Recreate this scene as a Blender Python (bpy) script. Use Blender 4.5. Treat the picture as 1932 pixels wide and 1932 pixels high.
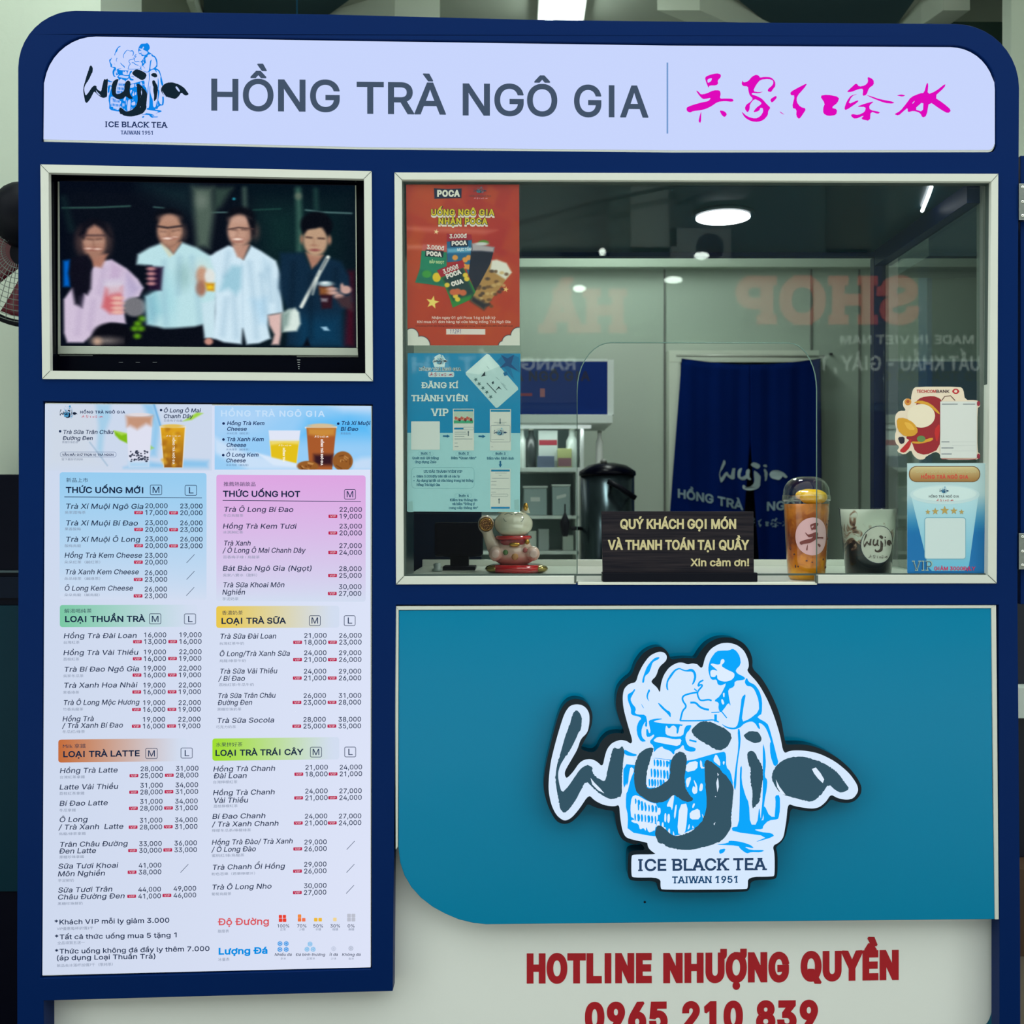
import bpy, bmesh, math, random
import numpy as np
from mathutils import Vector, Matrix
from mathutils.geometry import tessellate_polygon, delaunay_2d_cdt

random.seed(7)
SC = bpy.context.scene
for o in list(bpy.data.objects):
    bpy.data.objects.remove(o, do_unlink=True)
ROOT = SC.collection

# ------------------------------------------------------------------ camera, world, sun, exposure
EYE_Z = 1.216          # camera height
DIST = 2.0             # camera to the kiosk front (the plane y = 0)
cam_d = bpy.data.cameras.new('camera')
cam = bpy.data.objects.new('camera', cam_d)
ROOT.objects.link(cam)
cam.location = (0, -DIST, EYE_Z)
cam.rotation_euler = (math.pi / 2, 0, 0)
cam_d.sensor_width = 36.0
cam_d.lens = 2000.0 / 1932.0 * 36.0
cam_d.clip_start = 0.05
cam_d.dof.use_dof = True
cam_d.dof.focus_distance = 2.02
cam_d.dof.aperture_fstop = 6.3
SC.camera = cam
SC.view_settings.view_transform = 'Standard'
SC.view_settings.look = 'None'
SC.view_settings.gamma = 1.0
SC.view_settings.exposure = 0.0
SC.view_settings.use_curve_mapping = False

world = bpy.data.worlds.new('overcast_sky')
SC.world = world
world.use_nodes = True
bg = world.node_tree.nodes['Background']
bg.inputs[0].default_value = (0.88, 0.95, 0.91, 1)
bg.inputs[1].default_value = 2.1

sun_d = bpy.data.lights.new('sun', 'SUN')
sun_d.energy = 6.2
sun_d.angle = math.radians(4)
sun_d.color = (1.0, 0.99, 0.96)
sun = bpy.data.objects.new('sun', sun_d)
ROOT.objects.link(sun)
sun.rotation_euler = (math.radians(-42), 0, math.radians(8))   # from over the shop roof onto the street front

# ------------------------------------------------------------------ helpers
def lin(c):
    c = np.asarray(c, float) / 255.0
    return np.where(c <= 0.04045, c / 12.92, ((c + 0.055) / 1.055) ** 2.4)

def W(px, py, y=0.0):
    """A point seen at (px, py) of the photograph that stands y metres behind the kiosk front."""
    s = (DIST + y) / 2000.0
    return ((px - 966.0) * s, y, EYE_Z + (966.0 - py) * s)

def zr(ox, oy, s):
    return lambda *pts: [(ox + x * s, oy + y * s) for x, y in pts]

def node_mat(name):
    m = bpy.data.materials.new(name)
    m.use_nodes = True
    return m, m.node_tree.nodes, m.node_tree.links, m.node_tree.nodes['Principled BSDF']

def mat(name, col, rough=0.5, metal=0.0, spec=0.5, coat=0.0, var=0.0, vscale=6.0, bump=0.0, bscale=60.0, emit=None, estr=0.0, alpha=1.0, coat_rough=0.05):
    m, N, L, b = node_mat(name)
    c = tuple(lin(col)) + (1.0,)
    b.inputs['Base Color'].default_value = c
    b.inputs['Roughness'].default_value = rough
    b.inputs['Metallic'].default_value = metal
    b.inputs['Specular IOR Level'].default_value = spec
    b.inputs['Coat Weight'].default_value = coat
    b.inputs['Coat Roughness'].default_value = coat_rough
    if var > 0:
        tc = N.new('ShaderNodeTexCoord'); nz = N.new('ShaderNodeTexNoise'); mx = N.new('ShaderNodeMix')
        nz.inputs['Scale'].default_value = vscale; nz.inputs['Detail'].default_value = 4
        mx.data_type = 'RGBA'
        mx.inputs['A'].default_value = tuple(x * (1 - var) for x in c[:3]) + (1,)
        mx.inputs['B'].default_value = tuple(min(1, x * (1 + var)) for x in c[:3]) + (1,)
        L.new(tc.outputs['Object'], nz.inputs['Vector']); L.new(nz.outputs['Fac'], mx.inputs['Factor'])
        L.new(mx.outputs['Result'], b.inputs['Base Color'])
    if bump > 0:
        tc2 = N.new('ShaderNodeTexCoord'); n2 = N.new('ShaderNodeTexNoise'); bp = N.new('ShaderNodeBump')
        n2.inputs['Scale'].default_value = bscale; bp.inputs['Strength'].default_value = bump; bp.inputs['Distance'].default_value = 0.01
        L.new(tc2.outputs['Object'], n2.inputs['Vector']); L.new(n2.outputs['Fac'], bp.inputs['Height']); L.new(bp.outputs['Normal'], b.inputs['Normal'])
    if emit is not None:
        b.inputs['Emission Color'].default_value = tuple(lin(emit)) + (1,)
        b.inputs['Emission Strength'].default_value = estr
    return m

def print_mat(name, rough=0.45, coat=0.0, emissive=False, spec=0.4):
    m, N, L, b = node_mat(name)
    at = N.new('ShaderNodeAttribute'); at.attribute_name = 'Col'
    b.inputs['Roughness'].default_value = rough
    b.inputs['Coat Weight'].default_value = coat
    b.inputs['Specular IOR Level'].default_value = spec
    if emissive:
        b.inputs['Base Color'].default_value = (0.0, 0.0, 0.0, 1)
        L.new(at.outputs['Color'], b.inputs['Emission Color'])
        b.inputs['Emission Strength'].default_value = 1.0
    else:
        L.new(at.outputs['Color'], b.inputs['Base Color'])
    return m

def glass_mat(name, tint=(0.93, 0.97, 0.95), refl=0.05, rough=0.0, power=4.0):
    """Thin architectural glass: clear with a mirror reflection that grows at grazing angles."""
    m, N, L, b = node_mat(name)
    N.remove(b)
    out = [n for n in N if n.type == 'OUTPUT_MATERIAL'][0]
    tr = N.new('ShaderNodeBsdfTransparent'); tr.inputs[0].default_value = tuple(tint) + (1,)
    gl = N.new('ShaderNodeBsdfGlossy'); gl.inputs['Roughness'].default_value = rough
    lw = N.new('ShaderNodeLayerWeight'); lw.inputs['Blend'].default_value = 0.5
    pw = N.new('ShaderNodeMath'); pw.operation = 'POWER'; pw.inputs[1].default_value = power
    ma = N.new('ShaderNodeMath'); ma.operation = 'MULTIPLY_ADD'; ma.inputs[1].default_value = 0.9; ma.inputs[2].default_value = refl
    mx = N.new('ShaderNodeMixShader')
    L.new(lw.outputs['Facing'], pw.inputs[0]); L.new(pw.outputs[0], ma.inputs[0]); L.new(ma.outputs[0], mx.inputs[0])
    L.new(tr.outputs[0], mx.inputs[1]); L.new(gl.outputs[0], mx.inputs[2]); L.new(mx.outputs[0], out.inputs['Surface'])
    return m

def link_obj(name, me, parent=None, mats=()):
    for m in mats:
        me.materials.append(m)
    o = bpy.data.objects.new(name, me)
    ROOT.objects.link(o)
    if parent is not None:
        o.parent = parent
        top = parent
        while top.parent is not None: top = top.parent
        o.matrix_parent_inverse = Matrix.Translation(top.location).inverted() if parent is top else Matrix.Identity(4)
    return o

def thing(name, label, cat, loc=(0, 0, 0), group=None):
    o = bpy.data.objects.new(name, None)
    o.empty_display_size = 0.05
    ROOT.objects.link(o)
    o.location = loc
    o['label'] = label; o['category'] = cat
    if group: o['group'] = group
    return o

def tag(o, label, cat, group=None):
    o['label'] = label; o['category'] = cat
    if group: o['group'] = group
    return o

def struct(o):
    o['kind'] = 'structure'
    return o

class MB:
    """Collects geometry that ends up as one mesh object."""
    def __init__(self):
        self.v = []; self.f = []; self.mi = []; self.sm = []
    def add(self, vs, fs, mi=0, smooth=False):
        k = len(self.v)
        self.v += [tuple(p) for p in vs]
        self.f += [tuple(i + k for i in f) for f in fs]
        self.mi += [mi] * len(fs); self.sm += [smooth] * len(fs)
        return self
    def box(self, a, b, mi=0):
        x0, y0, z0 = a; x1, y1, z1 = b
        if x0 > x1: x0, x1 = x1, x0
        if y0 > y1: y0, y1 = y1, y0
        if z0 > z1: z0, z1 = z1, z0
        vs = [(x0, y0, z0), (x1, y0, z0), (x1, y1, z0), (x0, y1, z0), (x0, y0, z1), (x1, y0, z1), (x1, y1, z1), (x0, y1, z1)]
        fs = [(0, 3, 2, 1), (4, 5, 6, 7), (0, 1, 5, 4), (1, 2, 6, 5), (2, 3, 7, 6), (3, 0, 4, 7)]
        return self.add(vs, fs, mi)
    def prism(self, outlines, y0, y1, mi=0, at=None):
        """Outlines (pixel points, holes after the outer one) extruded from depth y0 back to y1; both faces mapped at depth `at` (default y0)."""
        at = y0 if at is None else at
        loops = [[Vector((W(px, py, at)[0], W(px, py, at)[2], 0)) for px, py in ol] for ol in outlines]
        tris = tessellate_polygon(loops)
        flat = [p for lp in loops for p in lp]
        n = len(flat)
        vs = [(p.x, y0, p.y) for p in flat] + [(p.x, y1, p.y) for p in flat]
        fs = []
        for t in tris:
            a, b, c = (flat[i] for i in t)
            cr = (b.x - a.x) * (c.y - a.y) - (b.y - a.y) * (c.x - a.x)
            t = tuple(t) if cr > 0 else tuple(reversed(t))
            fs.append(t); fs.append(tuple(i + n for i in reversed(t)))
        k = 0
        for li, lp in enumerate(loops):
            m = len(lp)
            ar = sum(lp[i].x * lp[(i + 1) % m].y - lp[(i + 1) % m].x * lp[i].y for i in range(m))
            ccw = ar > 0
            if li > 0: ccw = not ccw
            for i in range(m):
                a, b = k + i, k + (i + 1) % m
                if li > 0:
                    a, b = b, a
                    fs.append((a, b, b + n, a + n) if ar < 0 else (b, a, a + n, b + n))
                else:
                    fs.append((b, a, a + n, b + n) if ccw else (a, b, b + n, a + n))
            k += m
        return self.add(vs, fs, mi)
    def lathe(self, prof, c, seg=32, mi=0, smooth=True, cap=True, axis='z'):
        """prof: (radius, height) pairs turned about a vertical axis through c."""
        vs, fs = [], []
        for r, h in prof:
            for i in range(seg):
                a = 2 * math.pi * i / seg
                p = (r * math.cos(a), r * math.sin(a), h)
                if axis == 'y': p = (p[0], -p[2], p[1])
                if axis == 'x': p = (p[2], p[0], p[1])
                vs.append((c[0] + p[0], c[1] + p[1], c[2] + p[2]))
        for j in range(len(prof) - 1):
            for i in range(seg):
                fs.append((j * seg + i, j * seg + (i + 1) % seg, (j + 1) * seg + (i + 1) % seg, (j + 1) * seg + i))
        self.add(vs, fs, mi, smooth)
        if cap:
            k = len(self.v) - len(vs)
            self.f.append(tuple(k + i for i in reversed(range(seg)))); self.mi.append(mi); self.sm.append(False)
            kk = k + (len(prof) - 1) * seg
            self.f.append(tuple(kk + i for i in range(seg))); self.mi.append(mi); self.sm.append(False)
        return self
    def ell(self, c, r, seg=24, rings=14, mi=0, rot=None):
        vs, fs = [], []
        R = rot or Matrix.Identity(3)
        for j in range(rings + 1):
            t = math.pi * j / rings
            for i in range(seg):
                a = 2 * math.pi * i / seg
                p = R @ Vector((r[0] * math.sin(t) * math.cos(a), r[1] * math.sin(t) * math.sin(a), -r[2] * math.cos(t)))
                vs.append((c[0] + p.x, c[1] + p.y, c[2] + p.z))
        for j in range(rings):
            for i in range(seg):
                fs.append((j * seg + i, j * seg + (i + 1) % seg, (j + 1) * seg + (i + 1) % seg, (j + 1) * seg + i))
        return self.add(vs, fs, mi, True)
    def tube(self, pts, r, seg=10, mi=0, closed=False):
        pts = [Vector(p) for p in pts]
        n = len(pts); vs, fs = [], []
        rad = r if isinstance(r, (list, tuple)) else [r] * n
        up = Vector((0, 0, 1))
        for i, p in enumerate(pts):
            if closed: d = pts[(i + 1) % n] - pts[i - 1]
            else: d = pts[min(i + 1, n - 1)] - pts[max(i - 1, 0)]
            d.normalize()
            u = d.cross(up)
            if u.length < 1e-3: u = d.cross(Vector((1, 0, 0)))
            u.normalize(); w = u.cross(d)
            for k in range(seg):
                a = 2 * math.pi * k / seg
                vs.append(p + rad[i] * (math.cos(a) * u + math.sin(a) * w))
        for i in range(n if closed else n - 1):
            j = (i + 1) % n
            for k in range(seg):
                fs.append((i * seg + k, i * seg + (k + 1) % seg, j * seg + (k + 1) % seg, j * seg + k))
        if not closed:
            fs.append(tuple(reversed(range(seg)))); fs.append(tuple((n - 1) * seg + k for k in range(seg)))
        return self.add(vs, fs, mi, True)
    def build(self, name, mats, parent=None, bevel=0.0, bseg=2, remesh=0.0):
        me = bpy.data.meshes.new(name)
        me.from_pydata(self.v, [], self.f)
        if not isinstance(mats, (list, tuple)): mats = [mats]
        o = link_obj(name, me, parent, mats)
        me.polygons.foreach_set('material_index', self.mi)
        me.polygons.foreach_set('use_smooth', self.sm)
        bm = bmesh.new(); bm.from_mesh(me)
        bmesh.ops.remove_doubles(bm, verts=bm.verts, dist=1e-6)
        bmesh.ops.recalc_face_normals(bm, faces=bm.faces)
        bm.to_mesh(me); bm.free()
        if remesh:
            md = o.modifiers.new('remesh', 'REMESH'); md.mode = 'VOXEL'; md.voxel_size = remesh; md.use_smooth_shade = True
            sm = o.modifiers.new('smooth', 'SMOOTH'); sm.iterations = 6
        if bevel:
            md = o.modifiers.new('bevel', 'BEVEL'); md.width = bevel; md.segments = bseg; md.limit_method = 'ANGLE'; md.angle_limit = math.radians(38)
        return o

# ------------------------------------------------------------------ flat printed artwork (ink on the panels, posters and stickers)
TEXT_JOBS = []
PRINTS = []
class Print:
    """Ink shapes laid in pixel coordinates on a plane at depth y; later shapes lie on thin upper layers."""
    def __init__(self, y, step=0.00015):
        self.y = y; self.step = step; self.items = []; self.mapf = None; self.maxedge = 0
    def _p(self, px, py, layer):
        return W(px, py, self.y - self.step * layer) if self.mapf is None else self.mapf(px, py, layer)
    def poly(self, pts, col, layer=1, holes=(), colf=None):
        self.items.append(('poly', [list(pts)] + [list(h) for h in holes], col, layer, colf)); return self
    def rect(self, x0, y0, x1, y1, col, layer=1, tilt=0.0):
        return self.poly([(x0, y0), (x1, y0 + tilt * (x1 - x0)), (x1, y1 + tilt * (x1 - x0)), (x0, y1)], col, layer)
    def rrect_pts(self, x0, y0, x1, y1, r, tilt=0.0, n=5):
        pts = []
        for cx, cy, a0 in ((x1 - r, y0 + r, -90), (x1 - r, y1 - r, 0), (x0 + r, y1 - r, 90), (x0 + r, y0 + r, 180)):
            for k in range(n + 1):
                a = math.radians(a0 + 90 * k / n)
                pts.append((cx + r * math.cos(a), cy + r * math.sin(a)))
        return [(x, y + tilt * (x - x0)) for x, y in pts]
    def rrect(self, x0, y0, x1, y1, r, col, layer=1, tilt=0.0):
        return self.poly(self.rrect_pts(x0, y0, x1, y1, r, tilt), col, layer)
    def frame(self, x0, y0, x1, y1, r, w, col, layer=1, tilt=0.0):
        return self.poly(self.rrect_pts(x0, y0, x1, y1, r, tilt), col, layer, [self.rrect_pts(x0 + w, y0 + w, x1 - w, y1 - w, max(r - w, 0.2), tilt)])
    def grad(self, x0, y0, x1, y1, colf, layer=1, r=0.0, tilt=0.0, nx=24, ny=1):
        """Rounded rectangle cut into strips so that the printed gradient colf(u, v) shows."""
        vs, fs, cs = [], [], []
        xs_ = [x0 + (x1 - x0) * i / nx for i in range(nx + 1)]
        if r > 0: xs_ = sorted(set(xs_ + [x0 + r * t for t in (.03, .1, .2, .35, .6, 1)] + [x1 - r * t for t in (.03, .1, .2, .35, .6, 1)]))
        nx = len(xs_) - 1
        for x in xs_:
            e = min(x - x0, x1 - x); dy = 0.0
            if e < r: dy = r - math.sqrt(max(0, r * r - (r - e) ** 2))
            for j in range(ny + 1):
                v = j / ny
                y = (y0 + dy) + (y1 - y0 - 2 * dy) * v
                vs.append((x, y + tilt * (x - x0))); cs.append(colf((x - x0) / (x1 - x0), (y - y0) / (y1 - y0)))
        for i in range(nx):
            for j in range(ny):
                a = i * (ny + 1) + j
                fs.append((a, a + ny + 1, a + ny + 2, a + 1))
        self.items.append(('mesh', vs, fs, cs, layer)); return self
    def line(self, pts, w, col, layer=1):
        """Brush line; w is one width or one per point."""
        n = len(pts); ws = w if isinstance(w, (list, tuple)) else [w] * n
        Lp, Rp = [], []
        for i, (x, y) in enumerate(pts):
            ax, ay = pts[max(i - 1, 0)]; bx, by = pts[min(i + 1, n - 1)]
            dx, dy = bx - ax, by - ay; d = math.hypot(dx, dy) or 1
            nx, ny = -dy / d * ws[i] / 2, dx / d * ws[i] / 2
            Lp.append((x + nx, y + ny)); Rp.append((x - nx, y - ny))
        vs = Lp + Rp
        fs = [(i, i + 1, n + i + 1, n + i) for i in range(n - 1)]
        self.items.append(('mesh', vs, fs, [col] * len(vs), layer)); return self
    def disc(self, cx, cy, rx, ry, col, layer=1, n=28):
        return self.poly([(cx + rx * math.cos(2 * math.pi * k / n), cy + ry * math.sin(2 * math.pi * k / n)) for k in range(n)], col, layer)
    def ring(self, cx, cy, r0, r1, col, layer=1, n=36):
        c = lambda r: [(cx + r * math.cos(2 * math.pi * k / n), cy + r * math.sin(2 * math.pi * k / n)) for k in range(n)]
        return self.poly(c(r1), col, layer, [c(r0)])
    def star(self, cx, cy, r, col, layer=1, rot=0.0, inner=0.42):
        return self.poly([(cx + (r if k % 2 == 0 else r * inner) * math.sin(rot + math.pi * k / 5), cy - (r if k % 2 == 0 else r * inner) * math.cos(rot + math.pi * k / 5)) for k in range(10)], col, layer)
    def text(self, s, x0, base, x1, cap, col, layer=2, bold=0.0, shear=0.0, tilt=0.0, serif=False, like=None, right=False, mirror=False, cjk=False, rot=0.0):
        """A line of lettering from x0 to x1 (pixels) on the baseline; cap = capital height. like=(text, width) takes its letter width from that sample."""
        TEXT_JOBS.append((self, s, x0, base, x1, cap, col, layer, bold, shear, tilt, serif, like, right, mirror, cjk, rot)); return self
    def build(self, name, m, parent=None):
        PRINTS.append((self, name, m, parent)); return self
    def sub(self):
        """A second sheet of ink on the same surface, built as an object of its own."""
        p = Print(self.y, self.step); p.mapf = self.mapf; p.maxedge = self.maxedge; return p

def _font():
    """The Inter face that ships with Blender itself; the built-in face if it is missing."""
    try:
        import os
        return bpy.data.fonts.load(os.path.join(bpy.utils.system_resource('DATAFILES', path='fonts'), 'Inter.woff2'))
    except Exception:
        return None

def _is_cjk(s):
    return any(ord(ch) > 0x2E80 for ch in s)

WIDE = set()      # extra heavy lines are spaced a little wider
def _glyph_mesh(objs, s, res, font):
    if s in objs: return
    c = bpy.data.curves.new('lettering', 'FONT'); c.body = s; c.resolution_u = res
    if font and not _is_cjk(s): c.font = font
    if s in WIDE: c.space_character = 1.10
    o = bpy.data.objects.new('lettering', c); ROOT.objects.link(o)
    objs[s] = o

def _contours(o, dg, res):
    """Closed outlines of a text object."""
    cu = o.to_curve(dg)
    loops = []
    for sp in cu.splines:
        pts = []
        if sp.type == 'BEZIER':
            bp = sp.bezier_points; n = len(bp)
            for i in range(n):
                p, q = bp[i], bp[(i + 1) % n]
                a, b, c, d = p.co.xy, p.handle_right.xy, q.handle_left.xy, q.co.xy
                straight = abs((b - a).cross(d - a)) < 1e-6 and abs((c - a).cross(d - a)) < 1e-6
                for k in range(1 if straight else res):
                    t = k / res; m = 1 - t
                    pts.append(tuple(a * m ** 3 + b * 3 * m * m * t + c * 3 * m * t * t + d * t ** 3))
        else:
            pts = [(p.co.x, p.co.y) for p in sp.points]
        q = [pts[0]]
        for p in pts[1:]:
            if abs(p[0] - q[-1][0]) + abs(p[1] - q[-1][1]) > 1e-5: q.append(p)
        if len(q) > 2 and abs(q[0][0] - q[-1][0]) + abs(q[0][1] - q[-1][1]) < 1e-5: q.pop()
        if len(q) > 2: loops.append(q)
    o.to_curve_clear()
    out = []
    for L in loops:                      # plain I and 1: no slab feet
        ys = [p[1] for p in L]; xs = [p[0] for p in L]
        if len(L) == 12 and sum(abs(y) < 0.002 for y in ys) == 2 and sum(abs(y - 0.509) < 0.002 for y in ys) == 2 and sum(abs(y - 0.057) < 0.003 for y in ys) == 4:
            q = sorted(set(round(x, 3) for x in xs))
            L = [(q[1], 0.0), (q[1], 0.5087), (q[2], 0.5087), (q[2], 0.0)]
        if len(L) == 4 and abs(min(ys)) < 0.002 and abs(max(ys) - 0.055) < 0.003 and abs(max(xs) - min(xs) - 0.315) < 0.01: continue
        out.append(L)
    return out

def _area(L): return sum(L[i - 1][0] * L[i][1] - L[i][0] * L[i - 1][1] for i in range(len(L))) / 2

def _wind_fill(loops, sgn):
    """Triangles of everything the outlines wind around (overlapping strokes of a letter merge)."""
    V, E = [], []
    for L in loops:
        k = len(V); n = len(L); V += [Vector(p) for p in L]; E += [(k + i, k + (i + 1) % n) for i in range(n)]
    v2, e2, f2, *_ = delaunay_2d_cdt(V, E, [], 0, 1e-5)
    if not f2: return [], []
    P = np.array([(p.x, p.y) for p in v2]); T = np.array([f for f in f2 if len(f) == 3])
    C = P[T].mean(1)
    w = np.zeros(len(C), int)
    for L in loops:
        A = np.array(L); B = np.roll(A, -1, 0)
        cx, cy = C[:, 0:1], C[:, 1:2]
        up = (A[:, 1] <= cy) & (B[:, 1] > cy); dn = (A[:, 1] > cy) & (B[:, 1] <= cy)
        with np.errstate(divide='ignore', invalid='ignore'):
            xi = A[:, 0] + (cy - A[:, 1]) * (B[:, 0] - A[:, 0]) / (B[:, 1] - A[:, 1])
        right = xi > cx
        w += (up & right).sum(1) - (dn & right).sum(1)
    keep = T[w * sgn > 0]
    used = np.unique(keep); remap = -np.ones(len(P), int); remap[used] = np.arange(len(used))
    return [tuple(p) for p in P[used]], [tuple(int(i) for i in t) for t in remap[keep]]

def _offset(L, r, outer):
    """Moves an outline outwards by r (a hole inwards) with limited mitres."""
    if r == 0: return L
    n = len(L); sg = (1 if _area(L) > 0 else -1) * (1 if outer else -1)
    nr = []
    for i in range(n):
        dx, dy = L[(i + 1) % n][0] - L[i][0], L[(i + 1) % n][1] - L[i][1]; d = math.hypot(dx, dy) or 1
        nr.append((dy / d * sg, -dx / d * sg))
    out = []
    for i in range(n):
        (ax, ay), (bx, by) = nr[i - 1], nr[i]
        k = 1 + ax * bx + ay * by
        x, y = L[i]
        turn = (ax * by - ay * bx) * sg            # > 0 where the moved outline opens (convex corner)
        if turn * r > 0 and k < 0.9:
            mx, my = ax + bx, ay + by; m = math.hypot(mx, my)
            if m > 0.2:
                c = m / 2; e = 1.25 / c if c > 0.45 else 1.6
                ex, ey = mx / m * r, my / m * r
                out += [(x + ax * r + (ex * e - ax * r) * 0.45, y + ay * r + (ey * e - ay * r) * 0.45), (x + bx * r + (ex * e - bx * r) * 0.45, y + by * r + (ey * e - by * r) * 0.45)]
            else:
                out += [(x + ax * r, y + ay * r), (x + bx * r, y + by * r)]
        else:
            k = max(k, 0.06)
            out.append((x + (ax + bx) / k * r, y + (ay + by) / k * r))
    return out

def _serifs(loops, xh):
    """Slab serifs at the free ends of the upright strokes (letter height 1)."""
    out = []
    for L in loops:
        for i in range(len(L)):
            (xa, ya), (xb, yb) = L[i - 1], L[i]
            w = abs(xa - xb)
            if abs(ya - yb) > 0.006 or w < 0.05 or w > 0.36: continue
            y = (ya + yb) / 2
            for lev, sg in ((0.0, 1), (1.0, -1), (xh, -1)):
                if abs(y - lev) < 0.05:
                    x0, x1 = min(xa, xb) - 0.085, max(xa, xb) + 0.085
                    out.append([(x0, y), (x1, y), (x1, y + sg * 0.06), (x0, y + sg * 0.06)]); break
    return out

def finish_prints():
    objs = {}; font = _font()
    big = {j[1] for j in TEXT_JOBS if j[5] > 15}
    WIDE.update(j[1] for j in TEXT_JOBS if j[8] > 0.04)
    for s in ['H', 'x'] + [j[1] for j in TEXT_JOBS] + [j[12][0] for j in TEXT_JOBS if j[12]]:
        _glyph_mesh(objs, s, 5 if s in big else 2, font)
    dg = bpy.context.evaluated_depsgraph_get(); dg.update()
    data = {}
    for key, o in objs.items():
        data[key] = _contours(o, dg, o.data.resolution_u)
    for o in objs.values():
        c = o.data
        bpy.data.objects.remove(o, do_unlink=True); bpy.data.curves.remove(c)
    CAP = max(p[1] for L in data['H'] for p in L); XH = max(p[1] for L in data['x'] for p in L) / CAP
    for (pr, s, x0, base, x1, cap, col, layer, bold, shear, tilt, serif, like, right, mirror, cjk, rot) in TEXT_JOBS:
        loops = data[s]
        if not loops: continue
        loops = [[(x / CAP, y / CAP) for x, y in L] for L in loops]
        sgn = 1 if sum(_area(L) for L in loops) > 0 else -1
        if serif: loops = loops + [q if _area(q) * sgn > 0 else q[::-1] for q in _serifs(loops, XH)]
        xs = [p[0] for L in loops for p in L]; ys = [p[1] for L in loops for p in L]
        rad = bold * cap / 0.682
        sy = cap / (max(ys) - min(ys)) if cjk else (cap - 2 * rad)
        y_off = min(ys) if cjk else 0.0
        xmin, xmax = min(xs), max(xs)
        if like:
            lx = [p[0] / CAP for L in data[like[0]] for p in L]
            sx = (like[1] - 2 * rad) / (max(lx) - min(lx))
        else:
            sx = (abs(x1 - x0) - 2 * rad - shear * cap * 0.5) / (xmax - xmin)
        cr, sr = math.cos(rot), math.sin(rot)
        P, fs = _wind_fill([_offset([((x - xmin) * sx, (y - y_off) * sy) for x, y in L], rad, _area(L) * sgn > 0) for L in loops], sgn)
        q = []
        for x, y in P:
            dx = rad + x + shear * y
            if mirror: dx = -dx
            dy = -y - rad + tilt * dx
            q.append((x0 + dx * cr - dy * sr, base + dx * sr + dy * cr))
        if fs: pr.items.append(('mesh', q, fs, [col] * len(q), layer))
    for pr, name, m, parent in PRINTS:
        V, Fc, C = [], [], []
        for it in pr.items:
            k = len(V)
            if it[0] == 'poly' and pr.maxedge:
                _, loops, col, layer, colf = it
                flat = [p for lp in loops for p in lp]
                it = ('mesh', flat, [tuple(t) for t in tessellate_polygon([[Vector((x, -y, 0)) for x, y in lp] for lp in loops])], [col] * len(flat), layer)
            if it[0] == 'mesh' and pr.maxedge:
                q, fs, cs = list(it[1]), [t for f in it[2] for t in ([f] if len(f) == 3 else [(f[0], f[1], f[2]), (f[0], f[2], f[3])])], list(it[3])
                for _ in range(5):
                    if not any(math.dist(q[t[i]], q[t[i - 1]]) > pr.maxedge for t in fs for i in range(3)): break
                    mid, nf = {}, []
                    def mp(a, b):
                        e = (min(a, b), max(a, b))
                        if e not in mid:
                            mid[e] = len(q); q.append(((q[a][0] + q[b][0]) / 2, (q[a][1] + q[b][1]) / 2)); cs.append(cs[a])
                        return mid[e]
                    for a, b, c in fs:
                        ab, bc, ca_ = mp(a, b), mp(b, c), mp(c, a)
                        nf += [(a, ab, ca_), (ab, b, bc), (ca_, bc, c), (ab, bc, ca_)]
                    fs = nf
                it = ('mesh', q, fs, cs, it[4])
            if it[0] == 'poly':
                _, loops, col, layer, colf = it
                tl = [[Vector((x, -y, 0)) for x, y in lp] for lp in loops]
                tris = tessellate_polygon(tl)
                flat = [p for lp in loops for p in lp]
                for x, y in flat:
                    V.append(pr._p(x, y, layer)); C.append(colf(x, y) if colf else col)
                Fc += [tuple(i + k for i in t) for t in tris]
            else:
                _, q, fs, cs, layer = it
                for (x, y), c in zip(q, cs):
                    V.append(pr._p(x, y, layer)); C.append(c)
                Fc += [tuple(i + k for i in f) for f in fs]
        me = bpy.data.meshes.new(name)
        me.from_pydata(V, [], Fc)
        ca = me.color_attributes.new('Col', 'FLOAT_COLOR', 'POINT')
        cc = np.ones((len(V), 4)); cc[:, :3] = lin(np.array(C, float))
        ca.data.foreach_set('color', cc.ravel().astype(np.float32))
        pr.obj = link_obj(name, me, parent.obj if isinstance(parent, Print) else parent, [m])

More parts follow.
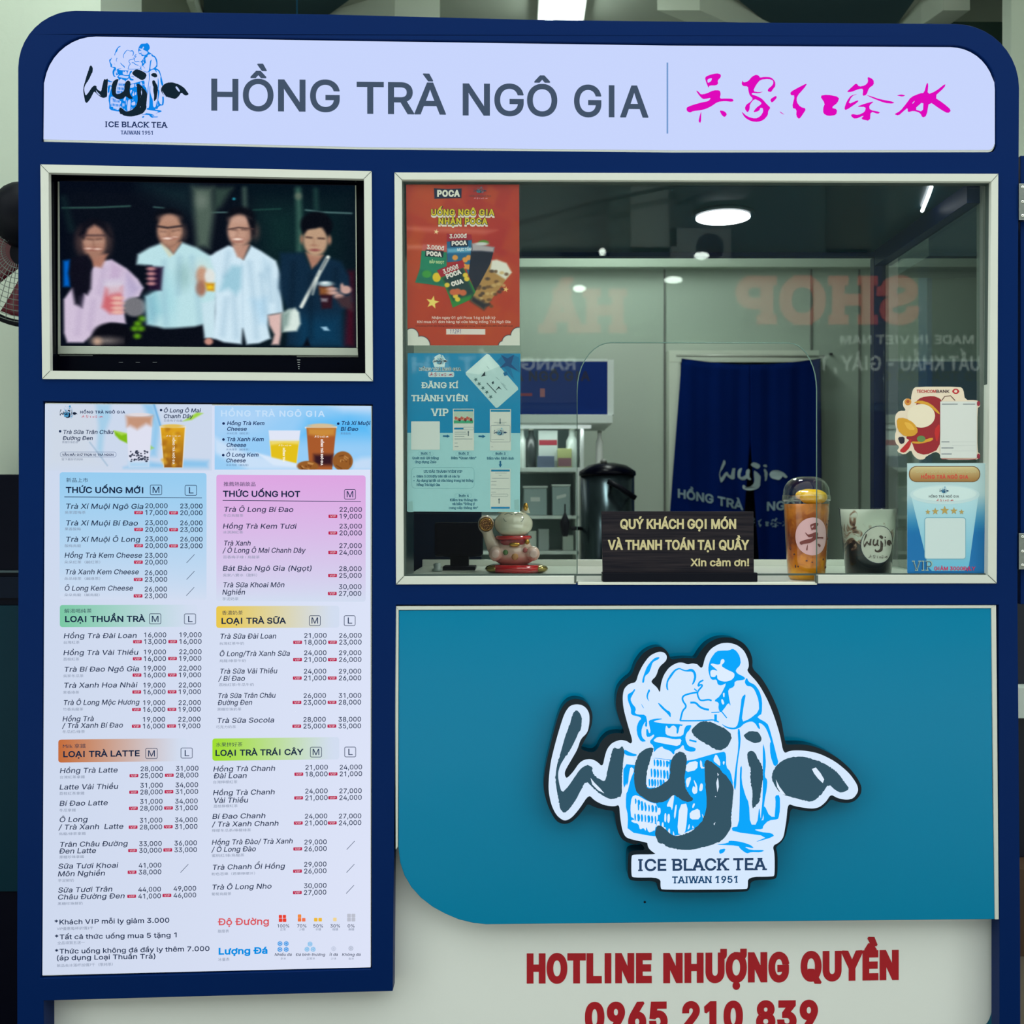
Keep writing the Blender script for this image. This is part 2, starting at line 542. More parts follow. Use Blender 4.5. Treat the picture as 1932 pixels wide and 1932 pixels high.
class Canvas:
    """A printed or displayed picture: soft-edged shapes painted into a fine colour grid that becomes one flat mesh."""
    def __init__(self, x0, y0, x1, y1, k, base):
        self.x0, self.y0, self.x1, self.y1 = x0, y0, x1, y1
        self.nx = int((x1 - x0) * k) + 1; self.ny = int((y1 - y0) * k) + 1
        X, Y = np.meshgrid(np.linspace(x0, x1, self.nx), np.linspace(y0, y1, self.ny))
        self.X, self.Y = X, Y
        self.a = np.empty((self.ny, self.nx, 3)); self.a[:] = base
        self.rs = np.random.RandomState(3)
    def _win(self, bx0, by0, bx1, by1):
        fx = (self.nx - 1) / (self.x1 - self.x0); fy = (self.ny - 1) / (self.y1 - self.y0)
        i0 = max(0, int((bx0 - self.x0) * fx)); i1 = min(self.nx, int((bx1 - self.x0) * fx) + 2)
        j0 = max(0, int((by0 - self.y0) * fy)); j1 = min(self.ny, int((by1 - self.y0) * fy) + 2)
        return slice(j0, j1), slice(i0, i1)
    def _mix(self, sl, al, col):
        if al.size == 0: return
        self.a[sl] = self.a[sl] * (1 - al[..., None]) + np.asarray(col, float) * al[..., None]
    def poly(self, pts, col, soft=1.5, alpha=1.0, colf=None):
        p = np.array(pts, float); m = soft + 1
        sl = self._win(p[:, 0].min() - m, p[:, 1].min() - m, p[:, 0].max() + m, p[:, 1].max() + m)
        X, Y = self.X[sl], self.Y[sl]
        if X.size == 0: return self
        ins = np.zeros(X.shape, bool); d2 = np.full(X.shape, 1e9)
        for i in range(len(p)):
            ax, ay = p[i]; bx, by = p[(i + 1) % len(p)]
            if ay != by:
                ins ^= ((ay > Y) != (by > Y)) & (X < (bx - ax) * (Y - ay) / (by - ay) + ax)
            ex, ey = bx - ax, by - ay; L2 = ex * ex + ey * ey + 1e-9
            t = np.clip(((X - ax) * ex + (Y - ay) * ey) / L2, 0, 1)
            d2 = np.minimum(d2, (X - ax - t * ex) ** 2 + (Y - ay - t * ey) ** 2)
        sd = np.sqrt(d2) * np.where(ins, 1, -1)
        al = np.clip(sd / max(soft, 0.3) * 0.5 + 0.5, 0, 1); al = al * al * (3 - 2 * al) * alpha
        if colf is not None:
            c = colf(X, Y); self.a[sl] = self.a[sl] * (1 - al[..., None]) + c * al[..., None]
        else: self._mix(sl, al, col)
        return self
    def ell(self, cx, cy, rx, ry, col, soft=1.5, alpha=1.0):
        m = soft + 2
        sl = self._win(cx - rx - m, cy - ry - m, cx + rx + m, cy + ry + m)
        X, Y = self.X[sl], self.Y[sl]
        r = np.sqrt(((X - cx) / rx) ** 2 + ((Y - cy) / ry) ** 2)
        sd = (1 - r) * min(rx, ry)
        al = np.clip(sd / max(soft, 0.3) * 0.5 + 0.5, 0, 1); al = al * al * (3 - 2 * al) * alpha
        self._mix(sl, al, col); return self
    def stroke(self, pts, w, col, soft=1.0, alpha=1.0):
        p = np.array(pts, float); m = w + soft + 1
        sl = self._win(p[:, 0].min() - m, p[:, 1].min() - m, p[:, 0].max() + m, p[:, 1].max() + m)
        X, Y = self.X[sl], self.Y[sl]; d2 = np.full(X.shape, 1e9)
        for i in range(len(p) - 1):
            ax, ay = p[i]; bx, by = p[i + 1]; ex, ey = bx - ax, by - ay; L2 = ex * ex + ey * ey + 1e-9
            t = np.clip(((X - ax) * ex + (Y - ay) * ey) / L2, 0, 1)
            d2 = np.minimum(d2, (X - ax - t * ex) ** 2 + (Y - ay - t * ey) ** 2)
        al = np.clip((w / 2 - np.sqrt(d2)) / max(soft, 0.3) * 0.5 + 0.5, 0, 1) * alpha
        self._mix(sl, al, col); return self
    def noise(self, amp, cell=4):
        h, w = self.ny // cell + 2, self.nx // cell + 2
        n = self.rs.rand(h, w) - 0.5
        n = np.kron(n, np.ones((cell, cell)))[:self.ny, :self.nx]
        self.a += n[..., None] * amp; return self
    def build(self, name, m, parent, y, corners=None):
        """corners: pixel positions of the four corners (tl, tr, br, bl) on the plane at depth y."""
        nx, ny = self.nx, self.ny
        U, Vv = np.meshgrid(np.linspace(0, 1, nx), np.linspace(0, 1, ny))
        if corners is None: corners = [(self.x0, self.y0), (self.x1, self.y0), (self.x1, self.y1), (self.x0, self.y1)]
        tl, tr, br, bl = [np.array(c, float) for c in corners]
        P = ((1 - U) * (1 - Vv))[..., None] * tl + (U * (1 - Vv))[..., None] * tr + (U * Vv)[..., None] * br + ((1 - U) * Vv)[..., None] * bl
        s = (DIST + y) / 2000.0
        co = np.empty((ny * nx, 3)); co[:, 0] = (P[..., 0].ravel() - 966) * s; co[:, 1] = y; co[:, 2] = EYE_Z + (966 - P[..., 1].ravel()) * s
        idx = np.arange(ny * nx).reshape(ny, nx)
        q = np.stack([idx[1:, :-1], idx[1:, 1:], idx[:-1, 1:], idx[:-1, :-1]], -1).reshape(-1, 4)
        me = bpy.data.meshes.new(name)
        me.vertices.add(len(co)); me.vertices.foreach_set('co', co.ravel().astype(np.float32))
        me.loops.add(q.size); me.loops.foreach_set('vertex_index', q.ravel().astype(np.int32))
        me.polygons.add(len(q)); me.polygons.foreach_set('loop_start', np.arange(0, q.size, 4, dtype=np.int32))
        me.update(calc_edges=True)
        ca = me.color_attributes.new('Col', 'FLOAT_COLOR', 'POINT')
        cc = np.ones((len(co), 4)); cc[:, :3] = lin(np.clip(self.a.reshape(-1, 3), 0, 255))
        ca.data.foreach_set('color', cc.ravel().astype(np.float32))
        return link_obj(name, me, parent, [m])

# ------------------------------------------------------------------ materials
M = {}
M['navy'] = mat('navy_paint', (0, 32, 86), 0.40, spec=0.06, var=0.05, vscale=3, bump=0.03, bscale=14)
M['alu'] = mat('pale_aluminium', (202, 205, 196), 0.42, metal=0.0, spec=0.5, var=0.03, vscale=9)
M['seam'] = mat('mitre_seam', (70, 80, 75), 0.6)
M['white_panel'] = mat('white_panel', (230, 234, 229), 0.38, var=0.02, vscale=4)
M['teal'] = mat('teal_panel', (0, 122, 163), 0.2, spec=0.12, bump=0.22, bscale=3.2)
M['teal_dark'] = mat('teal_strip', (0, 108, 140), 0.4)
M['counter'] = mat('white_counter', (215, 218, 206), 0.22, var=0.02)
M['dark_ceiling'] = mat('dark_booth_ceiling', (8, 40, 48), 0.3, spec=0.3, var=0.1, vscale=5)
M['navy_dark'] = mat('dark_navy_steel', (0, 16, 52), 0.4, spec=0.12)
M['steel_grey'] = mat('grey_edge', (105, 108, 104), 0.4)
M['steel'] = mat('stainless_steel', (150, 155, 150), 0.3, metal=1.0, bump=0.03, bscale=200)
M['chrome'] = mat('polished_screw', (210, 212, 205), 0.15, metal=1.0)
M['black_gloss'] = mat('black_gloss_plastic', (3, 4, 16), 0.25, spec=0.08)
M['black'] = mat('black_plastic', (6, 8, 20), 0.5, spec=0.12)
M['silver'] = mat('silver_strip', (165, 172, 160), 0.4, metal=0.1)
M['acrylic'] = mat('dark_smoked_acrylic', (4, 24, 36), 0.16, spec=0.14)
M['glass'] = glass_mat('window_glass', refl=0.035)
M['glass_edge'] = mat('glass_edge', (104, 132, 124), 0.25, spec=0.4)
M['clear'] = glass_mat('clear_plastic', tint=(0.97, 0.98, 0.97), refl=0.03, rough=0.03, power=3.0)
M['print'] = print_mat('ink_print', 0.5)
M['poster'] = print_mat('poster_print', 0.35, coat=0.25)
M['lightbox'] = print_mat('backlit_print', 0.35, emissive=True, spec=0.03)
M['screen'] = print_mat('screen_picture', 0.3, emissive=True, spec=0.03)
M['wall'] = mat('pale_green_wall', (192, 203, 188), 0.7, var=0.03, vscale=2, bump=0.05, bscale=80)
M['wall_shop'] = mat('grey_green_wall', (172, 184, 172), 0.7, var=0.03, vscale=2)
M['ceiling'] = mat('ceiling_paint', (170, 178, 165), 0.8, var=0.04, vscale=1.5)
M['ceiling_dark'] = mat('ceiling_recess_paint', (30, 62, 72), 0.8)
M['beam'] = mat('ceiling_beam_paint', (205, 215, 200), 0.7)
M['floor'] = mat('floor_tile', (110, 100, 88), 0.4, var=0.15, vscale=4)
M['street'] = mat('street_concrete', (196, 197, 190), 0.85, var=0.1, vscale=1.2)
M['lamp'] = mat('lamp_glow', (255, 255, 255), 0.5, emit=(240, 255, 245), estr=14)
M['down'] = mat('downlight_glow', (255, 255, 255), 0.5, emit=(246, 246, 255), estr=4)
# ------------------------------------------------------------------ the room and the street
def sbox(name, a, b, m, bevel=0.0):
    return struct(MB().box(a, b).build(name, m, None, bevel))

sbox('floor', (-3.2, -1.3, -0.1), (3.2, 3.4, 0.0), M['floor'])
sbox('ground_street', (-14, -14, -0.2), (14, -1.3, -0.05), M['street'])
sbox('wall_back', (-3.2, 3.2, 0.0), (3.2, 3.35, 3.1), M['wall_shop'])
sbox('wall_left', (-3.2, -1.3, 0.0), (-3.05, 3.2, 3.1), M['wall'])
sbox('wall_right', (3.05, -1.3, 0.0), (3.2, 3.2, 3.1), M['wall'])
sbox('ceiling', (-3.2, -0.1, 3.02), (3.2, 3.4, 3.15), M['ceiling'])

def on_ceiling(px, py, z=3.02):
    d = (z - EYE_Z) * 2000.0 / (966.0 - py)
    return ((px - 966.0) * d / 2000.0, d - DIST)

def ceiling_piece(name, pts, z0, z1, m):
    q = [on_ceiling(x, y, z1) for x, y in pts]
    n = len(q)
    vs = [(x, y, z0) for x, y in q] + [(x, y, z1) for x, y in q]
    fs = [tuple(range(n)), tuple(reversed(range(n, 2 * n)))] + [(i, (i + 1) % n, (i + 1) % n + n, i + n) for i in range(n)]
    return struct(MB().add(vs, fs).build(name, m))
# recessed bays and painted beams between them
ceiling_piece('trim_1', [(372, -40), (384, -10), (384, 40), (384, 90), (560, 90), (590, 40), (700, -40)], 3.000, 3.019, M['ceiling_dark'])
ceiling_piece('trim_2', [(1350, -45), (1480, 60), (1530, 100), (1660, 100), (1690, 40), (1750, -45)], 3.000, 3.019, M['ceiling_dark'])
ceiling_piece('trim_3', [(366, -30), (386, 28), (400, 70), (388, 70), (374, 28), (352, -30)], 2.96, 3.019, M['beam'])
ceiling_piece('trim_4', [(745, -15), (600, 27), (470, 65), (560, 65), (690, 24), (830, -15)], 2.93, 3.019, M['beam'])
ceiling_piece('trim_5', [(1240, -30), (1310, 0), (1400, 38), (1470, 68), (1530, 68), (1462, 38), (1385, 0), (1320, -30)], 2.93, 3.019, M['beam'])
ceiling_piece('trim_6', [(1780, -30), (1738, 0), (1700, 38), (1668, 70), (1720, 70), (1752, 38), (1790, 0), (1830, -30)], 2.93, 3.019, M['beam'])
# pillars at both ends of the kiosk
sbox('wall_pillar_left', (-2.2, 0.72, 0.0), (W(190, 0, 0.72)[0], 1.02, 3.02), M['wall'])
sbox('wall_pillar_right', (W(1908, 0, 1.3)[0], 1.30, 0.0), (2.6, 1.36, 3.02), M['wall'])
# back of the shop
z = W(0, 506, 3.17)[2]
sbox('trim_7', (-3.0, 3.14, z), (3.0, 3.2, z + 0.07), mat('cornice_paint', (176, 188, 174), 0.7))
for k, px in enumerate((1254, 1531, 1622)):
    x = W(px, 0, 3.19)[0]
    sbox('trim_%d' % (8 + k), (x - 0.004, 3.192, 0), (x + 0.004, 3.2, z), M['steel_grey'])
# stand-in side bay, coloured dark for the reflection in the side glass
x0 = W(1752, 0, 1.75)[0]
sbox('wall_side_bay', (x0, 1.75, 0.0), (x0 + 0.5, 1.80, 2.95), mat('bay_reflection_tone', (62, 84, 76), 0.7, spec=0.1))
sbox('trim_11', (x0 - 0.017, 1.72, 0.0), (x0, 1.80, 2.95), mat('blue_bay_post', (12, 66, 100), 0.4))
p = W(1760, 483, 1.40)
sbox('ceiling_side_bay', (W(1752, 0, 1.40)[0], 1.40, p[2]), (x0 + 0.5, 1.72, p[2] + 0.5), M['dark_ceiling'])
# the house front across the street, behind the camera, that shows mirrored in the glass
fac = mat('street_facade_paint', (50, 68, 68), 0.8, var=0.08, vscale=0.6)
sbox('wall_street', (-9, -9.4, -0.05), (9, -9.0, 5.6), fac)
FS = 0.0055                                   # metres per mirrored pixel on that house front
def facade(px, py, layer=0):
    return ((px - 966) * FS, -8.985 + 0.002 * layer, EYE_Z + (966 - py) * FS)

def fbox(mb, px0, py0, px1, py1, d0, d1, mi=0):
    a = facade(px0, py1); b = facade(px1, py0)
    mb.box((a[0], -9.0 + d0, a[2]), (b[0], -9.0 + d1, b[2]), mi)
sh = thing('shop_sign', 'long grey shop sign with red capitals across the street', 'shop sign', (0, -9, 0))
mb = MB(); fbox(mb, 700, 500, 1960, 760, 0.0, 0.012); mb.build('sign_panel', mat('street_sign_panel', (62, 74, 72), 0.7), sh)
red, wht = (206, 104, 88), (206, 220, 212)
pr = Print(0); pr.mapf = facade; pr.text('HÀ', 1183, 628, 1015, 84, red, bold=0.05, mirror=True, serif=True); pr.build('sign_lettering', M['print'], sh)
pr = Print(0); pr.mapf = facade; pr.text('SHOP', 1735, 612, 1388, 92, red, bold=0.05, mirror=True, serif=True); pr.build('sign_lettering', M['print'], sh)
pr = Print(0); pr.mapf = facade; pr.text('MADE IN VIET NAM', 1838, 649, 1586, 17, wht, bold=0.02, mirror=True); pr.build('sign_lettering', M['print'], sh)
pr = Print(0); pr.mapf = facade; pr.text('XUẤT KHẨU - GIÀY , T', 1872, 699, 1546, 28, wht, bold=0.02, mirror=True); pr.build('sign_lettering', M['print'], sh)
pr = Print(0); pr.mapf = facade; pr.text('RANG', 1086, 698, 984, 24, wht, bold=0.03, mirror=True); pr.build('sign_lettering', M['print'], sh)
pr = Print(0); pr.mapf = facade; pr.text('ẤT KH', 935, 703, 778, 30, wht, bold=0.02, mirror=True); pr.build('sign_lettering', M['print'], sh)
fm = [mat('house_shutter', (20, 40, 42), 0.6), mat('house_pale_panel', (96, 106, 104), 0.7), mat('house_dark_window', (6, 14, 22), 0.6), mat('house_yellow', (150, 140, 60), 0.7)]
wd = []
def house(name, label, cat, rects):
    mb = MB()
    for (a, b, c, d, e, mi) in rects: fbox(mb, a, b, c, d, 0.003, e, mi)
    return tag(mb.build(name, fm), label, cat)
house('roller_shutter', 'dark green roller shutter above the street sign', 'shutter', [(1055, 240, 1150, 478, 0.05, 0), (1120, 240, 1146, 478, 0.07, 2)])
house('wall_panel', 'pale panel beside the roller shutter across the street', 'panel', [(1190, 240, 1268, 466, 0.04, 1), (1262, 260, 1276, 466, 0.06, 0)])
vb = thing('vent_board', 'square board with a round dark vent on the house front across the street', 'board', facade(1320, 506))
mb = MB(); fbox(mb, 1264, 432, 1378, 499, 0.014, 0.06); mb.build('board', fm[1], vb)
MB().lathe([(0.145, 0.0), (0.145, 0.02)], (facade(1338, 0)[0], -8.935, facade(0, 468)[2]), 28, axis='y').build('round_vent', fm[2], vb)
house('dimming_panel', 'added dark panel below the street sign, dimming the reflection in the glass', 'shop front', [(640, 775, 1930, 1200, 0.02, 2)])  # dark panel added to lower the brightness mirrored in the window glass
house('street_window', 'dark tall window across the street, right of the board', 'window', [(1560, 300, 1640, 470, 0.03, 2)])
tag(MB().tube([facade(970, 430, 60), facade(1100, 392, 60), facade(1290, 352, 60), facade(1420, 300, 60)], 0.022).build('power_cable', M['black']), 'black power cable sagging across the house front', 'cable')
for k, (px, py, w, lb) in enumerate(((1134, 483, 6, 'small lit bulb under the left end of the street board'), (1091, 551, 12, 'lit oval lamp on the street sign above the red letter A'), (1266, 535, 17, 'flat lit lamp between the two red words of the street sign'), (1318, 490, 14, 'lit lamp below the round vent across the street'))):
    x, _, zz = facade(px, py)
    tag(MB().ell((x, -8.80, zz), (w * FS, 0.05, 0.035)).build('street_lamp', M['lamp']), lb, 'lamp', 'lamps on the house front across the street')

# ------------------------------------------------------------------ ceiling lamps
def tube_lamp(cx, y0, y1, label, power):
    t = thing('fluorescent_lamp', label, 'ceiling lamp', (cx, (y0 + y1) / 2, 3.02), 'twin tube ceiling lamps')
    MB().box((cx - 0.085, y0, 2.985), (cx + 0.085, y1, 3.019)).build('housing', M['white_panel'], t, 0.004)
    for s in (-1, 1):
        MB().tube([(cx + s * 0.045, y0 + 0.04, 2.962), (cx + s * 0.045, y1 - 0.04, 2.962)], 0.0135, 12).build('tube', M['lamp'], t)
        for e in (y0 + 0.02, y1 - 0.05):
            MB().box((cx + s * 0.045 - 0.012, e, 2.945), (cx + s * 0.045 + 0.012, e + 0.03, 2.986)).build('lamp_holder', M['steel_grey'], t)
    ld = bpy.data.lights.new('tube_light', 'AREA'); ld.shape = 'RECTANGLE'; ld.size = 0.16; ld.size_y = y1 - y0
    ld.energy = power; ld.color = (0.90, 1.0, 0.93)
    lo = bpy.data.objects.new('tube_light', ld); ROOT.objects.link(lo); lo.location = (cx, (y0 + y1) / 2, 2.94); lo.parent = t
    lo.matrix_parent_inverse = Matrix.Translation(t.location).inverted()
    return t
tube_lamp(on_ceiling(1062, 10, 2.96)[0], 1.20, 1.88, 'twin tube lamp glowing on the ceiling above the kiosk', 7)
tube_lamp(0.45, 2.15, 2.95, 'twin tube lamp over the doorway curtain, hidden behind the kiosk top', 9)
tube_lamp(1.25, -0.05, 0.60, 'unseen twin tube lamp added to brighten the right pillar, above the frame', 3.5)  # out-of-view lamp added to lift the right pillar
tube_lamp(-1.05, -0.05, 0.60, 'unseen twin tube lamp added to brighten the left pillar, above the frame', 2.6)  # out-of-view lamp added to lift the left pillar

# thin blue cable hanging from the ceiling
x, y = on_ceiling(583, 4, 3.0)
tag(MB().tube([(x, 1.5, 3.02), (x, 1.5, 2.6), (x + 0.003, 1.5, 2.1)], 0.0025, 8).build('hanging_cable', mat('blue_cable', (20, 90, 130), 0.5)), 'thin blue cable hanging from the ceiling behind the kiosk', 'cable')
# ------------------------------------------------------------------ the kiosk
KX = thing('tea_kiosk', 'navy blue tea kiosk with serving window and teal front panel', 'kiosk', (0, 0, 0))

def arc(cx, cy, rx, ry, a0, a1, n=10):
    return [(cx + rx * math.cos(math.radians(a0 + (a1 - a0) * k / n)), cy + ry * math.sin(math.radians(a0 + (a1 - a0) * k / n))) for k in range(n + 1)]

BOTTOM = 2170   # floor line below the picture
outer = [(33, BOTTOM), (32, 1800), (35, 900), (34, 128)] + arc(142, 128, 108, 108, 180, 270)[1:] + [(620, 27), (1000, 37), (1400, 42)] + arc(1802, 166, 121, 121, 270, 360) + [(1921, 500), (1920, 1140), (1925, 1750), (1926, BOTTOM),
         (1886, BOTTOM), (1886, 1738), (1885, 1141), (747, 1141), (741, 1870), (82, 1888), (84, BOTTOM)]
HEAD = [(79, 266)] + [(80, 160)] + arc(178, 165, 98, 99, 180, 270)[1:] + [(640, 74), (1265, 83)] + arc(1796, 172, 84, 86, 270, 360) + [(1880, 200), (1880, 276)] + arc(1868, 274, 11, 12, 0, 90, 4) + [(1270, 286.5), (675, 280.5)]
TVH = [(76, 310), (701, 323), (703.5, 719), (79.5, 715)]
MENU = [(82, 758), (702, 764), (700, 1828), (77, 1845)]
WIN = [(744, 325), (1884, 327.5), (1881, 1101), (747, 1103)]
def grow(pts, d):
    cx = sum(p[0] for p in pts) / len(pts); cy = sum(p[1] for p in pts) / len(pts)
    return [(x + d * (1 if x > cx else -1), y + d * (1 if y > cy else -1)) for x, y in pts]
fr = MB().prism([outer, grow(HEAD, 1.2), grow(TVH, -1), grow(MENU, 1.2), grow(WIN, -2)], 0.0, 0.035)
fr.build('front_frame', M['navy'], KX, 0.0025, 2)
# depth of the rails and side walls behind the front
MB().box((W(34, 0)[0] + 0.004, 0.035, 0.0), (W(80, 0)[0], 0.56, 2.02)).build('side_wall', M['navy'], KX)
mb = MB(); mb.box((W(150, 0)[0], 0.035, W(0, 62)[2]), (W(1790, 0)[0], 0.55, W(0, 45)[2])); mb.build('top_panel', M['navy'], KX)
mb = MB(); mb.box((W(90, 0)[0], 0.30, 0.0), (W(735, 0)[0], 0.33, W(0, 320)[2])); mb.build('back_panel', M['navy'], KX)
MB().box((W(741, 0)[0], 0.036, W(0, 1100)[2]), (W(741, 0)[0] + 0.012, 0.30, W(0, 330)[2])).build('inner_panel', M['dark_ceiling'], KX)

def mitred(name, ou, inn, y0, y1, m, parent, seams=True, skip=()):
    mb = MB()
    n = 4
    for i in range(n):
        if i in skip: continue
        a, b = ou[i], ou[(i + 1) % n]; c, d = inn[(i + 1) % n], inn[i]
        mb.prism([[a, b, c, d]], y0, y1)
    o = mb.build(name, m, parent, 0.0012, 2)
    if seams:
        for i in range(n):
            s = MB()
            a, b = ou[i], inn[i]
            L = math.hypot(b[0] - a[0], b[1] - a[1]); nx, ny = -(b[1] - a[1]) / L * 0.45, (b[0] - a[0]) / L * 0.45
            s.prism([[(a[0] + nx, a[1] + ny), (b[0] + nx, b[1] + ny), (b[0] - nx, b[1] - ny), (a[0] - nx, a[1] - ny)]], y0 - 0.0003, y0 + 0.001, at=y0)
            s.build('mitre_joint', M['seam'], o)
    return o
mitred('screen_surround', TVH, [(91.5, 325.7), (686.7, 337.1), (689.3, 704.3), (94.5, 699.5)], -0.004, 0.008, M['alu'], KX)
SI = [(91.5, 325.7), (686.7, 337.1), (689.3, 704.3), (94.5, 699.5)]
MB().prism([grow(SI, 3), grow(SI, 0.5)], 0.0085, 0.0474, at=0.0085).build('inner_border', M['black_gloss'], KX)
WI = [(758, 339), (1870.5, 342.5), (1864, 1085), (761.5, 1087.5)]
mitred('window_frame', WIN, WI, -0.004, 0.022, M['alu'], KX, skip=(2,))
# bottom rail of the window stops at the serving opening
MB().prism([[(761.5, 1087.5), (1087, 1086.5), (1087, 1102), (747, 1103)]], -0.004, 0.022).build('sill_rail', M['alu'], KX, 0.0012)
MB().prism([[(1543, 1084.5), (1864, 1085), (1881, 1101), (1543, 1101)]], -0.004, 0.022).build('sill_rail', M['alu'], KX, 0.0012)
for px in (1086.0, 1541.5):
    MB().prism([[(px - 2.5, 1086), (px + 1.5, 1086), (px + 1.5, 1100), (px - 2.5, 1100)]], -0.005, 0.0).build('rail_end_clip', M['seam'], KX)
for (a, b, c, d, e, f) in ((759, 340.5, 1870, 343.5, 1868.5, 344.8),):
    pass
MB().prism([[(758.5, 339.5), (1870, 343), (1863.5, 1085), (762, 1087)], [(762.5, 344), (1865.5, 346.5), (1860, 1082), (765.5, 1083.5)]], 0.006, 0.020).build('rubber_gasket', mat('grey_gasket', (58, 72, 68), 0.6), KX)

# glass with the arched serving opening cut out of it
opening = [(1541.5, 1090), (1541.5, 735)] + arc(1489, 735, 52.5, 88, 0, -90, 9)[1:] + arc(1153, 737, 64, 91, -90, -180, 9) + [(1089, 1090)]
pane = [(760, 341), (1867, 344), (1861.5, 1086), (1541.5, 1086)] + opening[1:-1] + [(1089, 1087), (763.5, 1088)]
gl = MB().prism([pane], 0.0125, 0.0185)
g = gl.build('glass_pane', M['glass'], KX)
ed = MB(); op3 = [W(px, py, 0.0125) for px, py in ([(1541.5, 1086)] + opening[1:-1] + [(1089, 1086)])]
ed.tube([(p[0], 0.0155, p[2]) for p in op3], 0.0011, 6); ed.build('polished_glass_edge', M['glass_edge'], g)

# serving counter, inside of the showcase
CT = W(0, 1097.5, 0.0)[2]
MB().box((W(748, 0)[0], 0.001 + 0.022, CT - 0.03), (W(1880, 0)[0], 0.575, CT)).build('counter_top', M['counter'], KX, 0.002)
MB().box((W(1090, 0)[0], -0.003, CT - 0.006), (W(1541, 0)[0], 0.0225, CT)).build('counter_lip', M['counter'], KX, 0.001)
BY = 0.575
zb = W(0, 1056, BY)[2]
MB().box((W(748, 0)[0], BY + 0.001, CT - 0.03), (W(1670, 0, BY)[0], BY + 0.02, zb)).build('back_upstand', M['counter'], KX, 0.001)
zt0, zt1 = W(0, 484, BY)[2], W(0, 468, BY)[2]
xr = W(1649, 0, BY)[0]
MB().box((W(700, 0, BY)[0], BY, zt0), (W(1672, 0, BY)[0], BY + 0.02, zt1 + 0.02)).build('back_rail', M['navy_dark'], KX, 0.001)
MB().box((xr, BY, CT), (W(1670.5, 0, BY)[0], BY + 0.028, zt0)).build('back_post', M['navy_dark'], KX, 0.001)
MB().box((W(1670.5, 0, BY)[0], BY - 0.02, CT), (W(1689, 0, BY)[0], BY + 0.028, zt0)).build('post_edge', M['steel_grey'], KX, 0.001)
ZC = W(0, 345, 0.02)[2]
MB().box((W(741, 0)[0] + 0.012, 0.036, ZC + 0.004), (W(1876, 0)[0], BY, ZC + 0.03)).build('ceiling_panel', M['dark_ceiling'], KX)
MB().box((W(1862, 0)[0] - 0.022, 0.036, ZC - 0.034), (W(1862, 0)[0] + 0.005, BY - 0.02, ZC + 0.004)).build('side_rail', M['navy_dark'], KX, 0.001)
MB().box((W(1862, 0)[0] - 0.002, 0.036, CT), (W(1862, 0)[0] + 0.002, BY - 0.02, ZC - 0.034)).build('side_glass', M['glass'], KX)
MB().box((W(1862, 0)[0] + 0.0025, 0.0225, CT), (W(1884, 0)[0], 0.05, ZC)).build('inner_jamb', M['steel_grey'], KX)
# round downlight in the showcase ceiling
c = (W(1364, 405, 0.24)[0], 0.24)
dl = MB().lathe([(0.0655, -0.004), (0.0655, 0.004)], (c[0], c[1], ZC), 40).build('downlight', M['dark_ceiling'], KX)
MB().lathe([(0.057, -0.002), (0.057, 0.0)], (c[0], c[1], ZC - 0.0045), 40).build('light_disc', M['down'], dl)
ld = bpy.data.lights.new('downlight_light', 'AREA'); ld.shape = 'DISK'; ld.size = 0.11; ld.energy = 3.0; ld.color = (0.95, 1.0, 0.98)
lo = bpy.data.objects.new('downlight_light', ld); ROOT.objects.link(lo); lo.location = (c[0], c[1], ZC - 0.012); lo.parent = KX
# curved strip of light tape on the showcase ceiling
MB().tube([(W(1757, 0, 0.04)[0], 0.04, ZC - 0.002), (W(1751, 0, 0.1)[0], 0.10, ZC - 0.002), (W(1740, 0, 0.2)[0], 0.20, ZC - 0.002)], 0.004, 8).build('light_strip', M['down'], KX)

# teal front panel with its pale edge trim
left_curve = [(751.5, 1600), (755, 1628), (763, 1652), (776, 1674), (794, 1694), (816, 1711), (840, 1724), (866, 1735), (890, 1741), (918, 1744.3)]
TEAL = [(752.5, 1151.5), (1870, 1147.5), (1873, 1500), (1877, 1734.5), (1400, 1739)] + left_curve[::-1]
MB().prism([TEAL], 0.004, 0.024).build('teal_panel', M['teal'], KX, 0.0012)
MB().prism([[(744.5, 1143.5), (1879.8, 1141.5), (1870.5, 1147.6), (752, 1151)]], 0.002, 0.026).build('panel_trim', M['alu'], KX, 0.001)
MB().prism([[(744.5, 1143.5), (752, 1151), (750.5, 1598), (746.5, 1604), (745.5, 1400)]], 0.002, 0.026).build('panel_trim', M['alu'], KX, 0.001)
MB().prism([[(1879.8, 1141.5), (1885, 1735), (1877.5, 1735), (1870.5, 1147.5)]], 0.002, 0.026).build('panel_trim', M['alu'], KX, 0.001)
# lower white panel with the red hotline
LOW = [(86, 1860), (735, 1845), (740, 1580), (1873, 1600), (1873, 1882)] + arc(1853, 1890, 20, 46, 0, 90, 6) + [(86, 1936)]
lp = MB().prism([LOW], 0.052, 0.075).build('lower_panel', M['white_panel'], KX, 0.001)
MB().prism([[(80, 1560), (1884, 1560), (1884, BOTTOM), (80, BOTTOM)]], 0.078, 0.09).build('base_panel', M['teal_dark'], KX)
pr = Print(0.052)
RED = (170, 14, 30)
k = 0.052 / 2.0
def lowmap(px, py, layer):
    p = W(px, py, 0.0); return (p[0], 0.0518 - 0.00015 * layer, p[2])
pr.mapf = lambda px, py, layer: W(px, py, 0.0518 - 0.00015 * layer)
w_ = pr.sub(); w_.text('HOTLINE', 993.8, 1855.8, 1229.8, 57, RED, bold=0.05, tilt=-0.004); w_.build('hotline_lettering', M['print'], lp)
w_ = pr.sub(); w_.text('NHƯỢNG', 1251.4, 1855, 1488.7, 57, RED, bold=0.05, tilt=-0.008); w_.build('hotline_lettering', M['print'], lp)
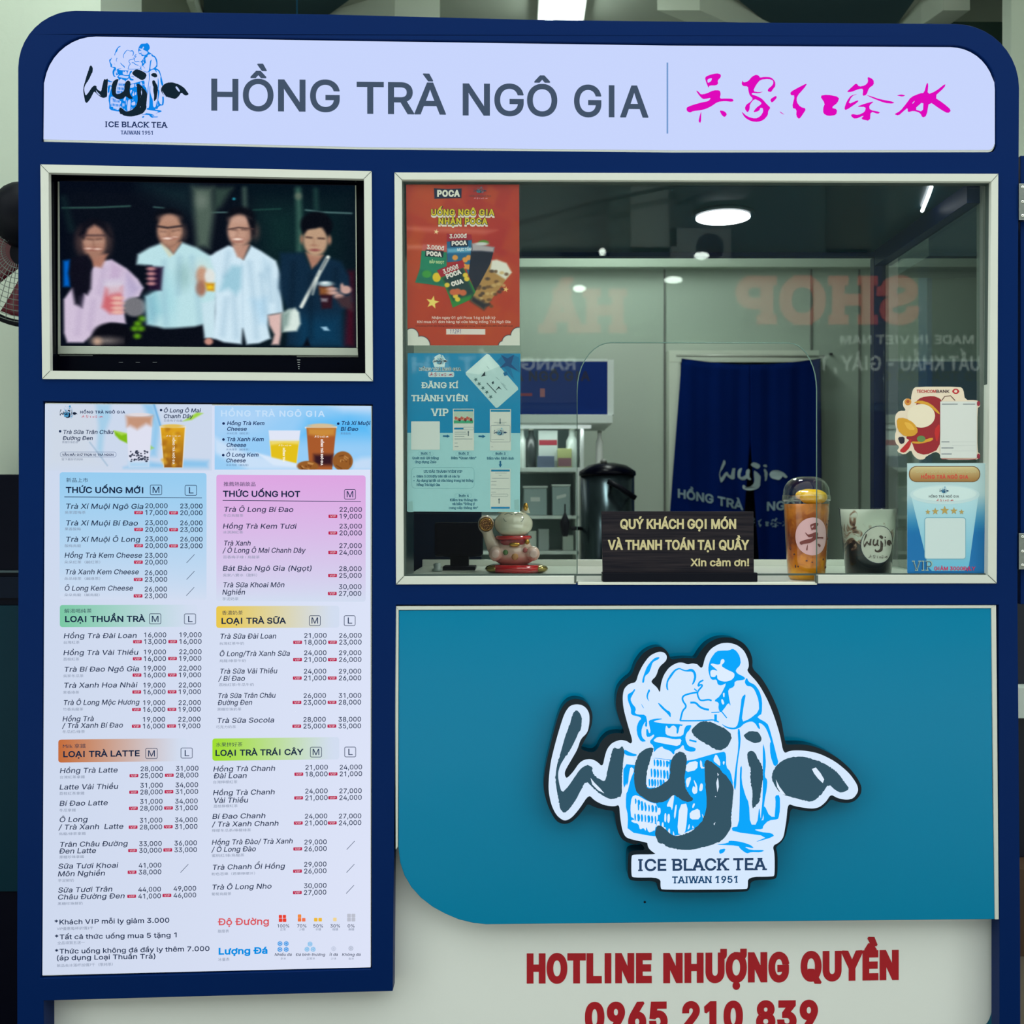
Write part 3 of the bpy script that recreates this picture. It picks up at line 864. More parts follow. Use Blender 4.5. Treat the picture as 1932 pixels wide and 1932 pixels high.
w_ = pr.sub(); w_.text('QUYỀN', 1510.6, 1852, 1695.7, 57, RED, bold=0.05, tilt=-0.016); w_.build('hotline_lettering', M['print'], lp)
w_ = pr.sub(); w_.text('0965', 1103.5, 1948, 1259.7, 57, RED, bold=0.05, tilt=-0.01); w_.build('hotline_lettering', M['print'], lp)
w_ = pr.sub(); w_.text('210', 1287, 1946.5, 1401.7, 57, RED, bold=0.05, tilt=-0.01); w_.build('hotline_lettering', M['print'], lp)
w_ = pr.sub(); w_.text('839', 1426.5, 1945, 1543.4, 57, RED, bold=0.05, tilt=-0.012); w_.build('hotline_lettering', M['print'], lp)
# hinged navy flap along the right edge, with its two hinges
MB().prism([[(1925.5, 293.5), (2010, 293.5), (2010, 1140), (1925.5, 1140)]], 0.012, 0.03).build('side_flap', M['navy'], KX, 0.001)
for y0, y1 in ((346, 415), (1006, 1074.5)):
    h = MB().prism([[(1922.5, y0), (1962, y0), (1962, y1), (1922.5, y1)]], -0.004, 0.011).build('hinge', M['steel'], KX, 0.001)
    for f in (0.1, 0.5, 0.88):
        MB().ell(W(1929.5, y0 + (y1 - y0) * f, -0.004), (0.0032, 0.0015, 0.0032), 14, 8).build('screw', M['chrome'], h)

# ------------------------------------------------------------------ emblem artwork (traced once, used on the signs, posters and cups)
L1 = zr(1000, 1180, 340 / 1564); L2 = zr(1300, 1180, 360 / 1656); L3 = zr(1140, 1560, 380 / 1932)
M1 = zr(1160, 1190, 240 / 1932); M2 = zr(1160, 1400, 240 / 1932); M3 = zr(1340, 1340, 180 / 1159)
def smooth_(pts, it=1):
    for _ in range(it):
        q = []
        for i in range(len(pts)):
            (ax, ay), (bx, by) = pts[i], pts[(i + 1) % len(pts)]
            q += [(ax * .78 + bx * .22, ay * .78 + by * .22), (ax * .22 + bx * .78, ay * .22 + by * .78)]
        pts = q
    return pts
smooth = smooth_
def soft_line(pts):
    for _ in range(2):
        q = [pts[0]]
        for (ax, ay), (bx, by) in zip(pts, pts[1:]): q += [(ax * .75 + bx * .25, ay * .75 + by * .25), (ax * .25 + bx * .75, ay * .25 + by * .75)]
        pts = q + [pts[-1]]
    return pts
BACKING = L1((390, 634), (330, 652), (283, 700), (243, 780), (188, 990), (133, 1220), (114, 1380), (128, 1480), (168, 1600), (228, 1702), (290, 1726), (352, 1714), (412, 1664), (475, 1585), (500, 1548), (560, 1578), (650, 1600), (738, 1612), (742, 1700), (762, 1790), (795, 1855), (850, 1888), (925, 1905)) \
    + L3((330, 152), (372, 178), (395, 225), (262, 228), (226, 262), (224, 480), (262, 522), (506, 518), (510, 592), (548, 632), (1350, 628), (1396, 602), (1408, 512), (1632, 508), (1662, 474), (1664, 262), (1645, 192), (1704, 150), (1744, 80), (1758, 0)) \
    + L2((868, 1700), (882, 1584), (960, 1604), (1060, 1616), (1130, 1604), (1192, 1556), (1232, 1506), (1292, 1534), (1380, 1544), (1444, 1524), (1494, 1464), (1499, 1400), (1464, 1328), (1402, 1246), (1302, 1156), (1182, 1086), (1060, 1041), (960, 1031), (842, 1036), (832, 1000), (803, 830), (762, 700), (694, 558), (624, 446), (548, 374), (553, 298), (532, 228), (480, 156), (400, 111), (320, 101), (240, 111), (158, 156), (96, 228), (64, 286), (30, 288)) \
    + L1((1440, 287), (1330, 281), (1218, 298), (1206, 248), (1170, 201), (1120, 181), (1050, 196), (978, 241), (916, 328), (886, 428), (816, 478), (766, 538), (746, 620), (746, 720), (776, 822), (826, 942), (760, 931), (678, 946), (616, 1008), (586, 1078), (540, 1106), (452, 1082), (440, 1060), (484, 980), (534, 880), (545, 780), (524, 708), (472, 650))
FACE = L1((400, 683), (345, 697), (300, 760), (260, 880), (220, 1020), (180, 1180), (163, 1320), (160, 1440), (185, 1560), (230, 1650), (298, 1700), (360, 1672), (430, 1590), (510, 1467), (560, 1520), (640, 1560), (730, 1572), (775, 1555), (780, 1650), (800, 1780), (830, 1840), (900, 1862), (1020, 1885)) \
    + L3((415, 172), (425, 205), (462, 240), (505, 265), (278, 265), (260, 282), (260, 470), (280, 487), (540, 485), (540, 588), (560, 605), (1360, 600), (1378, 584), (1378, 480), (1618, 478), (1635, 463), (1635, 262), (1615, 182), (1680, 150), (1720, 100), (1737, 0)) \
    + L2((845, 1690), (858, 1545), (920, 1570), (1060, 1592), (1130, 1580), (1190, 1530), (1230, 1465), (1290, 1500), (1370, 1515), (1430, 1500), (1470, 1440), (1460, 1380), (1390, 1280), (1270, 1180), (1130, 1110), (1000, 1085), (880, 1085), (820, 1115), (790, 950), (740, 790), (680, 640), (600, 500), (500, 395), (520, 360), (515, 300), (480, 220), (420, 170), (350, 150), (270, 155), (190, 200), (140, 270), (115, 380), (70, 337)) \
    + L1((1455, 338), (1410, 328), (1368, 340), (1330, 322), (1280, 322), (1210, 360), (1160, 430), (1135, 510), (1128, 588), (1105, 540), (1055, 497), (1055, 478), (1095, 440), (1120, 360), (1180, 310), (1190, 270), (1170, 237), (1120, 225), (1040, 260), (980, 340), (940, 420), (920, 495), (860, 505), (815, 550), (803, 620), (810, 720), (850, 870), (890, 1000), (875, 1030), (840, 1002), (780, 992), (710, 1020), (670, 1070), (650, 1130), (630, 1228), (580, 1180), (530, 1158), (470, 1165), (425, 1195), (375, 1270), (318, 1330), (301, 1300), (303, 1262), (360, 1165), (412, 1075), (440, 985), (500, 930), (517, 840), (515, 765), (490, 718), (450, 690))
INK = [
    L1((405, 735), (428, 752), (450, 800), (445, 890), (415, 940), (400, 980), (350, 1080), (300, 1150), (262, 1210), (243, 1280), (247, 1350), (275, 1455), (330, 1400), (390, 1310), (440, 1240), (500, 1205), (545, 1232), (540, 1272), (580, 1322), (630, 1350), (655, 1345), (670, 1260), (700, 1140), (725, 1050), (768, 1075), (800, 1045), (822, 1080), (805, 1200), (797, 1350), (797, 1480), (740, 1502), (690, 1505), (620, 1472), (550, 1412), (485, 1350), (440, 1430), (400, 1510), (345, 1590), (295, 1632), (260, 1590), (250, 1530), (235, 1450), (218, 1330), (234, 1200), (270, 1090), (305, 960), (345, 860), (370, 760)),
    M2((600, 92), (540, 80), (460, 105), (370, 170), (330, 250), (300, 380), (290, 520), (295, 640), (330, 770), (430, 840), (500, 890), (620, 930), (740, 910), (830, 860), (895, 795), (960, 840), (1040, 895), (1120, 910), (1170, 895), (1197, 865), (1140, 810), (1085, 730), (1060, 640), (1055, 520), (1085, 380), (1095, 270), (1075, 180), (1000, 135), (930, 170), (865, 245), (840, 360), (835, 480), (830, 560), (760, 610), (680, 670), (590, 705), (490, 705), (475, 640), (475, 520), (500, 400), (530, 290), (560, 180)),
    M2((1400, 265), (1480, 310), (1560, 370), (1620, 440), (1690, 510), (1740, 570), (1790, 660), (1805, 720), (1790, 870), (1780, 1000), (1760, 1150), (1775, 1260), (1740, 1340), (1680, 1440), (1600, 1510), (1480, 1560), (1330, 1600), (1180, 1635), (1000, 1635), (860, 1610), (780, 1590), (740, 1550), (660, 1530), (630, 1460), (605, 1385), (640, 1260), (700, 1265), (770, 1325), (850, 1400), (930, 1430), (1050, 1400), (1170, 1350), (1260, 1270), (1330, 1190), (1370, 1090), (1395, 960), (1390, 800), (1370, 640), (1365, 480), (1362, 300)),
    M1((1290, 1385), (1360, 1370), (1490, 1395), (1560, 1435), (1650, 1470), (1740, 1540), (1775, 1610), (1750, 1690), (1700, 1770), (1600, 1815), (1520, 1800), (1440, 1745), (1350, 1700), (1270, 1650), (1190, 1590), (1165, 1500), (1220, 1445)),
    M3((400, 300), (440, 270), (500, 252), (560, 255), (610, 300), (624, 345), (610, 385), (540, 402), (480, 375), (425, 345)),
    M3((447, 520), (485, 492), (520, 495), (555, 530), (575, 590), (622, 650), (637, 720), (637, 830), (625, 940), (605, 1040), (600, 1110), (550, 1160), (515, 1200), (505, 1130), (515, 1000), (495, 900), (485, 800), (490, 690), (470, 680), (455, 610)),
    L2((715, 1330), (725, 1270), (770, 1200), (840, 1155), (920, 1138), (1000, 1138), (1070, 1160), (1140, 1180), (1230, 1230), (1300, 1290), (1350, 1360), (1395, 1420), (1320, 1455), (1270, 1430), (1210, 1375), (1160, 1450), (1110, 1500), (1060, 1532), (980, 1515), (900, 1490), (820, 1472), (760, 1420)),
]
INK_GAPS = [L2((1065, 1245), (1100, 1232), (1140, 1280), (1172, 1335), (1160, 1368), (1120, 1330), (1085, 1285)), L2((752, 1335), (785, 1400), (838, 1470), (800, 1460), (765, 1405)), L1((525, 1322), (560, 1365), (610, 1415), (645, 1457), (590, 1430), (540, 1380)),
            M3((72, 880), (90, 815), (100, 860), (104, 930), (85, 995)), M3((60, 1040), (72, 1050), (56, 1052)), M3((38, 1380), (62, 1358), (50, 1395)), M3((85, 760), (105, 780), (90, 798))]
BLUE = [
    M1((680, 398), (670, 430), (575, 475), (550, 560), (520, 640), (455, 690), (445, 790), (413, 792), (420, 730), (450, 640), (490, 540), (560, 450), (620, 405)),
    M1((815, 910), (785, 892), (775, 830), (790, 750), (850, 650), (910, 585), (980, 560), (1040, 590), (1090, 598), (1150, 575), (1200, 590), (1235, 650), (1237, 720), (1205, 800), (1165, 828), (1190, 760), (1205, 690), (1182, 620), (1080, 622), (1020, 602), (980, 582), (920, 612), (860, 700), (808, 770), (803, 850)),
    M1((200, 960), (260, 930), (300, 880), (312, 900), (270, 970), (235, 1040), (265, 1110), (310, 1160), (320, 1200), (302, 1245), (340, 1272), (470, 1275), (492, 1380), (490, 1462), (452, 1450), (470, 1370), (425, 1440), (402, 1520), (412, 1620), (482, 1680), (400, 1688), (345, 1600), (327, 1480), (358, 1380), (408, 1330), (360, 1302), (245, 1278), (245, 1180), (200, 1070), (191, 1000)),
    M1((515, 880), (540, 910), (510, 960), (500, 1020), (528, 1082), (485, 1030), (478, 980)),
    M1((393, 1095), (452, 1187), (420, 1160)),
    M1((645, 1088), (690, 1110), (780, 1200), (848, 1235), (850, 1328), (800, 1260), (700, 1170)),
    M1((1790, 270), (1850, 310), (1900, 390), (1915, 510), (1830, 600), (1860, 650), (1975, 705), (1975, 745), (1820, 762), (1815, 850), (1720, 890), (1730, 1000), (1762, 1152), (1725, 1090), (1650, 1200), (1600, 1245), (1570, 1180), (1580, 1090), (1500, 1065), (1600, 990), (1700, 790), (1620, 832), (1562, 820), (1545, 740), (1480, 748), (1450, 720), (1420, 620), (1420, 540), (1450, 430), (1540, 308), (1640, 300), (1730, 300)),
    M1((515, 1360), (620, 1333), (745, 1335), (600, 1370), (590, 1385), (760, 1410), (1035, 1420), (1020, 1450), (985, 1440), (962, 1562), (935, 1562), (940, 1470), (880, 1430), (820, 1497), (780, 1430), (765, 1500), (775, 1580), (880, 1610), (1035, 1600), (1058, 1480), (1090, 1436), (1170, 1430), (1140, 1500), (1085, 1560), (1068, 1640), (1110, 1750), (1232, 1780), (1220, 1832), (1140, 1838), (1060, 1812), (1040, 1725), (980, 1792), (910, 1812), (900, 1892), (840, 1822), (740, 1792), (720, 1752), (640, 1792), (590, 1852), (590, 1752), (518, 1690), (600, 1600), (590, 1570), (540, 1610), (478, 1612), (475, 1490), (500, 1490), (520, 1560), (545, 1540), (520, 1420)),
    M2((130, 330), (340, 352), (560, 235), (835, 265), (1080, 300), (1650, 135), (1690, 180), (1690, 380), (1760, 450), (1800, 660), (1760, 1250), (1240, 1300), (940, 1430), (620, 1440), (190, 1360), (200, 1120), (160, 950), (190, 600), (128, 720)),
    M2((135, 105), (250, 165), (345, 190), (310, 218), (200, 208), (140, 180)),
    L2((440, 1240), (460, 1210), (455, 1350), (490, 1480), (520, 1540), (530, 1728), (590, 1728), (610, 1560), (622, 1690), (650, 1690), (640, 1600), (655, 1560), (700, 1660), (778, 1660), (772, 1682), (690, 1692), (642, 1740), (640, 1768), (560, 1770), (620, 1792), (720, 1802), (742, 1832), (555, 1887), (690, 1830), (380, 1790), (368, 1752), (432, 1742), (440, 1500)),
    L3((1195, 130), (1300, 140), (1400, 170), (1442, 207), (1340, 188), (1400, 222), (1545, 222), (1500, 245), (1410, 242), (1365, 257), (1300, 207), (1288, 180), (1050, 170), (1190, 155)),
    L3((1100, 218), (1166, 206), (1150, 245), (1105, 262)),
    L2((500, 450), (520, 492), (570, 512), (612, 570), (635, 650), (632, 768), (606, 782), (592, 800), (680, 848), (700, 900), (730, 1010), (760, 1130), (778, 1195), (740, 1230), (705, 1130), (700, 1020), (712, 1010), (672, 900), (640, 860), (600, 840), (620, 900), (600, 895), (575, 850), (540, 830), (480, 850), (440, 890), (380, 905), (320, 890), (275, 850), (330, 880), (395, 890), (425, 860), (448, 700), (455, 625), (495, 588), (475, 690), (455, 838), (520, 815), (608, 745), (604, 650), (570, 560), (540, 530), (500, 525), (480, 490)),
    L2((420, 900), (440, 895), (450, 1010), (420, 1200), (405, 1440), (385, 1400), (400, 1250), (430, 1050)),
    L2((640, 1010), (660, 1090), (668, 1200), (655, 1310), (680, 1340), (675, 1420), (655, 1520), (640, 1680), (620, 1690), (640, 1480), (640, 1200)),
    L2((745, 1475), (788, 1470), (790, 1600), (775, 1680), (740, 1680), (752, 1540)),
]
BLUE_LINES = [
    (M1((1250, 935), (1130, 955), (1030, 990), (1025, 1060), (1095, 1150), (1030, 1210), (1010, 1290), (992, 1368)), 3.4),
    (M1((990, 1366), (1200, 1368), (1390, 1362), (1500, 1350), (1580, 1388)), 2.6),
    (M1((1345, 750), (1280, 780), (1260, 850), (1300, 815), (1340, 830), (1250, 925), (1262, 1000), (1300, 1068), (1420, 1042), (1470, 1062)), 3.2),
    (M1((1145, 1092), (1230, 1090), (1280, 1150), (1345, 1185), (1430, 1200)), 4.0),
    (M1((1205, 880), (1245, 915)), 2.4), (M1((1465, 1240), (1590, 1235)), 2.0), (M1((1620, 1225), (1700, 1325)), 2.2), (M1((1530, 1270), (1530, 1380)), 5), (M1((1130, 1660), (1240, 1685)), 3.4),
]
PALE = [M1((1450, 510), (1480, 495), (1550, 515), (1600, 510), (1610, 440), (1650, 425), (1672, 470), (1610, 532), (1700, 590), (1815, 640), (1815, 700), (1770, 750), (1680, 775), (1600, 760), (1555, 730), (1555, 680), (1540, 668), (1520, 705), (1455, 700), (1448, 610), (1490, 590), (1570, 612), (1500, 550)),
        M1((580, 1665), (650, 1610), (780, 1620), (900, 1650), (1020, 1640), (980, 1755), (800, 1725), (620, 1690)),
        M1((1640, 945), (1668, 940), (1665, 1010), (1645, 1005)), M1((1615, 1040), (1640, 1040), (1665, 1105), (1640, 1125), (1618, 1090)),
        M2((980, 950), (1112, 930), (1080, 1340), (1030, 1412), (945, 1380)), M2((1135, 1060), (1285, 1000), (1302, 1172), (1140, 1176)), M2((1072, 560), (1170, 518), (1100, 722)),
        M2((1090, 318), (1262, 278), (1250, 420), (1070, 462)), M2((1190, 555), (1250, 650), (1255, 770), (1200, 795), (1168, 740), (1190, 660), (1230, 700)), M2((1300, 620), (1340, 640), (1330, 740), (1275, 745)),
        M2((1290, 275), (1320, 290), (1330, 380), (1360, 380), (1360, 400), (1300, 400)), M2((1490, 280), (1535, 170), (1600, 290), (1600, 370), (1550, 330)), M2((1640, 290), (1672, 295), (1655, 350), (1640, 330)),
        M2((250, 1180), (350, 1190), (560, 1230), (640, 1250), (590, 1350), (510, 1375), (480, 1280), (470, 1355), (435, 1300), (380, 1332), (360, 1240), (255, 1215)),
        M2((920, 950), (945, 955), (915, 1180), (895, 1120)), M2((870, 1050), (905, 800), (885, 790), (830, 870), (780, 980), (850, 980)), M2((1190, 930), (1222, 935), (1190, 1005), (1172, 990)), M2((1320, 1080), (1350, 1130), (1340, 1160)),
        M2((1130, 1230), (1100, 1340), (1140, 1300)), M2((1180, 1260), (1205, 1310), (1175, 1310)), M2((885, 1340), (910, 1420), (880, 1410))]
for r, (yy, x0, x1, n, hh, sl) in enumerate(((300, 560, 800, 4, 90, 0.1), (440, 520, 810, 5, 110, 0.1), (600, 510, 700, 4, 90, 0.1), (880, 330, 640, 5, 90, 0.2), (960, 320, 700, 6, 110, 0.12), (1110, 270, 760, 7, 120, 0.25), (1240, 560, 860, 4, 100, 0.3), (1080, 740, 840, 2, 140, 0.2))):
    for q in range(n):
        x = x0 + (x1 - x0) * (q + 0.5) / n; y = yy + sl * (x - x0); w = 22 + 7 * ((q * 7 + r * 3) % 3)
        PALE.append(M2((x - w * .5, y), (x + w * .6, y - 8), (x + w * .8, y + hh * .6), (x + w * .2, y + hh), (x - w * .7, y + hh * .8)))
for (x0, x1, y, sl) in ((330, 620, 1040, 0.15), (520, 830, 400, 0.1), (560, 830, 255, 0.05), (320, 600, 900, 0.3)):
    PALE.append(M2((x0, y), (x1, y + sl * (x1 - x0)), (x1, y + sl * (x1 - x0) + 34), (x0, y + 34)))
PALE.append(M2((240, 370), (215, 480), (200, 640), (130, 720), (110, 760), (180, 800), (240, 560), (300, 420)))
PALE.append(M2((140, 195), (290, 235), (285, 345), (130, 325)))
PALE += [M2((500, 300), (560, 240), (825, 275), (830, 560), (690, 672), (480, 702), (475, 560)), M2((255, 830), (330, 800), (500, 900), (660, 950), (650, 1230), (560, 1225), (250, 1170), (235, 1000))]
DASH = []
for r, (yy, x0, x1, n, hh, sl) in enumerate(((262, 575, 815, 5, 100, 0.1), (400, 530, 820, 6, 130, 0.12), (560, 500, 760, 6, 110, 0.05), (850, 290, 480, 4, 80, 0.4), (930, 330, 650, 6, 105, 0.12), (1085, 280, 640, 7, 110, 0.12))):
    for q in range(n):
        x = x0 + (x1 - x0) * (q + 0.5) / n; y = yy + sl * (x - x0); w = 18 + 6 * ((q * 5 + r * 3) % 3)
        DASH.append(smooth_(M2((x - w * .6, y + 4), (x + w * .4, y - 8), (x + w, y + hh * .5), (x + w * .5, y + hh), (x - w * .3, y + hh), (x - w * .5, y + hh * .5))))

def rough(pts, amp, step=2.2, seed=1):
    """Dry-brush edge: the outline is cut fine and jittered a little."""
    rg = random.Random(seed); out = []
    for i in range(len(pts)):
        (ax, ay), (bx, by) = pts[i], pts[(i + 1) % len(pts)]
        d = math.hypot(bx - ax, by - ay); n = max(1, int(d / step)); nx, ny = (by - ay) / (d or 1), -(bx - ax) / (d or 1)
        wob = rg.random() < 0.45
        for k in range(n):
            t = k / n; j = rg.uniform(-amp, amp) if wob else rg.uniform(-amp, amp) * 0.2
            out.append((ax + (bx - ax) * t + nx * j, ay + (by - ay) * t + ny * j))
    return out
FACE = smooth(smooth(FACE), 1); BACKING = smooth(smooth(BACKING), 1)
BLUE = [smooth(b) for b in BLUE]; PALE = [smooth(b) for b in PALE]
INK = [rough(smooth(b), 0.9, seed=k) for k, b in enumerate(INK)]

def emblem(pr, tf, ink, blue, pale, layer=1, detail=True):
    """Draws the brush-lettered emblem through the point transform tf."""
    for b in BLUE: pr.poly([tf(*p) for p in b], blue, layer)
    sc = abs(tf(1, 0)[0] - tf(0, 0)[0])
    for pts, w in BLUE_LINES: pr.line([tf(*p) for p in soft_line(pts)], w * sc, blue, layer)
    if detail:
        for b in PALE: pr.poly([tf(*p) for p in b], pale, layer + 1)
        for b in DASH: pr.poly([tf(*p) for p in b], blue, layer + 1.5)
    ink_only(pr, tf, ink, layer + 2)
    if detail:
        for b in INK_GAPS: pr.poly([tf(*p) for p in b], pale, layer + 3)
def ink_only(pr, tf, ink, layer=1):
    for b in INK: pr.poly([tf(*p) for p in b], ink, layer)
def emblem_tf(x0, y0, x1, y1):
    """Fits the emblem (left tip to right tip, top of the first stroke to the foot of the j) into a pixel box."""
    sx = (x1 - x0) / (1603.0 - 1047.4); sy = (y1 - y0) / (1603.0 - 1339.8)
    return lambda x, y: (x0 + (x - 1047.4) * sx, y0 + (y - 1339.8) * sy)

C5 = zr(1270, 110, 300 / 1932); C6 = zr(1520, 110, 300 / 1932)
CALLI = [
    ('A', C5((385, 232), (430, 205), (530, 180), (580, 195), (580, 230), (540, 270), (548, 310), (520, 330), (440, 330), (432, 365), (400, 290)), [C5((415, 255), (475, 238), (460, 280), (420, 302))]),
    ('A', C5((275, 388), (310, 405), (335, 440), (400, 430), (490, 388), (565, 388), (580, 430), (565, 490), (640, 488), (720, 490), (737, 515), (715, 530), (630, 520), (540, 530), (470, 580), (400, 615), (330, 632), (240, 642), (205, 662), (165, 640), (162, 600), (200, 580), (260, 560), (350, 535), (430, 520), (460, 480), (410, 490), (360, 497), (315, 450)), []),
    ('A', C5((343, 635), (338, 790), (306, 770), (325, 690)), []),
    ('A', C5((562, 632), (620, 640), (658, 680), (625, 718), (590, 690)), []),
    ('B', C5((845, 265), (855, 295), (910, 280), (960, 220), (1010, 198), (1045, 213), (1052, 235), (1110, 225), (1190, 230), (1240, 280), (1243, 340), (1215, 372), (1190, 412), (1150, 402), (1150, 375), (1215, 320), (1217, 270), (1160, 250), (1060, 260), (1010, 320), (970, 400), (1040, 413), (1100, 403), (1040, 427), (960, 418), (955, 440), (1010, 455), (1080, 490), (1140, 560), (1185, 600), (1155, 640), (1152, 690), (1100, 750), (1030, 774), (950, 767), (870, 722), (825, 640), (900, 708), (1000, 735), (1060, 705), (1095, 650), (1090, 605), (1060, 600), (1045, 640), (968, 660), (1010, 600), (1080, 550), (1050, 520), (985, 492), (932, 560), (930, 620), (905, 662), (868, 610), (890, 560), (940, 530), (970, 490), (930, 450), (915, 400), (910, 342), (850, 338), (830, 310)), []),
    ('B', C5((1250, 452), (1175, 500), (1200, 545), (1262, 480)), []), ('B', C5((1288, 638), (1362, 690), (1310, 668)), []),
    ('C', C5((1422, 410), (1530, 350), (1632, 300), (1600, 355), (1505, 460), (1500, 530), (1545, 590), (1620, 612), (1570, 690), (1530, 742), (1495, 700), (1500, 620), (1442, 600), (1480, 450), (1430, 450)), []),
    ('C', C6((172, 455), (265, 440), (410, 470), (390, 540), (310, 600), (385, 620), (372, 690), (270, 702), (213, 670), (213, 600), (235, 550)), []),
    ('D', C6((505, 402), (560, 350), (615, 300), (650, 345), (720, 330), (760, 290), (750, 220), (825, 258), (830, 322), (770, 360), (740, 445), (690, 460), (700, 370), (650, 372), (560, 408), (510, 412)), []),
    ('D', C6((640, 432), (560, 460), (515, 560), (640, 505), (640, 530), (490, 634), (468, 610), (500, 520), (550, 450)), []),
    ('D', C6((730, 442), (800, 462), (900, 497), (1080, 530), (1060, 552), (960, 543), (800, 480)), []),
    ('D', C6((615, 590), (720, 550), (838, 520), (772, 572), (780, 628), (908, 652), (880, 678), (790, 645), (782, 764), (668, 738), (715, 690), (600, 742), (548, 700), (562, 675), (640, 690), (720, 650), (732, 590)), []),
    ('E', C6((1100, 452), (1160, 438), (1215, 450), (1180, 467)), []),
    ('E', C6((1280, 470), (1390, 425), (1440, 420), (1472, 295), (1492, 310), (1480, 440), (1580, 400), (1700, 305), (1692, 350), (1560, 470), (1680, 550), (1772, 630), (1730, 672), (1640, 622), (1500, 522), (1470, 700), (1420, 722), (1390, 662), (1310, 637), (1240, 657), (1240, 600), (1190, 642), (1130, 697), (1073, 680), (1150, 640), (1230, 540)), [C6((1290, 550), (1330, 510), (1310, 547)), C6((1320, 618), (1432, 520), (1425, 652))]),
]
CALLI = [(k, smooth(p), [smooth(h) for h in hs]) for k, p, hs in CALLI]
def calligraphy(pr, tf, col, layer=1, only=None):
    for k, pts, holes in CALLI:
        if only and k not in only: continue
        pr.poly([tf(*p) for p in pts], col, layer, [[tf(*p) for p in h] for h in holes])
def calli_tf(x0, y0, x1, y1, bx=(1295, 138, 1795, 232)):
    sx = (x1 - x0) / (bx[2] - bx[0]); sy = (y1 - y0) / (bx[3] - bx[1])
    return lambda x, y: (x0 + (x - bx[0]) * sx, y0 + (y - bx[1]) * sy)

def roman(pr, s, x0, base, x1, cap, col, layer=2, tilt=0.0):
    pr.text(s, x0, base, x1, cap, col, layer, bold=0.026, tilt=tilt, serif=True)
# ------------------------------------------------------------------ header light box
HS = thing('header_sign', 'long backlit pale blue header sign with dark capitals and magenta calligraphy', 'sign', (0, 0.02, W(0, 175)[2]))
MB().prism([grow(HEAD, -0.8)], 0.006, 0.05, at=0.0).build('sign_case', M['alu'], HS)
pr = Print(0.0052)
def headcol(x, y):
    u = (x - 80) / 1800; v = (y - 70) / 215
    c = np.array((186, 204, 252)) * (1 - u) + np.array((204, 216, 255)) * u
    return tuple(c + np.array((8, 6, 2)) * math.sin(u * 9 + v * 2))
inner_head = grow(HEAD, -3.0)
pr.poly(inner_head, (200, 213, 253), 0)
pr.build('light_panel', M['lightbox'], HS)
for wd_, x0, b, x1 in (('HỒNG', 398.6, 208.8, 641), ('TRÀ', 672.9, 214.6, 841), ('NGÔ', 873, 217.8, 1051.5), ('GIA', 1083, 220.5, 1223)):
    pr = Print(0.0048); pr.text(wd_, x0, b, x1, 60.5, (66, 82, 104), bold=0.020, tilt=0.011)
    pr.build('header_lettering', M['lightbox'], HS)
pr = Print(0.0048)
pr.rect(1257.6, 118, 1260.6, 252, (112, 152, 205))
pr.build('divider_line', M['lightbox'], HS)
for k_ in 'ABCDE':
    pr = Print(0.0048); calligraphy(pr, lambda x, y: (x, y), (222, 0, 186), only=(k_,)); pr.build('calligraphy_lettering', M['lightbox'], HS)
pr = Print(0.0048)
emblem(pr, emblem_tf(157, 123.4, 356.5, 219.7), (14, 34, 48), (0, 132, 232), (188, 206, 252))
roman(pr, 'ICE BLACK TEA', 198.4, 239.8, 316.4, 10.8, (22, 44, 92), tilt=0.012)
roman(pr, 'TAIWAN 1951', 227.6, 253.5, 288.6, 7.2, (40, 66, 120), tilt=0.012)
pr.build('emblem_print', M['lightbox'], HS)

# ------------------------------------------------------------------ backlit menu board
MN = thing('menu_board', 'tall backlit drinks menu board with price columns', 'menu board', (W(390, 0)[0], 0.02, W(0, 1300)[2]))
MB().prism([[(83, 759.5), (701, 765), (699, 1826.5), (78, 1843.5)]], 0.006, 0.05, at=0.0).build('board_case', M['alu'], MN)
pr = Print(0.0052)
def menucol(x, y):
    u = (x - 80) / 620; v = (y - 760) / 1080
    return tuple(np.array((205, 218, 238)) * (1 - u) + np.array((218, 227, 248)) * u)
pr.grad(85, 762, 699, 1829, lambda u, v: (205 + 14 * u + 2 * v, 217 + 10 * u, 238 + 10 * u), 0, nx=10, ny=4)
pr.items[-1] = ('mesh', [(x + (-(y - 762) / 1067 * 5 if x < 300 else 0), y + (x - 85) / 614 * (5 - 20 * (y - 762) / 1067) + (11 if y > 1700 else 0)) for x, y in pr.items[-1][1]], pr.items[-1][2], pr.items[-1][3], 0)
pr.build('light_panel', M['lightbox'], MN)
DK, DK2, GR, VIPC = (22, 40, 72), (28, 48, 84), (128, 140, 162), (186, 38, 78)
SL = 0.18
def tl(y): return 0.0097 - 0.0357 * (y - 760) / 1084
def nm(pr, s, x0, b, x1, cap=9.6):
    t = tl(b)
    pr.text(s, x0, b, x1, cap, DK, bold=0.012, shear=SL, tilt=t)
def cj(pr, s, x0, b, x1, h=5.8, col=GR):
    pr.text(s, x0, b, x1, h, col, cjk=True, tilt=tl(b))
def price(pr, x, y, p, v):
    t = tl(y)
    pr.text(p, x, y, 0, 9.0, DK, bold=0.012, like=('20,000', 42.2), tilt=t)
    pr.text(v, x, y + 12.7, 0, 9.0, DK, bold=0.012, like=('20,000', 42.2), tilt=t)
    pr.rrect(x - 20.8, y + 5.3, x - 4.2, y + 11.4, 1.2, VIPC, tilt=t)
    pr.text('VIP', x - 17.8, y + 10.4, x - 7.2, 4.0, (232, 205, 220), 2, bold=0.01, tilt=t)
def slash(pr, x, y):
    pr.line([(x, y + 16), (x + 15, y)], 1.0, (70, 85, 110))
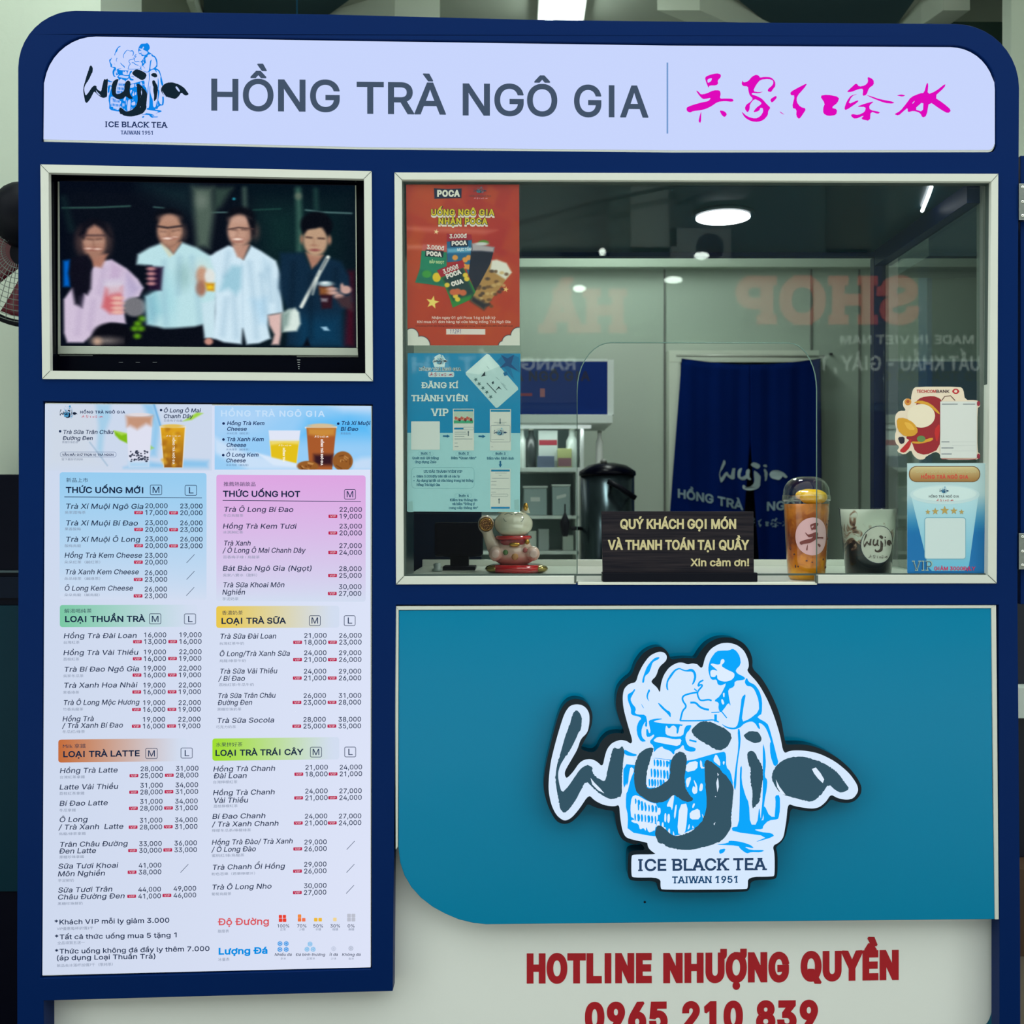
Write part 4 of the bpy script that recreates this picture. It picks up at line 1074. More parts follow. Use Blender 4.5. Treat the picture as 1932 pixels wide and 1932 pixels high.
def size_box(pr, ch, x0, y0, x1, y1):
    pr.frame(x0, y0, x1, y1, 3, 1.1, DK2, 1)
    w = (x1 - x0)
    pr.text(ch, x0 + w * (0.22 if ch == 'M' else 0.34), y1 - 4.2, x0 + w * (0.78 if ch == 'M' else 0.72), 11.6, DK2, bold=0.006)
def sect(name, bar, bargrad, cjt, title, boxes, rows, line=None, ny=1):
    pr = Print(0.0050)
    pr.grad(*bar, bargrad, 0, r=5, tilt=tl(bar[1]), nx=30, ny=ny)
    cj(pr, cjt[0], cjt[1], cjt[2], cjt[3], 8.4, (34, 50, 76))
    pr.text(title[0], title[1], title[2], title[3], 11.6, (18, 36, 66), bold=0.03, tilt=tl(title[2]))
    for b in boxes: size_box(pr, *b)
    if line: pr.line([(line[0], line[1]), (line[2], line[3])], 1.2, DK2)
    pr.build(name, M['lightbox'], MN)
    for r in rows:
        rp = pr.sub()
        for n in r[0]: nm(rp, *n)
        cj(rp, *r[1])
        for q in r[2:]:
            if len(q) == 2: slash(rp, *q)
            else: price(rp, *q)
        rp.build('menu_row_print', M['lightbox'], pr)
BG = np.array((210, 221, 241.0))
def vgrad(c, n=1.0):
    c = np.array(c, float)
    return lambda u, v: tuple(c * max(0, 1 - v) ** n + BG * (1 - max(0, 1 - v) ** n))
def hgrad(c):
    c = np.array(c, float)
    return lambda u, v: tuple(c * (1 - min(1, u * 1.05)) ** 1.1 + BG * (1 - (1 - min(1, u * 1.05)) ** 1.1))
sect('new_drinks_section_print', (112.6, 891, 389.6, 1130), vgrad((150, 204, 240), 0.8), ('新品上市', 125, 909.8, 166), ('THỨC UỐNG MỚI', 124.2, 930.2, 270.4),
     [('M', 283, 914.6, 305.6, 934.2), ('L', 348.6, 915.2, 371.6, 935)],
     [([('Trà Xí Muội Ngô Gia', 123.4, 959.8, 270.6)], ('吳家甜梅茶', 122, 969.6, 161.7), (274, 958.7, '20,000', '17,000'), (340, 959.2, '23,000', '20,000')),
      ([('Trà Xí Muội Bí Đao', 123.4, 991.4, 260.4)], ('果香酸梅', 122, 1000.9, 152.4), (274, 990.6, '23,000', '20,000'), (340, 991, '26,000', '23,000')),
      ([('Trà Xí Muội Ô Long', 123.4, 1022.2, 264.4)], ('酸梅烏龍', 122, 1032.6, 152.8), (274, 1021.2, '23,000', '20,000'), (340, 1021.6, '26,000', '23,000')),
      ([('Hồng Trà Kem Cheese', 121.8, 1052.3, 268.3)], ('朵朵紅茶（鹹紅茶）', 121.3, 1063.4, 189), (273.6, 1052.3, '23,000', '20,000'), (352, 1046)),
      ([('Trà Xanh Kem Cheese', 122.4, 1083.7, 262.1)], ('朵朵綠茶（鹹綠茶）', 121.3, 1094.5, 189), (273.3, 1085, '26,000', '23,000'), (352, 1077.5)),
      ([('Ô Long Kem Cheese', 121.3, 1114.6, 251.2)], ('朵朵烏龍（鹹烏龍）', 121.3, 1125.4, 188), (273, 1116, '26,000', '23,000'), (351.4, 1108))], (121.3, 937.6, 381, 939.4), ny=10)
sect('hot_drinks_section_print', (408.2, 895.6, 689.8, 1134), vgrad((222, 166, 226), 0.8), ('推薦熱銷飲品', 421.7, 917.3, 482.1), ('THỨC UỐNG HOT', 420.6, 937.4, 566.4),
     [('M', 649.4, 922.9, 671.2, 942.4)],
     [([('Trà Ô Long Bí Đao', 421.7, 965.7, 553.6)], ('冬瓜烏龍茶', 421, 975.4, 459), (640.6, 965.7, '22,000', '19,000')),
      ([('Hồng Trà Kem Tươi', 420.6, 997.4, 559.2)], ('冰淇淋紅茶', 420.6, 1007, 458.6), (640.5, 997.2, '23,000', '20,000')),
      ([('Trà Xanh', 421.5, 1029.5, 473), ('/ Ô Long Ô Mai Chanh Dây', 420, 1043, 576.5)], ('百香梅子綠 / 烏龍茶', 421, 1053.9, 490), (640.2, 1034, '27,000', '24,000')),
      ([('Bát Bảo Ngô Gia (Ngọt)', 420.4, 1077, 588)], ('吳家八寶冰（甜料）', 420.6, 1088, 485), (639.9, 1077.5, '28,000', '25,000')),
      ([('Trà Sữa Khoai Môn', 420, 1108.2, 536.8), ('Nghiền', 419.4, 1122, 462.5)], ('芋泥奶茶', 419.6, 1132.8, 450), (639.4, 1111.5, '30,000', '27,000'))], (420, 944.2, 681, 946.2), ny=10)
def rows2(*a): return list(a)
sect('pure_tea_section_print', (112.9, 1141.4, 372, 1183.2), hgrad((122, 200, 164)), ('解渴喝純茶', 121.3, 1156.9, 173.1), ('LOẠI THUẦN TRÀ', 122.8, 1173.8, 273.8),
     [('M', 281.4, 1157.4, 304, 1177.6), ('L', 347.4, 1157.6, 369.6, 1177.8)],
     [([('Hồng Trà Đài Loan', 120.3, 1204.4, 258)], ('台灣紅茶', 120, 1214.9, 150.3), (271.9, 1202.4, '16,000', '13,000'), (338.4, 1202.2, '19,000', '16,000')),
      ([('Hồng Trà Vải Thiều', 119.7, 1236.2, 260.8)], ('荔枝紅茶', 119.4, 1246.6, 149.6), (271.4, 1234.6, '19,000', '16,000'), (338, 1234.2, '22,000', '19,000')),
      ([('Trà Bí Đao Ngô Gia', 120.3, 1267.6, 262.4)], ('吳家冬瓜茶', 119.2, 1278.2, 157.6), (271, 1265.4, '19,000', '16,000'), (337.6, 1265.2, '22,000', '19,000')),
      ([('Trà Xanh Hoa Nhài', 119.7, 1297.8, 259)], ('茉香綠茶', 119, 1309.3, 149.4), (270.5, 1297.3, '19,000', '16,000'), (337.2, 1297, '22,000', '19,000')),
      ([('Trà Ô Long Mộc Hương', 119, 1330.4, 263)], ('竹香烏龍茶', 118.9, 1341.2, 157), (270, 1330.4, '19,000', '16,000'), (336.8, 1330.2, '22,000', '19,000')),
      ([('Hồng Trà', 118, 1361.2, 177), ('/ Trà Xanh Bí Đao', 117.2, 1373.9, 232.2)], ('冬瓜紅/綠茶', 117.6, 1383.6, 160.4), (269.6, 1361.9, '19,000', '16,000'), (336.2, 1361.6, '22,000', '19,000'))])
sect('milk_tea_section_print', (408, 1143.6, 640, 1184.8), hgrad((234, 200, 76)), ('香濃奶茶', 418.7, 1160.4, 458.3), ('LOẠI TRÀ SỮA', 417.9, 1177.2, 539.4),
     [('M', 583, 1161.2, 605, 1180.7), ('L', 648.8, 1161.2, 670.6, 1180.8)],
     [([('Trà Sữa Đài Loan', 414.6, 1205.2, 521.2)], ('台灣紅茶牛奶', 414.2, 1217, 460.3), (574, 1203.5, '21,000', '18,000'), (639.9, 1203.4, '26,000', '23,000')),
      ([('Ô Long/Trà Xanh Sữa', 413.8, 1238.2, 547)], ('烏龍/綠茶牛奶', 413.8, 1249.7, 463.8), (573.8, 1236.2, '24,000', '21,000'), (639.6, 1236.2, '29,000', '26,000')),
      ([('Trà Sữa Vải Thiều', 414.2, 1271.2, 522.9), ('/ Bí Đao', 412, 1284.9, 462.4)], ('荔枝紅茶/冬瓜牛奶', 413, 1295, 479), (573.4, 1271, '24,000', '21,000'), (639.3, 1271, '29,000', '26,000')),
      ([('Trà Sữa Trân Châu', 410.4, 1317.4, 519.8), ('Đường Đen', 410, 1330.4, 475.7)], ('黑糖珍珠奶茶', 410, 1341.2, 455.2), (572.8, 1317, '26,000', '23,000'), (639, 1316.8, '31,000', '28,000')),
      ([('Trà Sữa Socola', 409, 1364.2, 517.3)], ('巧克力奶茶', 407.5, 1374.6, 445.2), (572.4, 1361.9, '28,000', '25,000'), (638.6, 1361.7, '38,000', '35,000'))])
sect('latte_section_print', (110, 1395.5, 352, 1438.8), hgrad((196, 108, 58)), ('Milk 拿鐵', 118.7, 1411.8, 161.7), ('LOẠI TRÀ LATTE', 119.3, 1428.8, 263.6),
     [('M', 274.4, 1411.4, 297.3, 1431.6), ('L', 340.8, 1410.7, 363.4, 1430.8)],
     [([('Hồng Trà Latte', 113, 1458.8, 222.2)], ('台灣紅茶拿鐵', 113, 1469.2, 160), (265.2, 1455.2, '28,000', '25,000'), (331.9, 1454.4, '31,000', '28,000')),
      ([('Latte Vải Thiều', 112.4, 1489.8, 222.8)], ('荔枝紅茶拿鐵', 112, 1500, 159.3), (264.7, 1486.3, '31,000', '28,000'), (331.2, 1485.6, '34,000', '31,000')),
      ([('Bí Đao Latte', 112.4, 1520.6, 203.6)], ('冬瓜拿鐵', 112, 1531.7, 143), (264.2, 1516.8, '31,000', '28,000'), (330.4, 1516.2, '34,000', '31,000')),
      ([('Ô Long', 111.8, 1551.3, 165.2), ('/ Trà Xanh  Latte', 110.4, 1565.6, 232.9)], ('烏龍/綠茶拿鐵', 111, 1576.2, 161.8), (263.6, 1552.4, '31,000', '28,000'), (330, 1551.6, '34,000', '31,000')),
      ([('Trân Châu Đường', 112, 1598.2, 240.8), ('Đen Latte', 110.8, 1610.6, 181.4)], ('黑糖珍珠拿鐵', 112, 1620, 158.6), (262.6, 1596.5, '33,000', '30,000'), (329, 1595.4, '36,000', '33,000')),
      ([('Sữa Tươi Khoai', 109.7, 1639.2, 222.8), ('Môn Nghiền', 109.3, 1653.6, 198)], ('芋泥鮮奶', 109.4, 1664.4, 139.4), (261.7, 1637.4, '41,000', '38,000'), (340.4, 1630.4)),
      ([('Sữa Tươi Trân', 109.3, 1684.2, 212), ('Châu Đường Đen', 108.7, 1697.4, 235.2)], ('黑糖珍珠鮮奶', 109, 1708, 156), (260.9, 1682.8, '44,000', '41,000'), (327.4, 1681.2, '49,000', '46,000'))])
sect('fruit_tea_section_print', (400.7, 1393.4, 640, 1435.4), hgrad((160, 222, 44)), ('水果拼好茶', 407.3, 1409.2, 457.6), ('LOẠI TRÀ TRÁI CÂY', 406.5, 1426.4, 572.2),
     [('M', 585, 1409.3, 607.2, 1428.8), ('L', 649.8, 1409, 671.6, 1428.6)],
     [([('Hồng Trà Chanh', 402.4, 1455.8, 519.1), ('Đài Loan', 402.2, 1468.7, 465.5)], ('台灣檸檬紅茶', 402.2, 1478.6, 448), (576.3, 1452.4, '21,000', '18,000'), (640.9, 1452, '24,000', '21,000')),
      ([('Hồng Trà Chanh', 402, 1500.4, 518.3), ('Vải Thiều', 402.2, 1515, 468)], ('荔枝檸檬紅茶', 402.8, 1524, 448.4), (575.9, 1497.2, '24,000', '21,000'), (640.2, 1496.8, '27,000', '24,000')),
      ([('Bí Đao Chanh', 400.7, 1545.2, 500.8), ('/ Trà Xanh Chanh', 399.7, 1560, 525.6)], ('檸檬冬瓜茶/檸檬綠茶', 399.7, 1570, 473.6), (575.3, 1544.6, '24,000', '21,000'), (639.4, 1544.4, '27,000', '24,000')),
      ([('Hồng Trà Đào/ Trà Xanh', 399.7, 1594, 552.3), ('/ Ô Long Đào', 399, 1607.6, 483)], ('蜜桃紅/綠/烏龍茶', 399.7, 1617.2, 460.8), (574.2, 1593.4, '29,000', '26,000'), (654.2, 1586.8)),
      ([('Trà Chanh Ổi Hồng', 400, 1641.2, 537.4)], ('粉色芭樂（芭樂檸檬汁）', 399.3, 1652, 481), (573.8, 1635.4, '29,000', '26,000'), (653.6, 1630.4)),
      ([('Trà Ô Long Nho', 399.3, 1678.8, 512.5)], ('葡萄烏龍茶', 399.2, 1689.8, 436.4), (573.5, 1675.8, '30,000', '27,000'), (653, 1670))])
pr = Print(0.0050)
for s, x0, b, x1 in (('*Khách VIP mỗi ly giảm 3.000', 103, 1744.4, 319.5), ('*Tất cả thức uống mua 5 tặng 1', 103.6, 1772.6, 333.3), ('*Thức uống không đá đầy ly thêm 7.000', 103.6, 1799.6, 395.2), ('(áp dụng Loại Thuần Trà)', 107.3, 1812, 293.2)):
    pr.text(s, x0, b, x1, 9.2, (24, 42, 74), bold=0.018, tilt=tl(b) * 0.75)
for s, x0, b, x1 in (('VIP優惠每杯折價3千', 107.3, 1755.4, 176), ('全品項買五送一', 108.3, 1782.4, 160), ('飲品去冰滿杯加價7千（限純茶）', 107.3, 1825, 213)): cj(pr, s, x0, b, x1, 6.2)
pr.build('menu_notes_print', M['lightbox'], MN)
pr = Print(0.0050)
pr.text('Độ Đường', 411, 1745.8, 507.3, 13, (218, 84, 92), bold=0.022, tilt=-0.012)
pr.text('Lượng Đá', 412.5, 1801.4, 504.7, 13, (0, 142, 228), bold=0.04, tilt=-0.02)
cj(pr, '甜度表', 411, 1760, 432, 6); cj(pr, '冰量表', 411.6, 1813.4, 433, 6)
F6 = lambda x, y: (380 + x * 340 / 1642, 1500 + y * 340 / 1642)
def sq(x, y, c, s=32):
    a, b = F6(x, y); pr.rrect(a, b, a + s * 0.207, b + s * 0.207, 1.2, c)
for x, y in ((705, 1092), (741, 1092), (705, 1124), (741, 1124)): sq(x, y, (232, 62, 44), 33 if y > 1100 else 30)
for x, y, c in ((878, 1088, (240, 140, 66)), (878, 1121, (238, 120, 60)), (916, 1121, (240, 116, 80))): sq(x, y, c)
for x in (1026, 1066): sq(x, 1120, (238, 186, 52))
sq(1200, 1118, (240, 214, 150))
for x, y in ((1328, 1082), (1368, 1082), (1328, 1118), (1368, 1118)): sq(x, y, (188, 192, 206), 34)
for s, a, b in (('100%', 693, 800), ('70%', 873, 957), ('50%', 1020, 1107), ('30%', 1175, 1263), ('0%', 1333, 1395)):
    p, q = F6(a, 1207), F6(b, 1207); pr.text(s, p[0], p[1], q[0], 6.0, DK, bold=0.01)
for s, a, b in (('正常', 718, 768), ('少糖', 890, 940), ('半糖', 1040, 1090), ('微糖', 1193, 1245), ('無糖', 1340, 1392)):
    p, q = F6(a, 1236), F6(b, 1236); cj(pr, s, p[0], p[1], q[0], 4.8)
def flake(x, y, c, r=24):
    a, b = F6(x, y); R = r * 0.207
    for k in range(3):
        t = k * math.pi / 3 + math.pi / 6
        dx, dy = R * math.cos(t), R * math.sin(t)
        pr.line([(a - dx, b - dy), (a + dx, b + dy)], 1.1, c)
        for sg in (-1, 1):
            for e in (-0.5, 0.5):
                pr.line([(a + sg * dx * 0.5, b + sg * dy * 0.5), (a + sg * R * 0.95 * math.cos(t + e), b + sg * R * 0.95 * math.sin(t + e))], 0.9, c)
for x, y in ((716, 1354), (773, 1354), (715, 1407), (773, 1407)): flake(x, y, (20, 150, 230))
for x, y in ((990, 1358), (962, 1405), (1018, 1405)): flake(x, y, (120, 190, 236))
flake(1205, 1400, (196, 204, 226)); flake(1362, 1397, (180, 188, 208))
for s, a, b in (('Nhiều đá', 668, 823), ('Đá bình thường', 858, 1127), ('Ít đá', 1167, 1242), ('Không đá', 1282, 1450)):
    p, q = F6(a, 1466), F6(b, 1466); pr.text(s, p[0], p[1], q[0], 5.2, DK, bold=0.01, shear=SL)
for s, a, b in (('多冰', 722, 770), ('正常冰', 958, 1035), ('少冰', 1180, 1228), ('去冰', 1340, 1390)):
    p, q = F6(a, 1502), F6(b, 1502); cj(pr, s, p[0], p[1], q[0], 4.6)
pr.build('sugar_ice_print', M['lightbox'], MN)
# photo strips at the top of the menu
BL = zr(80, 755, 320 / 1932); BR = zr(400, 755, 320 / 1932)
def P1(f, *p): return f(*p)
cv = Canvas(86, 763, 400, 888, 1.4, (204, 216, 236))
cv.poly(BL((40, 60), (620, 60), (640, 300), (560, 560), (740, 760), (40, 760)), (206, 216, 230), 20)
cv.poly(BL((610, 40), (775, 40), (775, 200), (700, 400), (680, 620), (620, 560), (640, 300)), (166, 206, 232), 7)
cv.poly(BL((1140, 40), (1270, 40), (1345, 290), (1300, 640), (1220, 640), (1250, 300)), (148, 200, 236), 8)
cv.stroke(BL((1270, 45), (1342, 285)), 2.5, (96, 166, 220), 2)
cv.stroke(BL((540, 480), (640, 610), (740, 745)), 1.2, (150, 180, 205), 2)
cv.poly(BL((930, 770), (1210, 700), (1500, 740), (1620, 680), (1890, 690), (1885, 770)), (140, 196, 236), 7)
cv.poly(BL((815, 350), (900, 372), (968, 385), (968, 492), (880, 450), (830, 400)), (128, 188, 24), 2.5)
cv.poly(BL((815, 350), (900, 365), (968, 380), (900, 400)), (170, 214, 80), 3)
cv.poly(BL((1225, 510), (1272, 545), (1228, 565)), (150, 205, 110), 2.5)
cv.poly(BL((1600, 240), (1760, 140), (1830, 150), (1700, 225)), (160, 212, 70), 2.5)
cv.poly(BL((955, 188), (1256, 185), (1215, 762), (985, 765)), (222, 224, 240), 1.6)
cv.poly(BL((955, 180), (1256, 180), (1240, 290), (1180, 270), (1080, 330), (1000, 290), (965, 300)), (196, 148, 122), 6)
cv.ell(*BL((1105, 165))[0], 22, 3.2, (224, 216, 220), 1.2)
cv.poly(BL((985, 700), (1220, 700), (1215, 768), (985, 768)), (176, 212, 240), 6)
rs = np.random.RandomState(5)
for k in range(46):
    x = 1000 + rs.rand() * 205; y = 575 + rs.rand() * 125
    q = BL((x, y))[0]; cv.ell(q[0], q[1], 1.2 + rs.rand(), 1.0 + rs.rand() * .6, (46, 52, 72), 0.8)
def amber(X, Y):
    v = np.clip((Y - 805) / 78, 0, 1)[..., None]
    return np.array((226, 168, 30)) * (1 - v) + np.array((140, 84, 26)) * v
cv.poly(BL((1335, 298), (1636, 298), (1600, 772), (1380, 772)), (230, 228, 220), 1.2)
cv.poly(BL((1348, 312), (1622, 312), (1592, 766), (1388, 766)), (0, 0, 0), 1.4, colf=amber)
for k in range(34):
    x = 1370 + rs.rand() * 220; y = 320 + rs.rand() * 420
    q = BL((x, y))[0]; cv.ell(q[0], q[1], 2 + 3 * rs.rand(), 2 + 3 * rs.rand(), ((236, 190, 60), (160, 96, 24), (214, 150, 30))[k % 3], 3, 0.5)
cv.ell(*BL((1480, 295))[0], 20, 3.5, (226, 190, 90), 1.5)
cv.build('drink_photo_print', M['lightbox'], MN, 0.0050)
pr = Print(0.0048)
emblem(pr, emblem_tf(112.5, 772, 146, 788.6), (16, 30, 52), (74, 150, 196), (206, 216, 230), detail=False)
pr.text('HỒNG TRÀ NGÔ GIA', 151.5, 780.3, 236, 5.6, (34, 52, 92), bold=0.03)
calligraphy(pr, calli_tf(153, 783.5, 195, 788.5), (196, 40, 70))
for s, x0, b, x1 in (('Trà Sữa Trân Châu', 118.4, 818.8, 213.8), ('Đường Đen', 117.6, 830.4, 175.2), ('Ô Long Ô Mai', 308.6, 778.2, 378.5), ('Chanh Dây', 308.6, 789, 364)): pr.text(s, x0, b, x1, 7.6, (28, 46, 82), bold=0.02, shear=SL)
for q in ((113.4, 813.8), (303.8, 773.6)): pr.disc(q[0], q[1], 2.4, 2.4, (28, 46, 82))
cj(pr, '黑糖珍珠奶茶', 117, 836.4, 147.5, 4.6); cj(pr, '百香梅子烏龍', 309, 795.6, 344, 4.4); cj(pr, '留下最好的純味', 116.3, 868.8, 156.5, 4.8)
pr.frame(113.6, 852.6, 219.4, 862.4, 4, 0.7, (90, 110, 150))
pr.text('VẪN MÃI GIỮ TRỌN VỊ TRÀ NGON', 117.2, 860, 214, 4.2, (34, 52, 92), bold=0.03)
pr.text('HỒNG TRÀ NGÔ GIA', 325.4, 825.5, 376, 4.2, (240, 232, 214), bold=0.03, rot=math.pi / 2)
calligraphy(pr, calli_tf(313, 821, 341, 824), (246, 238, 220))
pr.build('drink_photo_lettering', M['lightbox'], MN)
cv = Canvas(405, 766, 700, 886, 1.4, (150, 204, 246))
cv.poly(BR((20, 40), (900, 40), (500, 330), (20, 420)), (178, 212, 246), 30, 0.8)
cv.poly(BR((1100, 240), (1560, 170), (1830, 230), (1830, 420), (1000, 420)), (60, 176, 245), 25, 0.7)
cv.poly(BR((1300, 40), (1830, 40), (1830, 130), (1500, 120)), (206, 224, 248), 12, 0.8)
cv.poly(BR((20, 420), (200, 500), (400, 600), (600, 640), (980, 740), (980, 800), (400, 800), (20, 620)), (206, 226, 248), 9, 0.9)
cv.poly(BR((20, 600), (180, 690), (400, 790), (20, 790)), (154, 206, 244), 8, 0.8)
cv.poly(BR((1600, 700), (1700, 660), (1830, 650), (1830, 800), (1600, 800)), (196, 220, 246), 8)
cv.poly(BR((645, 345), (1006, 345), (965, 722), (672, 660)), (224, 230, 246), 1.4)
cv.poly(BR((662, 470), (990, 470), (962, 720), (676, 662)), (226, 192, 26), 1.6)
cv.poly(BR((662, 465), (990, 465), (985, 500), (820, 490), (670, 510)), (238, 218, 120), 4)
cv.poly(BR((500, 600), (680, 650), (840, 690), (980, 730), (980, 765), (700, 740)), (216, 232, 250), 3)
cv.poly(BR((1058, 305), (1425, 300), (1420, 320), (1062, 322)), (236, 232, 228), 1.2)
cv.poly(BR((1076, 315), (1414, 315), (1368, 792), (1110, 792)), (168, 90, 44), 1.5)
cv.poly(BR((1090, 318), (1405, 318), (1395, 400), (1250, 420), (1100, 390)), (206, 144, 60), 5, 0.9)
cv.ell(*BR((1245, 290))[0], 24, 4, (214, 190, 150), 1.5)
cv.poly(BR((1160, 620), (1378, 620), (1372, 740), (1160, 740)), (52, 24, 34), 6)
for cx, cy, rx, ry in ((1490, 695, 115, 112), (1090, 750, 122, 58)):
    q = BR((cx, cy))[0]; cv.ell(q[0], q[1], rx * .1656, ry * .1656, (150, 92, 40), 1.5)
    for k in range(9):
        a = rs.rand() * 6.3; r = rs.rand() * 0.8
        cv.stroke([(q[0] + rx * .1656 * r * math.cos(a), q[1] + ry * .1656 * r * math.sin(a)), (q[0] + rx * .1656 * r * math.cos(a + .8), q[1] + ry * .1656 * r * math.sin(a + .8))], 1.2, ((104, 56, 24), (214, 160, 96))[k % 2], 1.4)
cv.build('drink_photo_print', M['lightbox'], MN, 0.0050)
pr = Print(0.0048)
pr.text('HỒNG TRÀ NGÔ GIA', 417, 785.6, 612.5, 11.5, (196, 224, 250), bold=0.025, tilt=0.004)
for s, x0, b, x1 in (('Hồng Trà Kem', 428.5, 802.2, 499), ('Cheese', 428, 812.8, 465.8), ('Trà Xanh Kem', 427.4, 832.4, 497.8), ('Cheese', 427, 843.2, 464.6), ('Ô Long Kem', 426.4, 861.6, 488), ('Cheese', 426.4, 872.4, 463.8), ('Trà Xí Muội', 643.6, 802, 698.4), ('Bí Đao', 642.8, 813, 676)): pr.text(s, x0, b, x1, 7.4, (26, 52, 100), bold=0.024, shear=SL)
for q in ((421.8, 799), (421.6, 829.2), (421.2, 858.6), (638.2, 799.4)): pr.disc(q[0], q[1], 2.5, 2.5, (26, 46, 92))
for s, x0, b, x1 in (('朵朵紅茶（鹹紅茶）', 427.6, 819.6, 470), ('朵朵綠茶（鹹綠茶）', 426.6, 850, 470), ('朵朵烏龍（鹹烏龍）', 426.6, 879.4, 468.8), ('果香酸梅', 642.4, 820, 661.6)): cj(pr, s, x0, b, x1, 4.4, (96, 130, 170))
pr.text('HỒNG TRÀ NGÔ GIA', 605, 828.8, 654, 4.6, (250, 240, 236), bold=0.04, rot=math.pi / 2)
pr.text('HỒNG TRÀ', 533.5, 845, 560, 4.2, (250, 246, 220), bold=0.04, rot=math.pi / 2)
calligraphy(pr, calli_tf(593, 821.5, 620, 826), (250, 240, 236)); calligraphy(pr, calli_tf(525, 838.5, 550, 842), (250, 246, 214))
pr.build('drink_photo_lettering', M['lightbox'], MN)

# ------------------------------------------------------------------ television
TV = thing('television', 'switched-on television behind the pale frame showing four people holding drinks', 'television', (W(390, 0)[0], 0.06, W(0, 510)[2]))
MB().prism([[(70, 300), (705, 310), (712, 730), (70, 725)]], 0.0475, 0.075, at=0.045).build('housing', M['black_gloss'], TV)
S4 = [(112.5, 341.5), (669.8, 350), (672, 655.2), (115, 651.6)]
TL4 = [(109.8, 338.6), (672.4, 347.5), (675.5, 656.5), (110, 653.5)]
MB().prism([TL4, S4], 0.0425, 0.0475, at=0.0425).build('screen_bezel', M['black_gloss'], TV, 0.0006)
MB().prism([[(109.5, 343), (112, 343), (114.6, 668), (109.6, 668)]], 0.0415, 0.0474, at=0.0425).build('bezel_edge', M['silver'], TV)
MB().prism([[(670.2, 350), (672.2, 350), (675, 656), (672.5, 656)]], 0.0415, 0.0474, at=0.0425).build('bezel_edge', M['silver'], TV)
MB().prism([[(112.4, 653), (675.2, 657), (676, 671), (112, 667.8)]], 0.040, 0.0474, at=0.0425).build('lower_strip', M['silver'], TV, 0.0006)
pr = Print(0.0474)
for k, y in enumerate((678.6, 683, 687.2, 691.4, 695.2)): pr.rect(560.5 + k * .6, y, 566.5 - k * 1.0 + k * .6, y + 1.0, (200, 205, 205))
for x in (224, 256, 288): pr.rect(x, 683.2, x + 8, 684, (120, 124, 130))
pr.rect(112, 670, 175, 671.4, (110, 118, 116)); pr.rect(560, 671.4, 676, 674, (120, 126, 120))
pr.build('housing_print', M['print'], TV)
TA = zr(0, 280, 420 / 1764); TB = zr(360, 280, 420 / 1764)
cv = Canvas(112, 341, 673, 656, 1.0, (5, 11, 24))
k_ = 420 / 1764
def tpo(f, col, pts, soft=2.0, a=1.0): cv.poly(f(*pts), col, soft * 1.6, a)
def tel(f, x, y, rx, ry, col, soft=2.0, a=1.0):
    q = f((x, y))[0]; cv.ell(q[0], q[1], rx * k_, ry * k_, col, soft * 1.5, a)
def tst(f, pts, w, col, soft=1.5, a=1.0): cv.stroke(f(*pts), w * k_, col, soft * 1.4, a)
tpo(TB, (6, 28, 34), [(480, 290), (1310, 290), (1310, 1580), (480, 1580)], 40)
tpo(TB, (16, 50, 48), [(560, 480), (830, 480), (880, 800), (640, 800)], 25, .6)
tpo(TA, (20, 46, 52), [(1150, 280), (1520, 280), (1520, 480), (1300, 380)], 25, .8)
tst(TA, [(490, 472), (760, 466), (1030, 450)], 10, (58, 100, 90))
tst(TA, [(1220, 455), (1300, 462)], 8, (70, 110, 105)); tst(TB, [(170, 492), (295, 490)], 8, (90, 130, 125))
tst(TA, [(500, 400), (560, 640)], 40, (18, 44, 46), 6, .7)
tpo(TA, (78, 96, 86), [(1530, 290), (1690, 290), (1700, 500), (1660, 780), (1560, 770), (1540, 500)], 7)
tel(TA, 1600, 400, 45, 60, (112, 126, 116), 6, .7)
tpo(TA, (46, 66, 60), [(1700, 290), (1850, 290), (1760, 440), (1700, 480)], 6)
tst(TB, [(432, 300), (436, 460)], 30, (66, 88, 80), 4); tst(TB, [(860, 300), (868, 520), (868, 790)], 44, (54, 92, 82), 4)
tel(TB, 862, 350, 28, 30, (110, 120, 104), 3, .7); tst(TB, [(1000, 300), (1005, 450)], 30, (30, 62, 60), 4)
tst(TB, [(920, 462), (1050, 478), (1285, 484)], 10, (92, 128, 126)); tst(TB, [(500, 468), (720, 455)], 8, (30, 74, 66))
tel(TB, 348, 380, 10, 10, (40, 160, 180), 1.5)
tpo(TB, (64, 12, 30), [(1255, 960), (1300, 960), (1300, 1570), (1210, 1570), (1240, 1300)], 6)
# trousers and dark lower edge
tpo(TA, (6, 10, 22), [(1140, 1390), (1760, 1380), (1760, 1580), (1000, 1580)], 3)
# woman in pink
tel(TA, 742, 730, 150, 165, (9, 10, 22), 5)
tel(TA, 650, 745, 60, 110, (96, 72, 68), 6, .6); tel(TA, 838, 735, 50, 110, (92, 72, 68), 6, .6)
tpo(TA, (0, 96, 196), [(495, 900), (545, 890), (545, 1105), (495, 1105)], 3)
tpo(TA, (208, 192, 216), [(496, 1210), (560, 1120), (690, 1010), (760, 900), (880, 885), (1000, 955), (1090, 1040), (1132, 1110), (1100, 1180), (1010, 1220), (975, 1290), (990, 1400), (860, 1400), (740, 1480), (650, 1556), (520, 1556), (496, 1480)], 2.5)
tpo(TA, (186, 160, 196), [(880, 900), (960, 960), (940, 1060), (860, 1040)], 6, .6); tpo(TA, (176, 168, 206), [(1000, 1000), (1120, 1110), (1010, 1215), (990, 1100)], 6, .6)
tpo(TA, (170, 118, 100), [(715, 840), (850, 840), (800, 950), (730, 940)], 3)
tel(TA, 742, 745, 92, 135, (164, 120, 102), 4)
